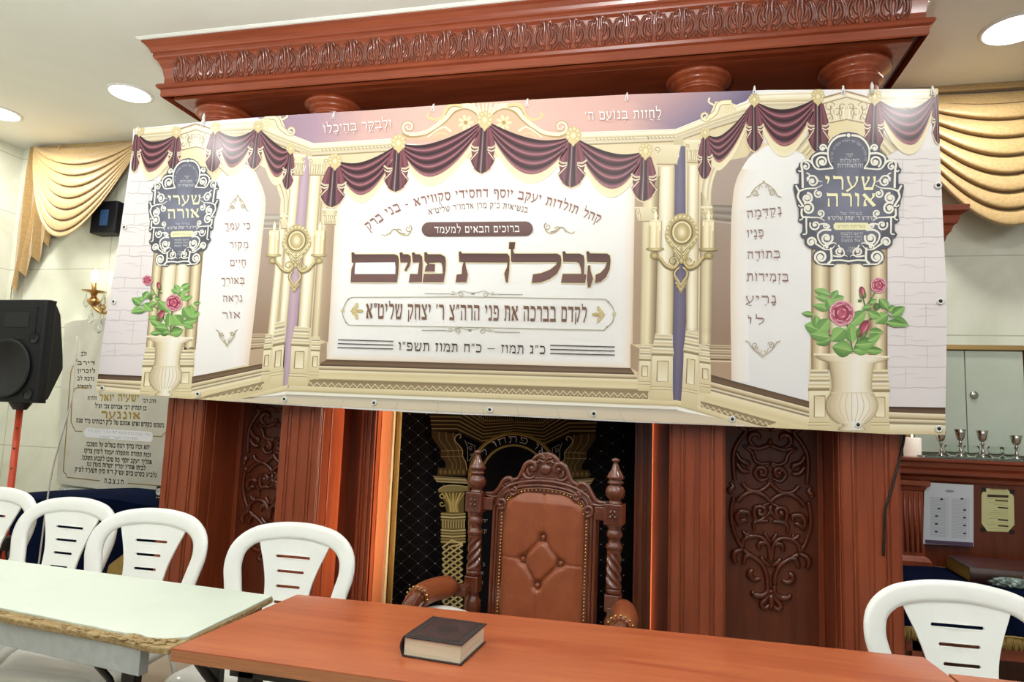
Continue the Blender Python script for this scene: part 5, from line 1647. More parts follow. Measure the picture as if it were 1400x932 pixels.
tw = thing('table', 'white topped folding table with chipped edges and a grey metal apron', 'table', (-2.3, 1.95, 0))
rn = random.Random(11)
fr = [(-3.25, 1.93), (-2.9, 1.895), (-2.5, 1.837), (-2.25, 1.80), (-2.05, 1.763), (-1.95, 1.748), (-1.86, 1.742), (-1.78, 1.728), (-1.7, 1.715), (-1.62, 1.706), (-1.55, 1.70), (-1.49, 1.692), (-1.45, 1.70), (-1.40, 1.678), (-1.36, 1.685), (-1.335, 1.70)]
fr = [(x, y + rn.uniform(-.004, .004)) for x, y in fr]
edge = [(-3.25, 1.90), (-2.3, 1.765), (-1.9, 1.702), (-1.5, 1.662), (-1.36, 1.638), (-1.305, 1.64), (-1.299, 1.68), (-1.308, 2.0), (-1.316, 2.166), (-2.62, 2.257), (-3.25, 2.30)]
m = MB(); slab(m, edge, 0.7285, 0.7465); m.build('particle_board', CHIP, tw, bevel=0.004)
m = MB(); slab(m, fr + [(-1.305, 1.72), (-1.311, 2.0), (-1.319, 2.164), (-2.62, 2.253), (-3.25, 2.296)], 0.7465, 0.7535)
m.build('laminate_surface', WHITEL, tw, bevel=0.001)
m = MB()       # ragged chips along the torn edge
for k in range(120):
    t = rn.random()
    x = -3.2 + 1.86 * t
    y = 1.895 - (x + 3.2) * 0.138 + rn.uniform(-.004, .02)
    m.ball((x, y, 0.7465 + rn.uniform(-.002, .003)), (rn.uniform(.006, .025), rn.uniform(.002, .006), .0022), 6, 4)
for k in range(40):
    m.ball((-1.42 + rn.uniform(-.06, .1), 1.672 + rn.uniform(-.02, .03), 0.749), (rn.uniform(.006, .02), rn.uniform(.004, .01), .004), 6, 4)
m.tube([(x, y - .012, .745) for x, y in fr[:-1]], .004, 6)
m.build('broken_edge', CHIP, tw)
m = MB()
P0, P1 = Vector((-3.2, 1.889)), Vector((-1.402, 1.655))
dv = (P1 - P0).normalized(); nv = Vector((dv.y, -dv.x))
def apr(m, a, b, h0, h1, t):
    h1 = .7285 if h1 > .7 else h1
    h0 = .7255 if h0 > .7 else h0
    a3, b3 = P0 + dv * a, P0 + dv * b
    slab(m, [tuple(a3), tuple(b3), tuple(b3 - nv * t), tuple(a3 - nv * t)], h0, h1)
Lq = (P1 - P0).length
apr(m, 0, Lq, 0.656, 0.7215, 0.0025); apr(m, 0, Lq, 0.656, 0.6585, 0.025); apr(m, 0, Lq, 0.719, 0.7215, 0.03); apr(m, Lq - .0025, Lq, 0.656, 0.7215, 0.03)
m.build('apron_rail', STEEL, tw, bevel=0.001)
for (x, y) in ((-1.475, 1.71), (-1.475, 2.10), (-3.05, 1.93), (-3.05, 2.2)):
    m = MB(); m.box(x - .022, x + .022, y - .012, y + .02, 0, 0.7286); m.build('leg', BLACKM, tw, bevel=0.002)
m = MB()
m.tube([(-1.69, 1.76, 0.70), (-1.64, 1.765, 0.62), (-1.60, 1.77, 0.585), (-1.50, 1.775, 0.40)], 0.013, 4, flat=(1, .5))
m.build('folding_brace', BLACKM, tw)
m = MB()
m.tube([(-1.42, 1.84, 0.70), (-1.34, 1.86, 0.60), (-1.22, 1.9, 0.46)], 0.015, 4, flat=(1, .5))
m.build('folding_brace', BLACKM, tw)

# ------------------------------------------------------------------ the black book
def book(name, label, loc, rz, w, d, h, cover, pages, deco=None):
    """w across, d deep (spine along the left side), lying flat; built at the world origin, then moved"""
    t = thing(name, label, 'book')
    m = MB()
    m.box(-w / 2, w / 2, -d / 2, d / 2, 0, .004); m.box(-w / 2, w / 2, -d / 2, d / 2, h - .004, h)
    n = 8
    arc = [(-w / 2 - .010 * sin(pi * i / n), .0 + h * i / n) for i in range(n + 1)]
    V = [(x, y, z) for y in (-d / 2, d / 2) for x, z in arc] + [(x + .005, y, z) for y in (-d / 2, d / 2) for x, z in arc]
    k = n + 1
    F = []
    for i in range(n):
        F += [(i, i + 1, k + i + 1, k + i), (2 * k + i, 3 * k + i, 3 * k + i + 1, 2 * k + i + 1), (i, 2 * k + i, 2 * k + i + 1, i + 1), (k + i, k + i + 1, 3 * k + i + 1, 3 * k + i)]
    m.add(V, F, True)
    cv = m.build('cover', cover, t, bevel=.0015)
    m = MB(); m.box(-w / 2 + .002, w / 2 - .006, -d / 2 + .006, d / 2 - .006, .004, h - .004)
    m.build('page_block', pages, t)
    if deco: deco(t, cv, w, d, h)
    t.location = loc
    t.rotation_euler = (0, 0, rz)
    return t
def deco_small(t, cv, w, d, h):
    m = MB()
    z = h + .0002
    def ribbon(loop, r):
        m.tube([Vector((x, y, z)) for x, y in loop], r, 4, closed=True, flat=(.6, 1))
    for q in (.008, .020):
        ribbon([(-w / 2 + q, -d / 2 + q), (w / 2 - q, -d / 2 + q), (w / 2 - q, d / 2 - q), (-w / 2 + q, d / 2 - q)], .0012)
    hx = [(.034 * cos(math.radians(a)), .046 * sin(math.radians(a))) for a in range(0, 360, 60)]
    ribbon(hx, .0012); ribbon([(x * .8, y * .8) for x, y in hx], .0008)
    m.plate([(x * .55, y * .55) for x, y in hx], lambda x, y, q: Vector((x, y, q)), h - .0005, h + .0006)
    m.build('tooled_border', MATS['black_leather_binding_tooled'], cv)
    m = MB()
    m.plate([(-w / 2 + .022, -d / 2 + .022), (w / 2 - .022, -d / 2 + .022), (w / 2 - .022, d / 2 - .022), (-w / 2 + .022, d / 2 - .022)], lambda x, y, q: Vector((x, y, q)), h - .0005, h + .0002)
    m.build('cover_panel', MATS['maroon_panel'], cv)
mat('black_leather_binding_tooled', '1d181a', 0.3)
mat('maroon_panel', '33191c', 0.36, color2='3d2022', nscale=30)
bk = book('book', 'small thick black leather prayer book lying on the cherry table', (-0.582, 1.862, 0.7512), math.radians(-5), 0.172, 0.195, 0.054, BOOKC, PAGES, deco_small)

# ------------------------------------------------------------------ white plastic chairs
def make_chair(label, group):
    t = thing('plastic_chair', label, 'chair', (0, 0, 0), 0, group)
    tilt = math.radians(13)
    z0 = 0.43
    def BP(u, v, d):
        v *= .93           # back plane: u across, v up from the seat, d thickness forward; gently curved
        y = 0.19 + (v) * math.tan(tilt) - d - 0.35 * u * u
        return Vector((u, y, z0 + v))
    # frame loop
    m = MB()
    loop = catmull([(-.215, -.02), (-.232, .12), (-.262, .25), (-.278, .33), (-.262, .405), (-.2, .458), (-.1, .482), (0, .488), (.1, .482), (.2, .458), (.262, .405), (.278, .33), (.262, .25), (.232, .12), (.215, -.02)], 5)
    pts, R = [BP(u * .93, v - .012, 0.0) for u, v in loop], []
    k = len(loop) - 1
    V, F = [], []
    n = 10
    for i, (u, v) in enumerate(loop):
        a, b = loop[max(0, i - 1)], loop[min(k, i + 1)]
        tx, tv = b[0] - a[0], b[1] - a[1]
        l = math.hypot(tx, tv)
        nx, nv_ = -tv / l, tx / l          # across the band, in the back plane
        wd = 0.038 if abs(u) < .2 and v > .3 else 0.034 + .004 * min(1, max(0, (.4 - abs(v - .4)) / .4))
        for j in range(n):
            th = 2 * pi * j / n
            c_, s_ = cos(th), sin(th)
            sq = lambda q: math.copysign(abs(q) ** .6, q)
            V.append(BP(u * .95 + nx * wd * sq(c_), v - .01 + nv_ * wd * sq(c_), 0.013 * sq(s_) + 0.006))
    for i in range(k):
        for j in range(n):
            j2 = (j + 1) % n
            F.append((i * n + j, i * n + j2, (i + 1) * n + j2, (i + 1) * n + j))
    F += [tuple(range(n)), tuple(k * n + j for j in range(n))]
    m.add(V, F, True)
    m.build('back_frame', WHITEP, t)
    # splat with slots
    m = MB()
    side = catmull([(.108, -.02), (.098, .08), (.098, .16), (.108, .25), (.13, .33), (.158, .405), (.165, .43)], 4)
    outl = [(-u, v) for u, v in side][::-1] + side
    outl = [(-u, v) for u, v in side] + [(-.08, .452), (0, .457), (.08, .452)] + side[::-1]
    holes = []
    for (v, hw) in ((.172, .050), (.238, .053), (.301, .060), (.364, .078)):
        h_ = .0065
        holes.append([(-hw, v - h_), (hw, v - h_), (hw + .004, v), (hw, v + h_), (-hw, v + h_), (-hw - .004, v)])
    m.plate(outl, lambda u, v, d: BP(u, v, d), 0.002, 0.012, holes=holes, grid=.035)
    m.build('back_splat', WHITEP, t, bevel=.002)
    # seat: dished, front edge rolled down
    m = MB()
    def seat(u, v, dz=0):
        x = (u - .5) * 2
        y = .22 - .47 * v
        hw = (.215 + .03 * v) * (1 - .10 * max(0, v - .8) / .2)
        z = z0 - .016 * (1 - x * x) * sin(pi * min(1, v * 1.1)) - .05 * max(0, (v - .78) / .22) ** 2 - .03 * abs(x) ** 8
        return (x * hw, y, z + dz)
    m.sheet(lambda u, v: seat(u, v), 24, 24)
    rim = [seat(0, j / 24) for j in range(25)] + [seat(i / 24, 1) for i in range(1, 25)] + [seat(1, 1 - j / 24) for j in range(1, 25)] + [seat(1 - i / 24, 0) for i in range(1, 24)]
    kk = len(rim)
    m.add(rim + [(x * 1.02, y - .004 if y < 0 else y, z - .055) for x, y, z in rim], [(i, (i + 1) % kk, kk + (i + 1) % kk, kk + i) for i in range(kk)], True)
    m.build('seat', WHITEP, t, solid=.005)
    # four splayed channel legs
    for sx in (-1, 1):
        for (y0, y1) in ((-.205, -.25), (.17, .27)):
            m = MB()
            a, b = Vector((sx * .205, y0, z0 - .02)), Vector((sx * .25, y1, 0.0))
            V, F = [], []
            for i in range(7):
                q = i / 6
                c_ = a.lerp(b, q)
                w_ = .034 - .01 * q
                sec = [(-sx * w_, .004), (0, .004), (.0, -w_ * (1 if y0 > 0 else -1) * -1)]
                sgy = 1 if y0 < 0 else -1
                for (ox, oy) in ((-sx * w_, 0), (-sx * .006, 0), (0, sgy * .006), (0, sgy * w_), (-sx * .005, sgy * w_), (-sx * .007, sgy * .007), (-sx * w_, sgy * .005)):
                    V.append(c_ + Vector((ox, oy, 0)))
            for i in range(6):
                for j in range(7):
                    j2 = (j + 1) % 7
                    F.append((i * 7 + j, i * 7 + j2, (i + 1) * 7 + j2, (i + 1) * 7 + j))
            F += [tuple(range(7)), tuple(42 + j for j in range(7))]
            m.add(V, F)
            m.build('leg', WHITEP, t)
    return t
CH = make_chair('white plastic chair behind the chipped table, nearest the throne', 'white plastic chairs along the tables')
spots = [(-1.53, 2.40, 0.02, None, 1.0), (-2.255, 2.42, 0.05, 'white plastic chair with gold fringe showing through its back', 1.01), (-2.85, 2.54, -0.02, 'white plastic chair second from the left, before the navy draped table', 1.01),
         (-3.42, 2.62, 0.0, 'white plastic chair cut off by the left edge of the photo', 1.02), (0.985, 2.32, 0.03, 'white plastic chair alone at the right, before the navy cloth shelf', .995)]
for i, (x, y, a, lb, sc_) in enumerate(spots):
    o = CH if i == 0 else copy_tree(CH)
    o.location = (x, y, 0)
    o.rotation_euler = (0, 0, a)
    o.scale = (sc_, sc_, sc_)
    if lb: o['label'] = lb
# ------------------------------------------------------------------ the throne
th = thing('throne_armchair', 'carved walnut throne armchair with buttoned tan leather back before the black curtain', 'armchair', (0, 0, 0))
PX = 0.325
def turned(m, x, y, prof, n=20, rf=None):
    m.lathe(prof, (x, y, 0), n, None, rf)
for s in (-1, 1):
    x = s * PX
    m = MB()
    # front and lower part, twisted shaft, neck
    turned(m, x, 0, [(.03, 0), (.034, .03), (.026, .06), (.034, .1), (.036, .16), (.03, .2), (.03, .46), (.024, .47), (.034, .49), (.04, .53), (.038, .565), (.026, .585), (.03, .60)])
    m.box(x - .032, x + .032, -.032, .032, .60, .672)
    m.build('rear_leg', WALNUT, th, bevel=.004)
    m = MB()
    turned(m, x, 0, [(.026, .672), (.034, .678), (.034, .692), (.027, .7)], 20)
    zs = [.70 + .155 * i / 60 for i in range(61)]
    V, F = [], []
    n = 32
    for i, z in enumerate(zs):
        t_ = i / 60
        r0 = .0335 - .003 * t_
        env = min(1, 5 * t_, 5 * (1 - t_))
        for j in range(n):
            a = 2 * pi * j / n
            lobes = abs(cos(2 * (a + s * t_ * 6.0)))
            rr = r0 * (1.06 - .42 * env * (1 - lobes))
            V.append((x + rr * cos(a), rr * sin(a), z))
    for i in range(60):
        for j in range(n):
            j2 = (j + 1) % n
            F.append((i * n + j, i * n + j2, (i + 1) * n + j2, (i + 1) * n + j))
    m.add(V, F, True)
    turned(m, x, 0, [(.03, .853), (.036, .86), (.036, .873), (.028, .882), (.026, .9), (.034, .908), (.036, .922), (.03, .934), (.027, .94), (.033, .95), (.033, .962)], 20)
    m.build('twisted_post', WALNUT, th)
    m = MB()
    m.box(x - .04, x + .04, -.04, .04, .96, 1.048)
    blk = m.build('rosette_block', WALNUT, th, bevel=.003)
    m = MB()
    m.box(x - .027, x + .027, -.0435, -.0395, .974, .978); m.box(x - .027, x + .027, -.0435, -.0395, 1.03, 1.034)
    m.box(x - .027, x - .023, -.0435, -.0395, .974, 1.034); m.box(x + .023, x + .027, -.0435, -.0395, .974, 1.034)
    for k in range(4):
        a = pi / 4 + k * pi / 2
        m.ball((x + .013 * cos(a), -.041, 1.004 + .015 * sin(a)), (.009, .006, .009), 8, 6)
        m.ball((x + .019 * cos(a + pi / 4), -.041, 1.004 + .02 * sin(a + pi / 4)), (.004, .004, .004), 6, 5)
    m.ball((x, -.043, 1.004), .006, 8, 6)
    m.build('rosette', WALNUT, blk)
    m = MB()
    turned(m, x, 0, [(.034, 1.047), (.03, 1.053), (.024, 1.06), (.028, 1.066), (.041, 1.083), (.043, 1.1), (.036, 1.118), (.024, 1.126), (.032, 1.131), (.036, 1.137), (.031, 1.143), (.025, 1.147), (.037, 1.153), (.04, 1.16), (.033, 1.17), (.019, 1.193), (.011, 1.215), (.009, 1.222), (.017, 1.227), (.018, 1.233), (.011, 1.239), (.002, 1.241)], 24)
    m.build('finial', WALNUT, th)
# back frame: arched panel with mouldings
def arch(hw, z0, zsh, ztop, n=22, sh=0.03):
    """outline from bottom left, up, round the top, down to bottom right"""
    L = [(-hw, z0), (-hw, zsh)]
    top = []
    for i in range(n + 1):
        a = pi - pi * i / n
        top.append((hw * .93 * cos(a), zsh + sh + (ztop - zsh - sh) * sin(a) ** .8))
    return L + top + [(hw, zsh), (hw, z0)]
tl = math.radians(4)
def BK(u, v, d):        # back plane leaning a little backwards; d = towards the sitter
    return Vector((u, 0.03 - d + (v - .5) * math.tan(tl) * .5, v))
m = MB()
m.plate(arch(.248, .44, 1.015, 1.135), BK, 0.0, 0.035)
m.box(-PX, -.24, -.012, .03, .972, 1.028); m.box(.24, PX, -.012, .03, .972, 1.028)
m.box(-PX, PX, .0, .04, .42, .47)
m.build('back_frame', WALNUT, th, bevel=.006)
m = MB()
for hw, zs, zt, r in ((.238, .99, 1.118, .009), (.222, .985, 1.098, .007), (.206, .98, 1.085, .006)):
    pl = arch(hw, .45, zs, zt, sh=.02)
    pl = [pl[0]] + [(pl[1][0], .45 + (pl[1][1] - .45) * q / 6) for q in range(1, 7)] + pl[2:-2] + [(pl[-2][0], .45 + (pl[-2][1] - .45) * q / 6) for q in range(6, 0, -1)] + [pl[-1]]
    m.tube([BK(u, v, .036) for u, v in pl], r, 8)
# shoulder volutes
for s in (-1, 1):
    m.tube([BK(s * (.205 + p[0]), 1.005 + p[1], .04) for p in spiral(0, 0, .026, .006, 250 if s > 0 else -70, 1.3 * s, 22)], .009, 8)
    m.tube([BK(s * (.15 + p[0]), 1.062 + p[1], .04) for p in spiral(0, 0, .022, .005, 80 if s > 0 else 100, -1.2 * s, 20)], .008, 8)
m.build('frame_moulding', WALNUT, th)
# carved crest
m = MB()
cr = [(0, 1.10), (.2, 1.06), (.23, 1.05), (.29, 1.036), (.292, 1.05), (.262, 1.05), (.235, 1.06), (.205, 1.105), (.175, 1.125), (.155, 1.118), (.125, 1.135), (.105, 1.17), (.085, 1.2), (.062, 1.207), (.055, 1.225), (.03, 1.243), (0, 1.247)]
ol = [(-u, v) for u, v in cr[::-1]] + cr[1:]
m.plate(ol, BK, 0.004, 0.03)
crest = m.build('crest_rail', WALNUT, th, bevel=.004)
m = MB()
for s in (-1, 1):
    def T(pts, r, d=.034):
        q = catmull([(s * u, v) for u, v in pts], 5)
        k = len(q) - 1
        m.tube([BK(u, v, d) for u, v in q], [r * (.5 + .5 * sin(pi * (.1 + .85 * i / k))) for i in range(k + 1)], 8)
    T([(.285, 1.045), (.25, 1.045), (.225, 1.065), (.2, 1.105), (.175, 1.12), (.158, 1.11), (.16, 1.09), (.178, 1.088)], .012)
    T([(.29, 1.04), (.25, 1.03), (.21, 1.04), (.18, 1.07), (.165, 1.085)], .009)
    for k in range(4):
        m.ball(BK(s * (.19 + k * .014), 1.092 - k * .011, .034), (.009, .006, .007), 8, 6)
    T([(.155, 1.115), (.13, 1.12), (.112, 1.15), (.095, 1.185), (.07, 1.2), (.05, 1.19), (.046, 1.17), (.062, 1.162), (.07, 1.174)], .012)
    T([(.1, 1.18), (.108, 1.15), (.09, 1.128), (.066, 1.126), (.05, 1.135)], .010)
    T([(.085, 1.17), (.085, 1.15), (.07, 1.14)], .008)
    m.ball(BK(s * .063, 1.172, .036), (.012, .01, .012), 10, 8)
    T([(.0, 1.215), (.02, 1.235), (.045, 1.225), (.06, 1.205), (.04, 1.2), (.025, 1.21)], .009)
    T([(.0, 1.205), (.012, 1.222), (.03, 1.222)], .007); T([(.0, 1.2), (.02, 1.207), (.04, 1.212)], .006)
    T([(.0, 1.115), (.05, 1.113), (.1, 1.1), (.15, 1.07)], .008)
m.ball(BK(0, 1.17, .03), (.029, .016, .026), 16, 10)
m.build('crest_carving', WALNUT, crest, recalc=False)
# buttoned cushion
m = MB()
CB = ((.004, .872), (-.088, .770), (.090, .770), (-.014, .664))
def seg(p, a, b):
    dx, dy = b[0] - a[0], b[1] - a[1]
    t = max(0, min(1, ((p[0] - a[0]) * dx + (p[1] - a[1]) * dy) / (dx * dx + dy * dy)))
    return math.hypot(p[0] - a[0] - dx * t, p[1] - a[1] - dy * t)
SG = [(CB[0], CB[1]), (CB[0], CB[2]), (CB[1], CB[3]), (CB[2], CB[3]), (CB[0], (0.0, 1.075)), (CB[3], (-.02, .46)), (CB[1], (-.2, .776)), (CB[2], (.2, .766))]
def cush(u, v):
    z = .455 + (1.072 - .455) * v
    if z < .985: hw = .195 - .012 * max(0, (.985 - z) / .5) * 0
    else: hw = .195 * max(0.02, 1 - ((z - .985) / .088) ** 2.2) ** .6
    x = (u - .5) * 2 * hw
    e = min(1, (1 - abs(u - .5) * 2) * 5, (1 - v) * 12 + .0, v * 10 + .1)
    h = .022 + .03 * max(0, e) ** .5
    for k, (a, b) in enumerate(SG):
        d = seg((x, z), a, b)
        h -= (.012 if k < 4 else .0045) * math.exp(-(d / (.010 if k < 4 else .006)) ** 2)
    for c in CB:
        d = math.hypot(x - c[0], z - c[1])
        h -= .022 * math.exp(-(d / .020) ** 2)
    return BK(x, z, h)
m.sheet(cush, 96, 130)
cu = m.build('back_cushion', LEATHER, th)
m = MB()
for c in CB:
    m.ball(BK(c[0], c[1], .036), (.0105, .007, .0105), 12, 8)
m.build('button', LEATHER, cu)
m = MB()
pl = arch(.199, .47, .975, 1.078, 30, .012)
pl = [(-.199, .47 + .505 * q / 34) for q in range(35)] + pl[2:-2] + [(.199, .975 - .505 * q / 34) for q in range(35)]
acc, last = 0, None
for a, b in zip(pl, pl[1:]):
    L_ = math.hypot(b[0] - a[0], b[1] - a[1])
    n_ = max(1, round(L_ / .0145))
    for q in range(n_):
        u, v = a[0] + (b[0] - a[0]) * q / n_, a[1] + (b[1] - a[1]) * q / n_
        m.ball(BK(u, v, .037), (.0052, .004, .0052), 8, 5)
m.build('nailhead_trim', BRASS, cu)
# seat, rails, front legs
m = MB()
m.sheet(lambda u, v: ((u - .5) * .56, .0 - .5 * v, .40 + .06 * (min(1, (1 - abs(u - .5) * 2) * 6) * min(1, v * 8, (1 - v) * 8)) ** .5), 24, 24)
m.sheet(lambda u, v: ((u - .5) * .56, .0 - .5 * (1 - v), .39), 4, 4)
m.build('seat_cushion', LEATHER, th)
m = MB()
m.box(-.3, .3, -.53, -.49, .31, .40); m.box(-.3, .3, 0, .04, .31, .40); m.box(-.31, -.27, -.5, .02, .31, .40); m.box(.27, .31, -.5, .02, .31, .40)
m.build('seat_rail', WALNUT, th, bevel=.006)
for s in (-1, 1):
    m = MB()
    turned(m, s * .3, -.5, [(.02, 0), (.032, .02), (.022, .05), (.03, .12), (.038, .2), (.026, .27), (.034, .3), (.034, .42), (.025, .44), (.032, .5), (.024, .56), (.03, .6)])
    m.build('front_leg', WALNUT, th)
    # arms: bowed rail, leather pad, scrolled front end
    m = MB()
    ax = lambda t: s * (PX + .015 + .088 * sin(pi * min(1, t * .72)))
    P_ = [Vector((ax(t / 10), -.44 * t / 10, .617 + .012 * sin(pi * t / 10))) for t in range(11)]
    m.tube(P_, .022, 8)
    m.box(min(s * PX, s * (PX + .05)) - .005, max(s * PX, s * (PX + .05)) + .005, -.10, -.02, .597, .637)
    arm = m.build('armrest', WALNUT, th, bevel=.002)
    m = MB()
    Q = [Vector((ax(t / 14), -.44 * t / 14, .63 + .014 * sin(pi * t / 14))) for t in range(3, 12)]
    k = len(Q) - 1
    m.tube(Q, [.03 + .019 * min(1, 6 * i / k + .15, 8 * (k - i) / k + .75) for i in range(k + 1)], 16)
    m.build('arm_pad', LEATHER, arm)
    m = MB()
    e = Q[-1]
    for q in range(9):
        a = pi * (q / 8)
        m.ball((e.x + .049 * cos(a), e.y - .002, e.z + .047 * sin(a)), .006, 8, 6)
    m.build('nailhead_trim', BRASS, arm)
    m = MB()
    tip = catmull([(e.x, e.y, e.z), (ax(.86), -.385, .635), (ax(.95), -.44, .615), (ax(1.0), -.475, .58), (ax(1.0), -.465, .547), (ax(.98), -.44, .555)], 5)
    m.tube(tip, [.038 - .012 * i / 25 for i in range(26)], 14)
    for q in (-2, -1, 0, 1, 2):
        m.tube([(p[0] + q * .012, p[1] - .004, p[2] + (.034 - .012 * i / 25) * (1 - .12 * abs(q))) for i, p in enumerate(tip[:18])], .0045, 6)
    m.build('arm_scroll', WALNUT, arm)
    m = MB()
    m.tube(catmull([(s * .3, -.5, .55), (s * .32, -.47, .58), (ax(.95), -.44, .605)], 4), .022, 8)
    m.build('arm_support', WALNUT, th)
th.location = (-0.508, 2.985, 0)
th.rotation_euler = (0, 0, math.radians(-8))

# a low white stool whose rounded seat shows under the throne's left arm
pc = thing('plastic_stool', 'low white plastic stool with a rounded seat under the left arm of the throne', 'stool', (-0.90, 2.80, 0))
m = MB()
m.sheet(lambda u, v: (-1.03 + .28 * u, 2.71 + .18 * v, .528 + .06 * (max(0, sin(pi * u) * sin(pi * v))) ** .5), 24, 18)
m.sheet(lambda u, v: (-1.03 + .28 * u, 2.71 + .18 * (1 - v), .51), 4, 4)
m.box(-1.03, -.75, 2.71, 2.89, .51, .53)
m.build('seat', WHITEP, pc)
for x in (-1.02, -.785):
    for y in (2.72, 2.855):
        m = MB(); m.box(x, x + .025, y, y + .025, 0, .511); m.build('leg', WHITEP, pc)
# ------------------------------------------------------------------ right side: sideboard, cabinet, goblets
sb = thing('sideboard', 'cherry wood sideboard with fluted pilaster and moulded top at the far right', 'sideboard', (1.9, 4.4, 0))
SX0, SX1 = 1.20, 2.75
m = MB()
m.box(SX0 + .16, SX1, 4.30, 4.73, 0.02, 1.16)
m.build('back_panel', WOODP, sb)
m = MB()
m.box(SX0 + .15, SX0 + .268, 4.262, 4.31, 0.1, 1.105)
for k in range(4):
    x = SX0 + .17 + k * .0262
    m.tube([(x, 4.262, .72), (x, 4.262, 1.05)], .007, 8)
m.mould([(0, 1.06), (.008, 1.065), (.016, 1.085), (.03, 1.095), (.03, 1.12), (0, 1.12)], [(SX0 + .15, 4.30), (SX0 + .15, 4.262), (SX0 + .268, 4.262), (SX0 + .268, 4.30)])
m.mould([(0, .645), (.026, .645), (.026, .672), (.014, .69), (0, .70)], [(SX0 + .15, 4.30), (SX0 + .15, 4.262), (SX0 + .268, 4.262), (SX0 + .268, 4.30)])
m.build('fluted_pilaster', WOOD, sb)
m = MB()
m.mould([(0, 1.115), (.008, 1.12), (.012, 1.14), (.03, 1.152), (.05, 1.16), (.05, 1.18), (.04, 1.186), (.052, 1.2), (.058, 1.225), (.075, 1.235), (.075, 1.25), (0, 1.25)], [(SX0 + .14, 4.73), (SX0 + .14, 4.30), (SX1, 4.30)])
m.box(SX0 + .12, SX1, 4.29, 4.73, 1.13, 1.249)
m.build('moulded_top', WOODH, sb)
m = MB()
m.box(SX0 + .02, SX1, 3.82, 4.30, 0.60, 0.638)
m.box(SX0 + .02, SX1, 3.84, 3.87, 0.30, 0.36)
m.build('lower_shelf', WOODH, sb, bevel=.005)
for x in (SX0 + .05, SX1 - .1):
    m = MB(); m.box(x, x + .05, 3.84, 3.89, 0, .601); m.build('leg', WOOD, sb, bevel=.004)

vc = thing('velvet_cloth', 'navy velvet cloth with gold fringe spread over the lower shelf at the right', 'cloth', (1.9, 4.05, 0.5))
m = MB()
def cloth(u, v):
    x = SX0 + (SX1 - SX0) * u
    if v < .5: return (x, 4.262 - (4.262 - 3.80) * v / .5, .646 + .002 * sin(x * 31))
    q = (v - .5) / .5
    return (x, 3.80 - .012 * sin(min(1, q * 4) * pi / 2) - .006 * sin(x * 44) * q, .646 - .215 * q)
m.sheet(cloth, 80, 24)
m.sheet(lambda u, v: (SX0 - .004, 3.79 + .47 * u, .646 - .215 * v + .0), 16, 8)
m.build('velvet_top', VELVET, vc, solid=.006)
def fringe(m, pts, drop, step=.0045):
    """hanging threads along a polyline of (x, y, z)"""
    rr = random.Random(2)
    for a, b in zip(pts, pts[1:]):
        a, b = Vector(a), Vector(b)
        L_ = (b - a).length
        n_ = max(1, int(L_ / step))
        for k in range(n_):
            p = a.lerp(b, k / n_)
            d = drop * rr.uniform(.9, 1.05)
            m.tube([p, p + Vector((rr.uniform(-.003, .003), rr.uniform(-.004, .002), -d * .6)), p + Vector((rr.uniform(-.006, .006), rr.uniform(-.006, .004), -d))], .0022, 4)
m = MB()
fringe(m, [cloth(.0, 1), cloth(.2, 1), cloth(.4, 1), cloth(.6, 1)], .062)
m.tube([cloth(i / 40, 1) for i in range(27)], .006, 6)
m.tube([cloth(i / 40, 0.0) for i in range(0, 12)], .004, 6)
m.build('gold_fringe', FRINGE, vc)

def deco_big(t, cv, w, d, h):
    m = MB()
    m.plate([(-w / 2 + .03, -d / 2 + .03), (w / 2 - .03, -d / 2 + .03), (w / 2 - .03, d / 2 - .03), (-w / 2 + .03, d / 2 - .03)], lambda x, y, q: Vector((x, y, q)), h - .0005, h + .0005)
    m.build('cover_panel', BOOKR, cv)
    for k in range(4):
        m = MB(); m.box(-w / 2 - .0112, -w / 2 - .008, -.09 + k * .05, -.078 + k * .05, .018, h - .018)
        m.build('gilt_tooling', GOLD, cv)
book('book', 'large dark red leather volume lying on the navy velvet cloth', (1.80, 4.05, .652), math.radians(87), .34, .50, .072, mat('brown_leather_binding', '35211d', .35, color2='422822', nscale=14), PAGEG, deco_big)

fb = thing('plastic_bag', 'small crinkled silvery plastic bag at the front of the navy velvet shelf', 'bag', (1.70, 3.828, .652))
m = MB()
rr = random.Random(4)
def crink(u, v):
    a, b = 2 * pi * u, pi * v
    r_ = 1 + .28 * sin(7 * a + 3 * b) * sin(b) + .18 * sin(13 * a - 5 * b) * sin(b)
    return (1.70 + .075 * r_ * cos(a) * sin(b), 3.828 + .018 * r_ * sin(a) * sin(b), 0.676 + .024 * r_ * cos(b))
m.sheet(crink, 60, 24)
m.build('crinkled_film', PLASTICBAG, fb)

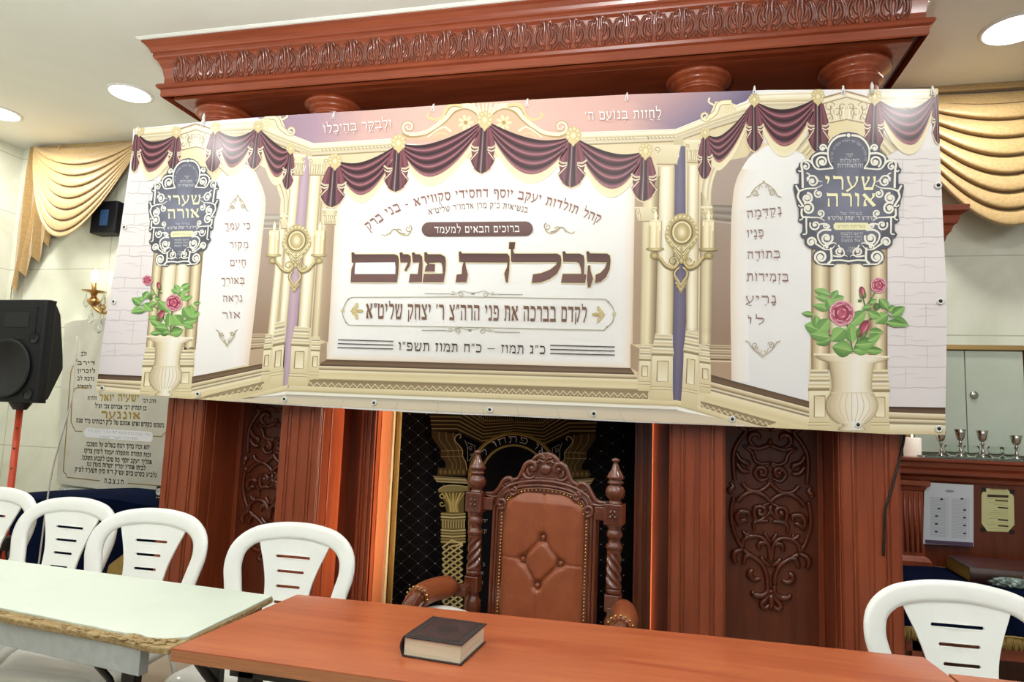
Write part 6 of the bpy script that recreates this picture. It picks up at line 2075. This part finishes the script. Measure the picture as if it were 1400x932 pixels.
# two notices on the sideboard
def sheet_of(name, label, Y, pts, base, draw):
    c = at(sum(p[0] for p in pts) / len(pts), sum(p[1] for p in pts) / len(pts), Y)
    t = thing(name, label, 'notice', tuple(c))
    m = MB()
    m.plate(pts, lambda px, py, d: at(px, py, Y) + Vector((0, d, 0)), 0, .0008)
    m.build('paper', mat(name + '_paper', base, .6), t)
    A = Art(Y, .0004)
    draw(A)
    A.build('print', PAPERM, t)
def draw_a(A):
    q = lambda u, v: (1220 + u / 5.178, 580 + v / 5.178)
    A.poly([q(232, 815), q(572, 836), q(572, 866), q(232, 842)], '5a4660')
    A.ell(*q(405, 472), 6, 2.4, '9a9ea6', 'c0c4ca'); A.stroke([q(375, 470), q(435, 474)], 1.2, '777c86')
    A.L = 1
    for col, (xa, xb) in enumerate(((268, 375), (418, 520))):
        for k in range(30):
            y = 516 + k * 9.4 + (xa - 268) * .07
            A.stroke([q(xa, y), q(xb, y + 6)], .55, 'a9adb5')
            if k % 2 == 0: A.stroke([q(xb + 12, y), q(xb + 24, y)], .7, 'c09a9a')
        A.stroke([q(xb + 4, 516), q(xb + 2, 800)], .5, 'b0b0b8')
    A.L = 2
    for u, v in ((348, 529), (330, 595), (312, 648), (311, 703), (310, 758), (492, 526), (511, 605), (511, 660), (511, 715), (511, 771)):
        A.poly([q(u - 10, v - 5), q(u + 10, v - 5), q(u + 10, v + 6), q(u - 10, v + 6)], '2c2f36')
sheet_of('paper_notice', 'white timetable sheet with two columns pinned on the sideboard', 4.258, [(1264, 659), (1331, 663), (1331, 747), (1262, 743)], 'd2d6de', draw_a)
def draw_b(A):
    q = lambda u, v: (1220 + u / 5.178, 580 + v / 5.178)
    for u0, u1, v, w in ((672, 822, 507, 3.6), (728, 818, 540, 1.9), (748, 820, 590, 1.9), (748, 820, 677, 1.9), (748, 822, 719, 2.0)):
        A.stroke([q(u0, v - 3), q(u1, v + 3)], w, '4a3428')
    for k in range(22):
        v = 455 + k * 14
        if any(abs(v - w) < 12 for w in (507, 540, 590, 677, 719)): continue
        A.stroke([q(665 + (k * 37) % 60, v), q(818, v + 4)], .5, 'a89a66')
    for s, (u, v) in enumerate(((640, 450), (862, 470), (638, 745), (860, 765))):
        pass
    A.stroke([q(690, 458), q(800, 464)], .9, '8a6c3c')
oct_ = [(1346, 667), (1378, 669.5), (1386, 678), (1387, 717), (1378, 727), (1350, 726), (1342, 715), (1342, 676)]
sheet_of('framed_notice', 'small cream notice with clipped corners on the sideboard', 4.2985, oct_, 'd6d39a', draw_b)
fn = [o for o in bpy.data.objects if o.name == 'framed_notice'][0]
for px, py in ((1345, 669), (1384, 672), (1344, 724), (1384, 727)):
    c = at(px, py, 4.2975)
    m = MB(); m.box(c.x - .012, c.x + .012, c.y, c.y + .0015, c.z - .012, c.z + .012)
    m.build('corner_mount', BLACKM, fn)

# glazed wall cabinet above the sideboard
wc = thing('wall_cabinet', 'pale double-door wall cabinet in a gold frame above the sideboard', 'cabinet', (2.0, 4.6, 1.6))
m = MB()
m.box(1.50, 2.6, 4.56, 4.735, 1.262, 1.93)
m.build('cabinet_box', mat('cabinet_grey_green', '8f988a', .5), wc)  # box in a darker grey-green than its doors
for xa, xb in ((1.53, 1.815), (1.82, 2.13)):
    m = MB(); m.box(xa, xb, 4.545, 4.56, 1.275, 1.90); dr = m.build('door', MIRRORP, wc, bevel=.002)
    if xa > 1.6:
        m = MB(); m.lathe([(.001, -.001), (.022, 0), (.024, .004), (.016, .01), (.001, .011)], (1.86, 4.5445, 1.63), 20, Matrix.Rotation(pi / 2, 4, 'X'))
        m.build('lock_knob', SILVER, dr)
m = MB()
m.box(1.44, 2.62, 4.53, 4.58, 1.905, 1.935); m.box(1.475, 1.505, 4.53, 4.58, 1.262, 1.906); m.box(2.135, 2.165, 4.53, 4.58, 1.262, 1.906)
m.build('gold_frame', GOLD, wc, bevel=.003)

tray = thing('glass_shelf', 'thick clear glass shelf carrying the silver goblets on the sideboard', 'shelf', (1.95, 4.4, 1.2505))
m = MB()
m.box(1.48, 2.6, 4.29, 4.50, 1.2505, 1.2625)
m.build('glass_plate', mat('greenish_glass', 'cfe0d6', .05, trans=.85), tray, bevel=.002)
def goblet(label, px, sc):
    c = at(px, 600, 4.37)
    g = thing('kiddush_goblet', label, 'goblet', (c.x, 4.37, 1.2627), 0, 'silver goblets on the glass shelf')
    g.location = (c.x, 4.37, 1.2627)
    m = MB()
    P = [(.0, 0), (.024, 0), (.025, .003), (.012, .01), (.008, .02), (.012, .03), (.009, .037), (.006, .05), (.007, .07), (.012, .076), (.007, .083), (.009, .09)]
    m.lathe([(r, z * sc) for r, z in P], (c.x, 4.37, 1.2627), 20)
    m.build('stem', SILVER, g)
    m = MB()
    P = [(.009, .09), (.016, .097), (.022, .11), (.025, .128), (.031, .155), (.029, .155), (.022, .128), (.018, .112), (.002, .1)]
    m.lathe([(r, z * sc) for r, z in P], (c.x, 4.37, 1.2627), 24)
    m.build('bowl', SILVER, g)
goblet('silver goblet partly hidden by the lower right corner of the banner', 1286, .92)
goblet('silver goblet second from the left, just clear of the banner corner', 1313, 1.02)
goblet('silver goblet third from the left, under the cabinet lock', 1343, 1.0)
goblet('shortest silver goblet standing apart at the right', 1389, .86)
for i, px in enumerate((1302, 1328, 1361, 1379)):
    c = at(px, 605, 4.455)
    b_ = thing('glass_bowl', ('clear glass bowl between the two leftmost goblets', 'clear glass bowl between the second and third goblets', 'clear glass bowl just right of the third goblet', 'clear glass bowl beside the shortest goblet')[i], 'bowl', (c.x, 4.455, 1.2627), 0, 'clear glass bowls on the glass shelf')
    m = MB()
    m.lathe([(.02, 0), (.022, .003), (.036, .02), (.042, .04), (.038, .062), (.036, .062), (.04, .04), (.034, .021), (.01, .006)], (c.x, 4.455, 1.2627), 24)
    m.build('glass', GLASS, b_)
cn = thing('pillar_candle', 'white lit pillar candle at the left end of the sideboard top', 'candle', (1.46, 4.40, 1.2505))
cxp = at(1247, 600, 4.42).x
cn.location = (cxp, 4.42, 1.2505)
m = MB(); m.lathe([(.045, 0), (.047, .004), (.047, .105), (.044, .11), (.036, .102), (.004, .098)], (cxp, 4.42, 1.2505), 28); m.build('wax_body', CANDLE, cn)
m = MB(); m.tube([(cxp, 4.42, 1.345), (cxp + .001, 4.42, 1.362)], .0015, 6); m.build('wick', BLACKM, cn)
m = MB(); m.lathe([(.001, 0), (.005, .008), (.005, .014), (.001, .032)], (cxp, 4.42, 1.358), 12); m.build('flame', FLAME, cn)
# black cord hanging beside the ark
cb = thing('hanging_cable', 'thin black cable running down between the ark and the sideboard', 'cable', tuple(at(1230, 640, 4.0)))
m = MB()
pts = [at(1238, 592, 3.56), at(1232, 615, 3.56), at(1226, 640, 3.545), at(1218, 670, 3.535), at(1210, 700, 3.53), at(1207, 740, 3.53)]
pts = [at(1240, 560, 3.6), at(1236, 600, 3.58), at(1229, 630, 3.545), at(1224.5, 648, 3.528), at(1217, 676, 3.527), at(1210, 700, 3.527), at(1208, 760, 3.527)]
m.tube(catmull([tuple(p) for p in pts], 4), .006, 6)
m.build('cable', CABLE, cb)
# carved bracket beside the right drape
kb = thing('wooden_bracket', 'dark red moulded wooden bracket sticking out right of the banner', 'bracket', (1.5, 4.0, 2.5))
m = MB()
ktop = at(1300, 287, 4.0).z
kx = at(1315, 290, 4.0).x
m.mould([(0, ktop - .20), (.012, ktop - .18), (.02, ktop - .15), (.035, ktop - .13), (.045, ktop - .10), (.06, ktop - .09), (.07, ktop - .05), (.10, ktop - .03), (.105, ktop), (0, ktop)], [(kx - .4, 4.0), (kx - .105, 4.0), (kx - .105, 4.73)])
m.box(kx - .4, kx - .104, 4.0, 4.73, ktop - .20, ktop)
m.build('moulded_shelf', WOODH, kb)
kb.location = kb.location

# ------------------------------------------------------------------ left side: plaque, velvet-covered stand, speaker, wall lamp
pq = thing('marble_plaque', 'cream marble memorial plaque engraved with Hebrew lines on the left wall', 'plaque', tuple(at(155, 560, 4.7)))
YP = 4.69
m = MB()
plq = [(77, 661), (152, 670.5), (226, 677), (229, 610), (233, 500), (230, 440), (205, 400), (175, 400), (170, 432), (100, 438), (88, 442)]
m.plate(plq, lambda px, py, d: at(px, py, YP) + Vector((0, d, 0)), 0.0, .045)
m.build('slab', MARBLE, pq, bevel=.004)
A = Art(YP, .0004)
q = lambda u, v: (80 + u / 5.825, 530 + v / 5.825)
def T(s, u0, v0, u1, v1, h, c='3c3629', w=1.6):
    A.text(s, [q(u0, v0), q(u1, v1)], h / 5.825, c, w)
GO, LN = '9c8436', '8a7433'
A.L = 1
T('זלה"ה', 232, 97, 305, 97, 28); T('ישעיה יואל', 325, 104, 640, 106, 52, GO); T('הרב רבי', 668, 116, 775, 122, 28)
T('בן הגה"ק רבי אברהם צבי זצ"ל', 290, 158, 700, 178, 30)
T('אונגער', 340, 242, 650, 250, 54, GO)
T('משמש בקודש ואיש אמונם של כ"ק רבותינו מ"ד שנה', 140, 275, 840, 315, 32)
T('יהא זכרו ברוך וינוח בשלום על משכבו,', 215, 462, 725, 490, 32); T('זכות התורה והתפלה יעמוד לימין צדקו,', 195, 515, 735, 552, 32)
T("אהליך 'יעקב יוסף' מה טובו לקבוע משכנו,", 180, 570, 742, 608, 32); T('לביתו אחריו ימליץ יושרות מעדן גנו.', 218, 622, 690, 656, 32)
T('נלב"ע בש"ט ביום עש"ק ר"ח סיון תשע"ד לפ"ק', 130, 664, 780, 712, 32); T('ת.נ.צ.ב.ה', 362, 756, 518, 768, 34, '2e291f', 1.3)
T('זלב', 180, -255, 225, -255, 30)
for s, u1, v in (('דירב', 248, -180), ('לזכרון', 252, -118), ('נדבת לב', 245, -57), ('ולתפארת', 225, 8)):
    T(s, 150, v - 4, u1 + 40, v, 28)
def fr2(pts, w=1.3): A.stroke([q(*p) for p in pts], w, LN)
fr2([(330, 740), (68, 712), (62, 690), (38, 665), (40, 640), (98, -120), (110, -160), (150, -230)]); fr2([(552, 760), (835, 782), (845, 765), (862, 755)])
fr2([(150, -2), (128, 10), (108, 60), (100, 270), (112, 300), (135, 345), (190, 347)]); fr2([(755, 385), (820, 388), (845, 360), (870, 345)]); fr2([(150, -2), (240, 0)])
A.L = 2
A.poly([q(225, 318), q(205, 340), q(205, 375), q(225, 395), q(735, 432), q(750, 415), q(750, 365), q(735, 350)], 'd6d9de', 'e6e6ea', q(225, 350) + q(735, 390))
A.L = 3
T('עבור נשמת מרת פעשא לאה בת ר\' יעקב ע"ה', 235, 350, 735, 382, 20, 'a9adba', .9); T('נפטרה ז\' תשרי תשס"ז', 330, 402, 630, 412, 18, 'a9adba', .9)
A.build('engraved_lettering', ENGRAVE, pq)
m = MB()
a0, a1 = at(84, 664, YP), at(226, 681, YP)
m.box(a0.x, a1.x, YP - .02, YP + .04, a0.z - .035, a0.z - .012)
m.build('metal_ledge', STEEL, pq)
for px, py in ((93, 666), (119, 669.5), (151, 673), (191, 678)):
    c = at(px, py, YP)
    m = MB(); m.ball((c.x, YP - .026, a0.z - .03), .012, 8, 6); m.build('stud', SILVER, pq)

vs = thing('covered_table', 'low table draped in navy velvet with gold fringe, left of the ark', 'table', (-4.2, 4.15, 0))
m = MB()
VX, VH = -4.20, .80
def vz(x): return .762 - .09 * max(0, (-3.85 - x)) ** 1.0 - .55 * max(0, x + 3.72) ** 2
def drapev(u, v):
    th_ = 2 * pi * u
    ex = lambda q: math.copysign(abs(q) ** .6, q)
    fold = 1 + .02 * sin(th_ * 13) * min(1, v * 1.5)
    x = VX + VH * ex(cos(th_)) * fold * (1 + .03 * v)
    y = 4.17 + .27 * ex(sin(th_)) * fold * (1 + .05 * v)
    return (x, y, vz(x) - .03 - .52 * v)
m.sheet(drapev, 160, 14)
def vtop(u, v):
    p = drapev(u, 0)
    x, y = VX + (p[0] - VX) * v, 4.17 + (p[1] - 4.17) * v
    return (x, y, vz(x) - .03 * v ** 4)
m.sheet(vtop, 160, 14)
m.build('velvet_cover', VELVET, vs)
m = MB()
fringe(m, [drapev(i / 60, 1) for i in range(61)], .1, .012)
m.tube([drapev(i / 60, 1) for i in range(60)], .008, 6, closed=True)
m.build('gold_fringe', FRINGE, vs)
m = MB()
m.box(-4.85, -3.55, 4.02, 4.32, 0, .55)
m.build('wooden_base', WOODP, vs, bevel=.01)
m = MB()     # fringed corner hanging at the right end
c0 = at(170, 770, 3.86)
fl = [(0, 0), (.16, .12), (.17, -.02), (.13, -.10), (-.02, -.10)]
m.plate([(c0.x - .12 + x, c0.z - .02 + z) for x, z in fl], lambda x, z, d: Vector((x, 3.86 + d, z)), 0, .006)
m.build('fringed_corner', FRINGE, vs)

rd = thing('pocket_radio', 'small black clock radio sitting on the navy velvet beside the ark', 'radio', (-3.36, 4.05, .72))
c = at(219, 688, 4.05)
zb = .728
rd.location = (c.x, 4.05, zb)
m = MB(); m.box(c.x - .028, c.x + .028, 4.03, 4.075, zb, zb + .098); m.build('case', BLACKP, rd, bevel=.008)
m = MB(); m.lathe([(.024, 0), (.024, .004), (.017, .005), (.016, .002), (.001, .002)], (c.x, 4.029, zb + .058), 20, Matrix.Rotation(pi / 2, 4, 'X')); m.build('dial', STEEL, rd)
for k in range(3):
    m = MB(); m.ball((c.x - .014 + k * .014, 4.029, zb + .02), .004, 8, 6); m.build('button', RIM, rd)

sp = thing('loudspeaker', 'black cabinet loudspeaker on the red pole at the left edge', 'loudspeaker', (-3.5, 3.1, 1.4))
Ys = 3.15
m = MB()
sx = at(57, 478, Ys).x
z0, z1 = 1.375, 1.985
# cabinet seen from above: front baffle, slanted cheek, narrow back
plan = [(sx - .42, Ys), (sx - .015, Ys), (sx, Ys + .015), (sx - .012, Ys + .08), (sx - .40, Ys + .08)]
m.plate(plan, lambda x, y, d: Vector((x, y, d)), z0, z1)
m.build('cabinet', BLACKP, sp, bevel=.012)
m = MB()
side = [(.06, z0 + .012), (.10, z0 + .02), (.215, z0 + .22), (.20, z0 + .30), (.14, z1 - .08), (.09, z1 - .02), (.06, z1 - .015)]
m.plate(side, lambda y, z, d: Vector((sx - .015 - .3 * (y - .06) + d, Ys + y, z)), -.34, 0)
m.build('rear_housing', BLACKP, sp, bevel=.01)
m = MB()
cw = (sx - .235, Ys - .0005, z0 + .20)
Rm = Matrix.Rotation(pi / 2, 4, 'X')
m.lathe([(.172, 0), (.175, .012), (.165, .016), (.15, .008), (.14, .0005), (.08, -.03), (.05, -.035), (.045, -.02), (.001, -.012)], cw, 40, Rm)
m.build('woofer', RUBBER, sp)
m = MB()
hx = sx - .2
m.box(hx - .14, hx + .14, Ys - .004, Ys + .002, z1 - .24, z1 - .04)
hr = m.build('horn', BLACKP, sp, bevel=.006)
m = MB()
m.box(hx - .09, hx + .09, Ys - .007, Ys + .0, z1 - .17, z1 - .08)
m.build('horn_throat', RUBBER, hr, bevel=.01)
for s in (0, 1):
    m = MB(); m.lathe([(.03, 0), (.032, .004), (.02, -.02)], (sx - .06, Ys - .002, z0 + .05 + s * .33), 16, Rm)
    m.build('bass_port', RUBBER, sp)

st = thing('speaker_stand', 'red painted pole stand holding up the black loudspeaker', 'stand', (sx - .2, Ys + .14, 0))
px_ = at(27, 560, Ys + .14).x
m = MB(); m.tube([(px_, Ys + .14, .12), (px_, Ys + .14, 1.36)], .0185, 14)
pole = m.build('pole', REDM, st)
m = MB()
for z in (.98, 1.1, 1.22): m.tube([(px_ + .012, Ys + .122, z), (px_ + .013, Ys + .118, z)], .005, 8)
m.build('height_hole', BLACKM, pole)
m = MB(); m.lathe([(.035, 1.33), (.06, 1.37), (.06, 1.3745)], (px_, Ys + .14, 0), 16); m.build('top_cup', BLACKM, st)
m = MB(); m.lathe([(.03, .5), (.034, .51), (.034, .57), (.03, .58)], (px_, Ys + .14, 0), 16); m.build('collar', BLACKM, st)
for k in range(3):
    a = 2 * pi * k / 3 + .5
    m = MB(); m.tube([(px_, Ys + .14, .54), (px_ + .2 * cos(a), Ys + .14 + .2 * sin(a), .02)], .012, 8); m.build('leg', BLACKM, st)
sc = thing('speaker_cable', 'pale cable drooping from the loudspeaker down to the floor by its stand', 'cable', (sx, Ys + .05, 1.5))
m = MB()
e = Vector((sx + .11, Ys + .12, 0))
pts = [e + Vector((.0, 0, 1.78)), e + Vector((.018, -.01, 1.74)), e + Vector((.018, -.01, 1.6)), e + Vector((.012, .0, 1.40)), e + Vector((-.06, .02, 1.15)), e + Vector((-.13, .05, .9)), e + Vector((-.16, .06, .3)), e + Vector((-.16, .06, .01))]
m.tube(catmull([tuple(p) for p in pts], 5), .005, 6)
m.build('cable', CABLEG, sc)

wl = thing('wall_sconce', 'gold candle-style wall lamp with crystal drops and a lit bulb', 'lamp', tuple(at(130, 410, 4.6)))
c = at(128.5, 408, 4.60)
k = .0073 * 1.0           # metres per pixel there, nearly
def Q(px, py, dy=0): return at(px, py, 4.60 + dy)
m = MB(); b0 = Q(129, 383); m.lathe([(.001, -.035), (.014, -.03), (.017, -.02), (.017, .0), (.026, .02), (.029, .042), (.024, .066), (.011, .09), (.001, .097)], tuple(b0), 20); m.build('bulb', BULB, wl)
m = MB(); a, b_ = Q(128.8, 386), Q(128.6, 399); m.tube([b_, a], .018, 14)
m.build('candle_sleeve', GOLD, wl)
m = MB(); d0 = Q(128.6, 400.5); m.lathe([(.001, -.03), (.02, -.028), (.03, .0), (.09, .012), (.095, .016), (.03, .01), (.02, .014)], tuple(d0), 24); m.build('drip_pan', GOLD, wl)
m = MB(); g0 = Q(128, 412.5); m.lathe([(.004, -.05), (.02, -.035), (.05, -.005), (.052, .012), (.03, .03), (.018, .05), (.02, .07)], tuple(g0), 20)
m.tube(catmull([tuple(p) for p in (Q(128, 417), Q(131, 422, .01), Q(138, 426.5, .03), Q(147, 427, .08), Q(158, 425, .13))], 5), .014, 8)
m.tube([tuple(Q(140 + p[0], 420 + p[1], .02)) for p in spiral(0, 0, 5, 2, 90, 1.1, 20)], .010, 8)
m.build('arm', GOLD, wl)
m = MB(); w0 = Q(160, 422, .138); m.lathe([(.09, 0), (.08, .015), (.02, .03)], tuple(w0), 20, Matrix.Rotation(pi / 2, 4, 'X')); m.build('backplate', GOLD, wl)
for px, py, s in ((117.2, 413, 1), (141.5, 411, .9), (124, 434, 1.1), (135.5, 446, 1.4)):
    c = Q(px, py)
    m = MB(); m.lathe([(.002, .06 * s), (.006, .045 * s), (.02 * s, .0), (.022 * s, -.018 * s), (.012 * s, -.035 * s), (.001, -.042 * s)], tuple(c), 8)
    m.tube([tuple(c + Vector((0, 0, .06 * s))), tuple(c + Vector((0.003, 0.002, .1 * s)))], .0025, 5)
    m.build('crystal_drop', CRYSTAL, wl)

bxs = thing('wall_speaker', 'small black wall speaker half hidden behind the left drape', 'loudspeaker', (-4.6, 4.66, 2.9))
m = MB(); m.box(-4.80, -4.54, 4.60, 4.735, 2.82, 3.1); m.build('case', BLACKP, bxs, bevel=.01)
m = MB(); m.box(-4.70, -4.62, 4.594, 4.601, 2.88, 3.02); m.build('grille', mat('blue_grille', '2c4a6e', .4), bxs, bevel=.002)

# ------------------------------------------------------------------ drapes
def drape_swag(m, p0, p1, s0, s1, nf, amp, Y, nu=60, nv=110, pw=.85, lean=0.0):
    """swag hung from p0 to p1 (x, z); top sag s0, bottom sag s1; nf folds"""
    def f(u, v):
        sh = max(0, sin(pi * (u ** (1 + lean)))) ** pw
        x = p0[0] + (p1[0] - p0[0]) * u
        z = p0[1] + (p1[1] - p0[1]) * u - (s0 + (s1 - s0) * v) * sh - .01
        env = min(1, v * 6 + .2)
        ph = v * nf + .16 * sin(3.1 * u + v * 4)
        y = Y - (.04 + amp * (abs(sin(pi * ph)) ** .7) * (.3 + .7 * sh) + .10 * sh * v) * env
        z += .022 * sin(2 * pi * ph + 1.2) * sh
        return (x, y, z)
    m.sheet(f, nu, nv)
dl = thing('swag_valance', 'gold satin swag valance in the left corner with a pleated tail', 'drape', (-5.0, 4.68, 3.5))
m = MB()
drape_swag(m, (-5.50, 3.655), (-4.36, 3.655), .05, .88, 8.5, .05, 4.66, lean=-.1)
m.build('swag', DRAPE, dl, solid=.003)
def jabot(name, x0, x1, zt, zb0, zb1, n, parent, flip=1):
    """pleated tail: folds of cloth whose hems step down towards the long side"""
    m = MB()
    V, F = [], []
    rows = 26
    N = n * 8
    for i in range(N + 1):
        t = i / N
        fr_ = (t * n) % 1.0
        tri = 1 - abs(2 * fr_ - 1)
        x = x0 + (x1 - x0) * (t + .35 / n * (tri - .5))
        y = 4.70 - .055 * tri
        zb = zb0 + (zb1 - zb0) * t + .11 * (tri - .5)
        for j in range(rows + 1):
            s_ = j / rows
            V.append((x * 1.0 + flip * .06 * s_ * (1 - t) * -1, y - .02 * sin(s_ * 5 + t * 9), zt + (zb - zt) * s_))
    for i in range(N):
        for j in range(rows):
            a = i * (rows + 1) + j
            F.append((a, a + 1, a + rows + 2, a + rows + 1))
    m.add(V, F, False)
    m.build(name, DRAPE, parent, solid=.003)
jabot('tail', -5.62, -5.22, 3.645, 2.25, 2.92, 5, dl)
jabot('tail', -4.30, -4.52, 3.645, 2.55, 3.1, 3, dl, 0)
m = MB(); m.box(-5.62, -4.25, 4.68, 4.735, 3.63, 3.667); m.build('pelmet_board', DRAPE, dl)
dr_ = thing('swag_valance', 'gold satin swag valance in the upper right corner beside the banner', 'drape', (2.3, 4.68, 3.5))
m = MB()
drape_swag(m, (1.40, 3.655), (2.75, 3.655), .05, .98, 8.0, .065, 4.70, lean=.05)
m.build('swag', DRAPE, dr_, solid=.003)
jabot('tail', 3.2, 2.7, 3.645, 2.3, 3.1, 5, dr_)
m = MB(); m.box(1.385, 3.3, 4.66, 4.735, 3.63, 3.667); m.build('pelmet_board', DRAPE, dr_)
wn = MB()

# ------------------------------------------------------------------ recessed ceiling lights
def downlight(label, x, y, r=.135):
    t = thing('ceiling_light', label, 'ceiling light', (x, y, ZC), 0, 'round recessed ceiling lights')
    m = MB(); m.lathe([(r + .022, ZC - .0005), (r + .022, ZC - .006), (r + .006, ZC - .012), (r, ZC - .009), (r, ZC - .0005)], (x, y, 0), 48)
    m.build('trim_ring', RIM, t)
    m = MB(); m.lathe([(.001, ZC - .0095), (r + .001, ZC - .0095), (r + .001, ZC - .002)], (x, y, 0), 48)
    m.build('diffuser', LAMPW, t)
    d = bpy.data.lights.new('downlight', 'AREA')
    d.shape = 'DISK'; d.size = r * 1.8; d.energy = 22; d.color = (1, .99, .96)
    o = bpy.data.objects.new('downlight', d); COL.objects.link(o)
    o.location = (0, 0, -.02); o.parent = t
downlight('round recessed ceiling light just left of the ark cornice', -3.86, 3.92)
downlight('round recessed ceiling light cut off by the left edge of the photo', -5.22, 4.05)
downlight('large bright recessed ceiling light in the upper right corner', 1.92, 4.02, .15)
downlight('round recessed ceiling light above and before the left end of the banner', -3.75, 2.0)
downlight('round recessed ceiling light above and before the right end of the banner', 1.62, 2.0)
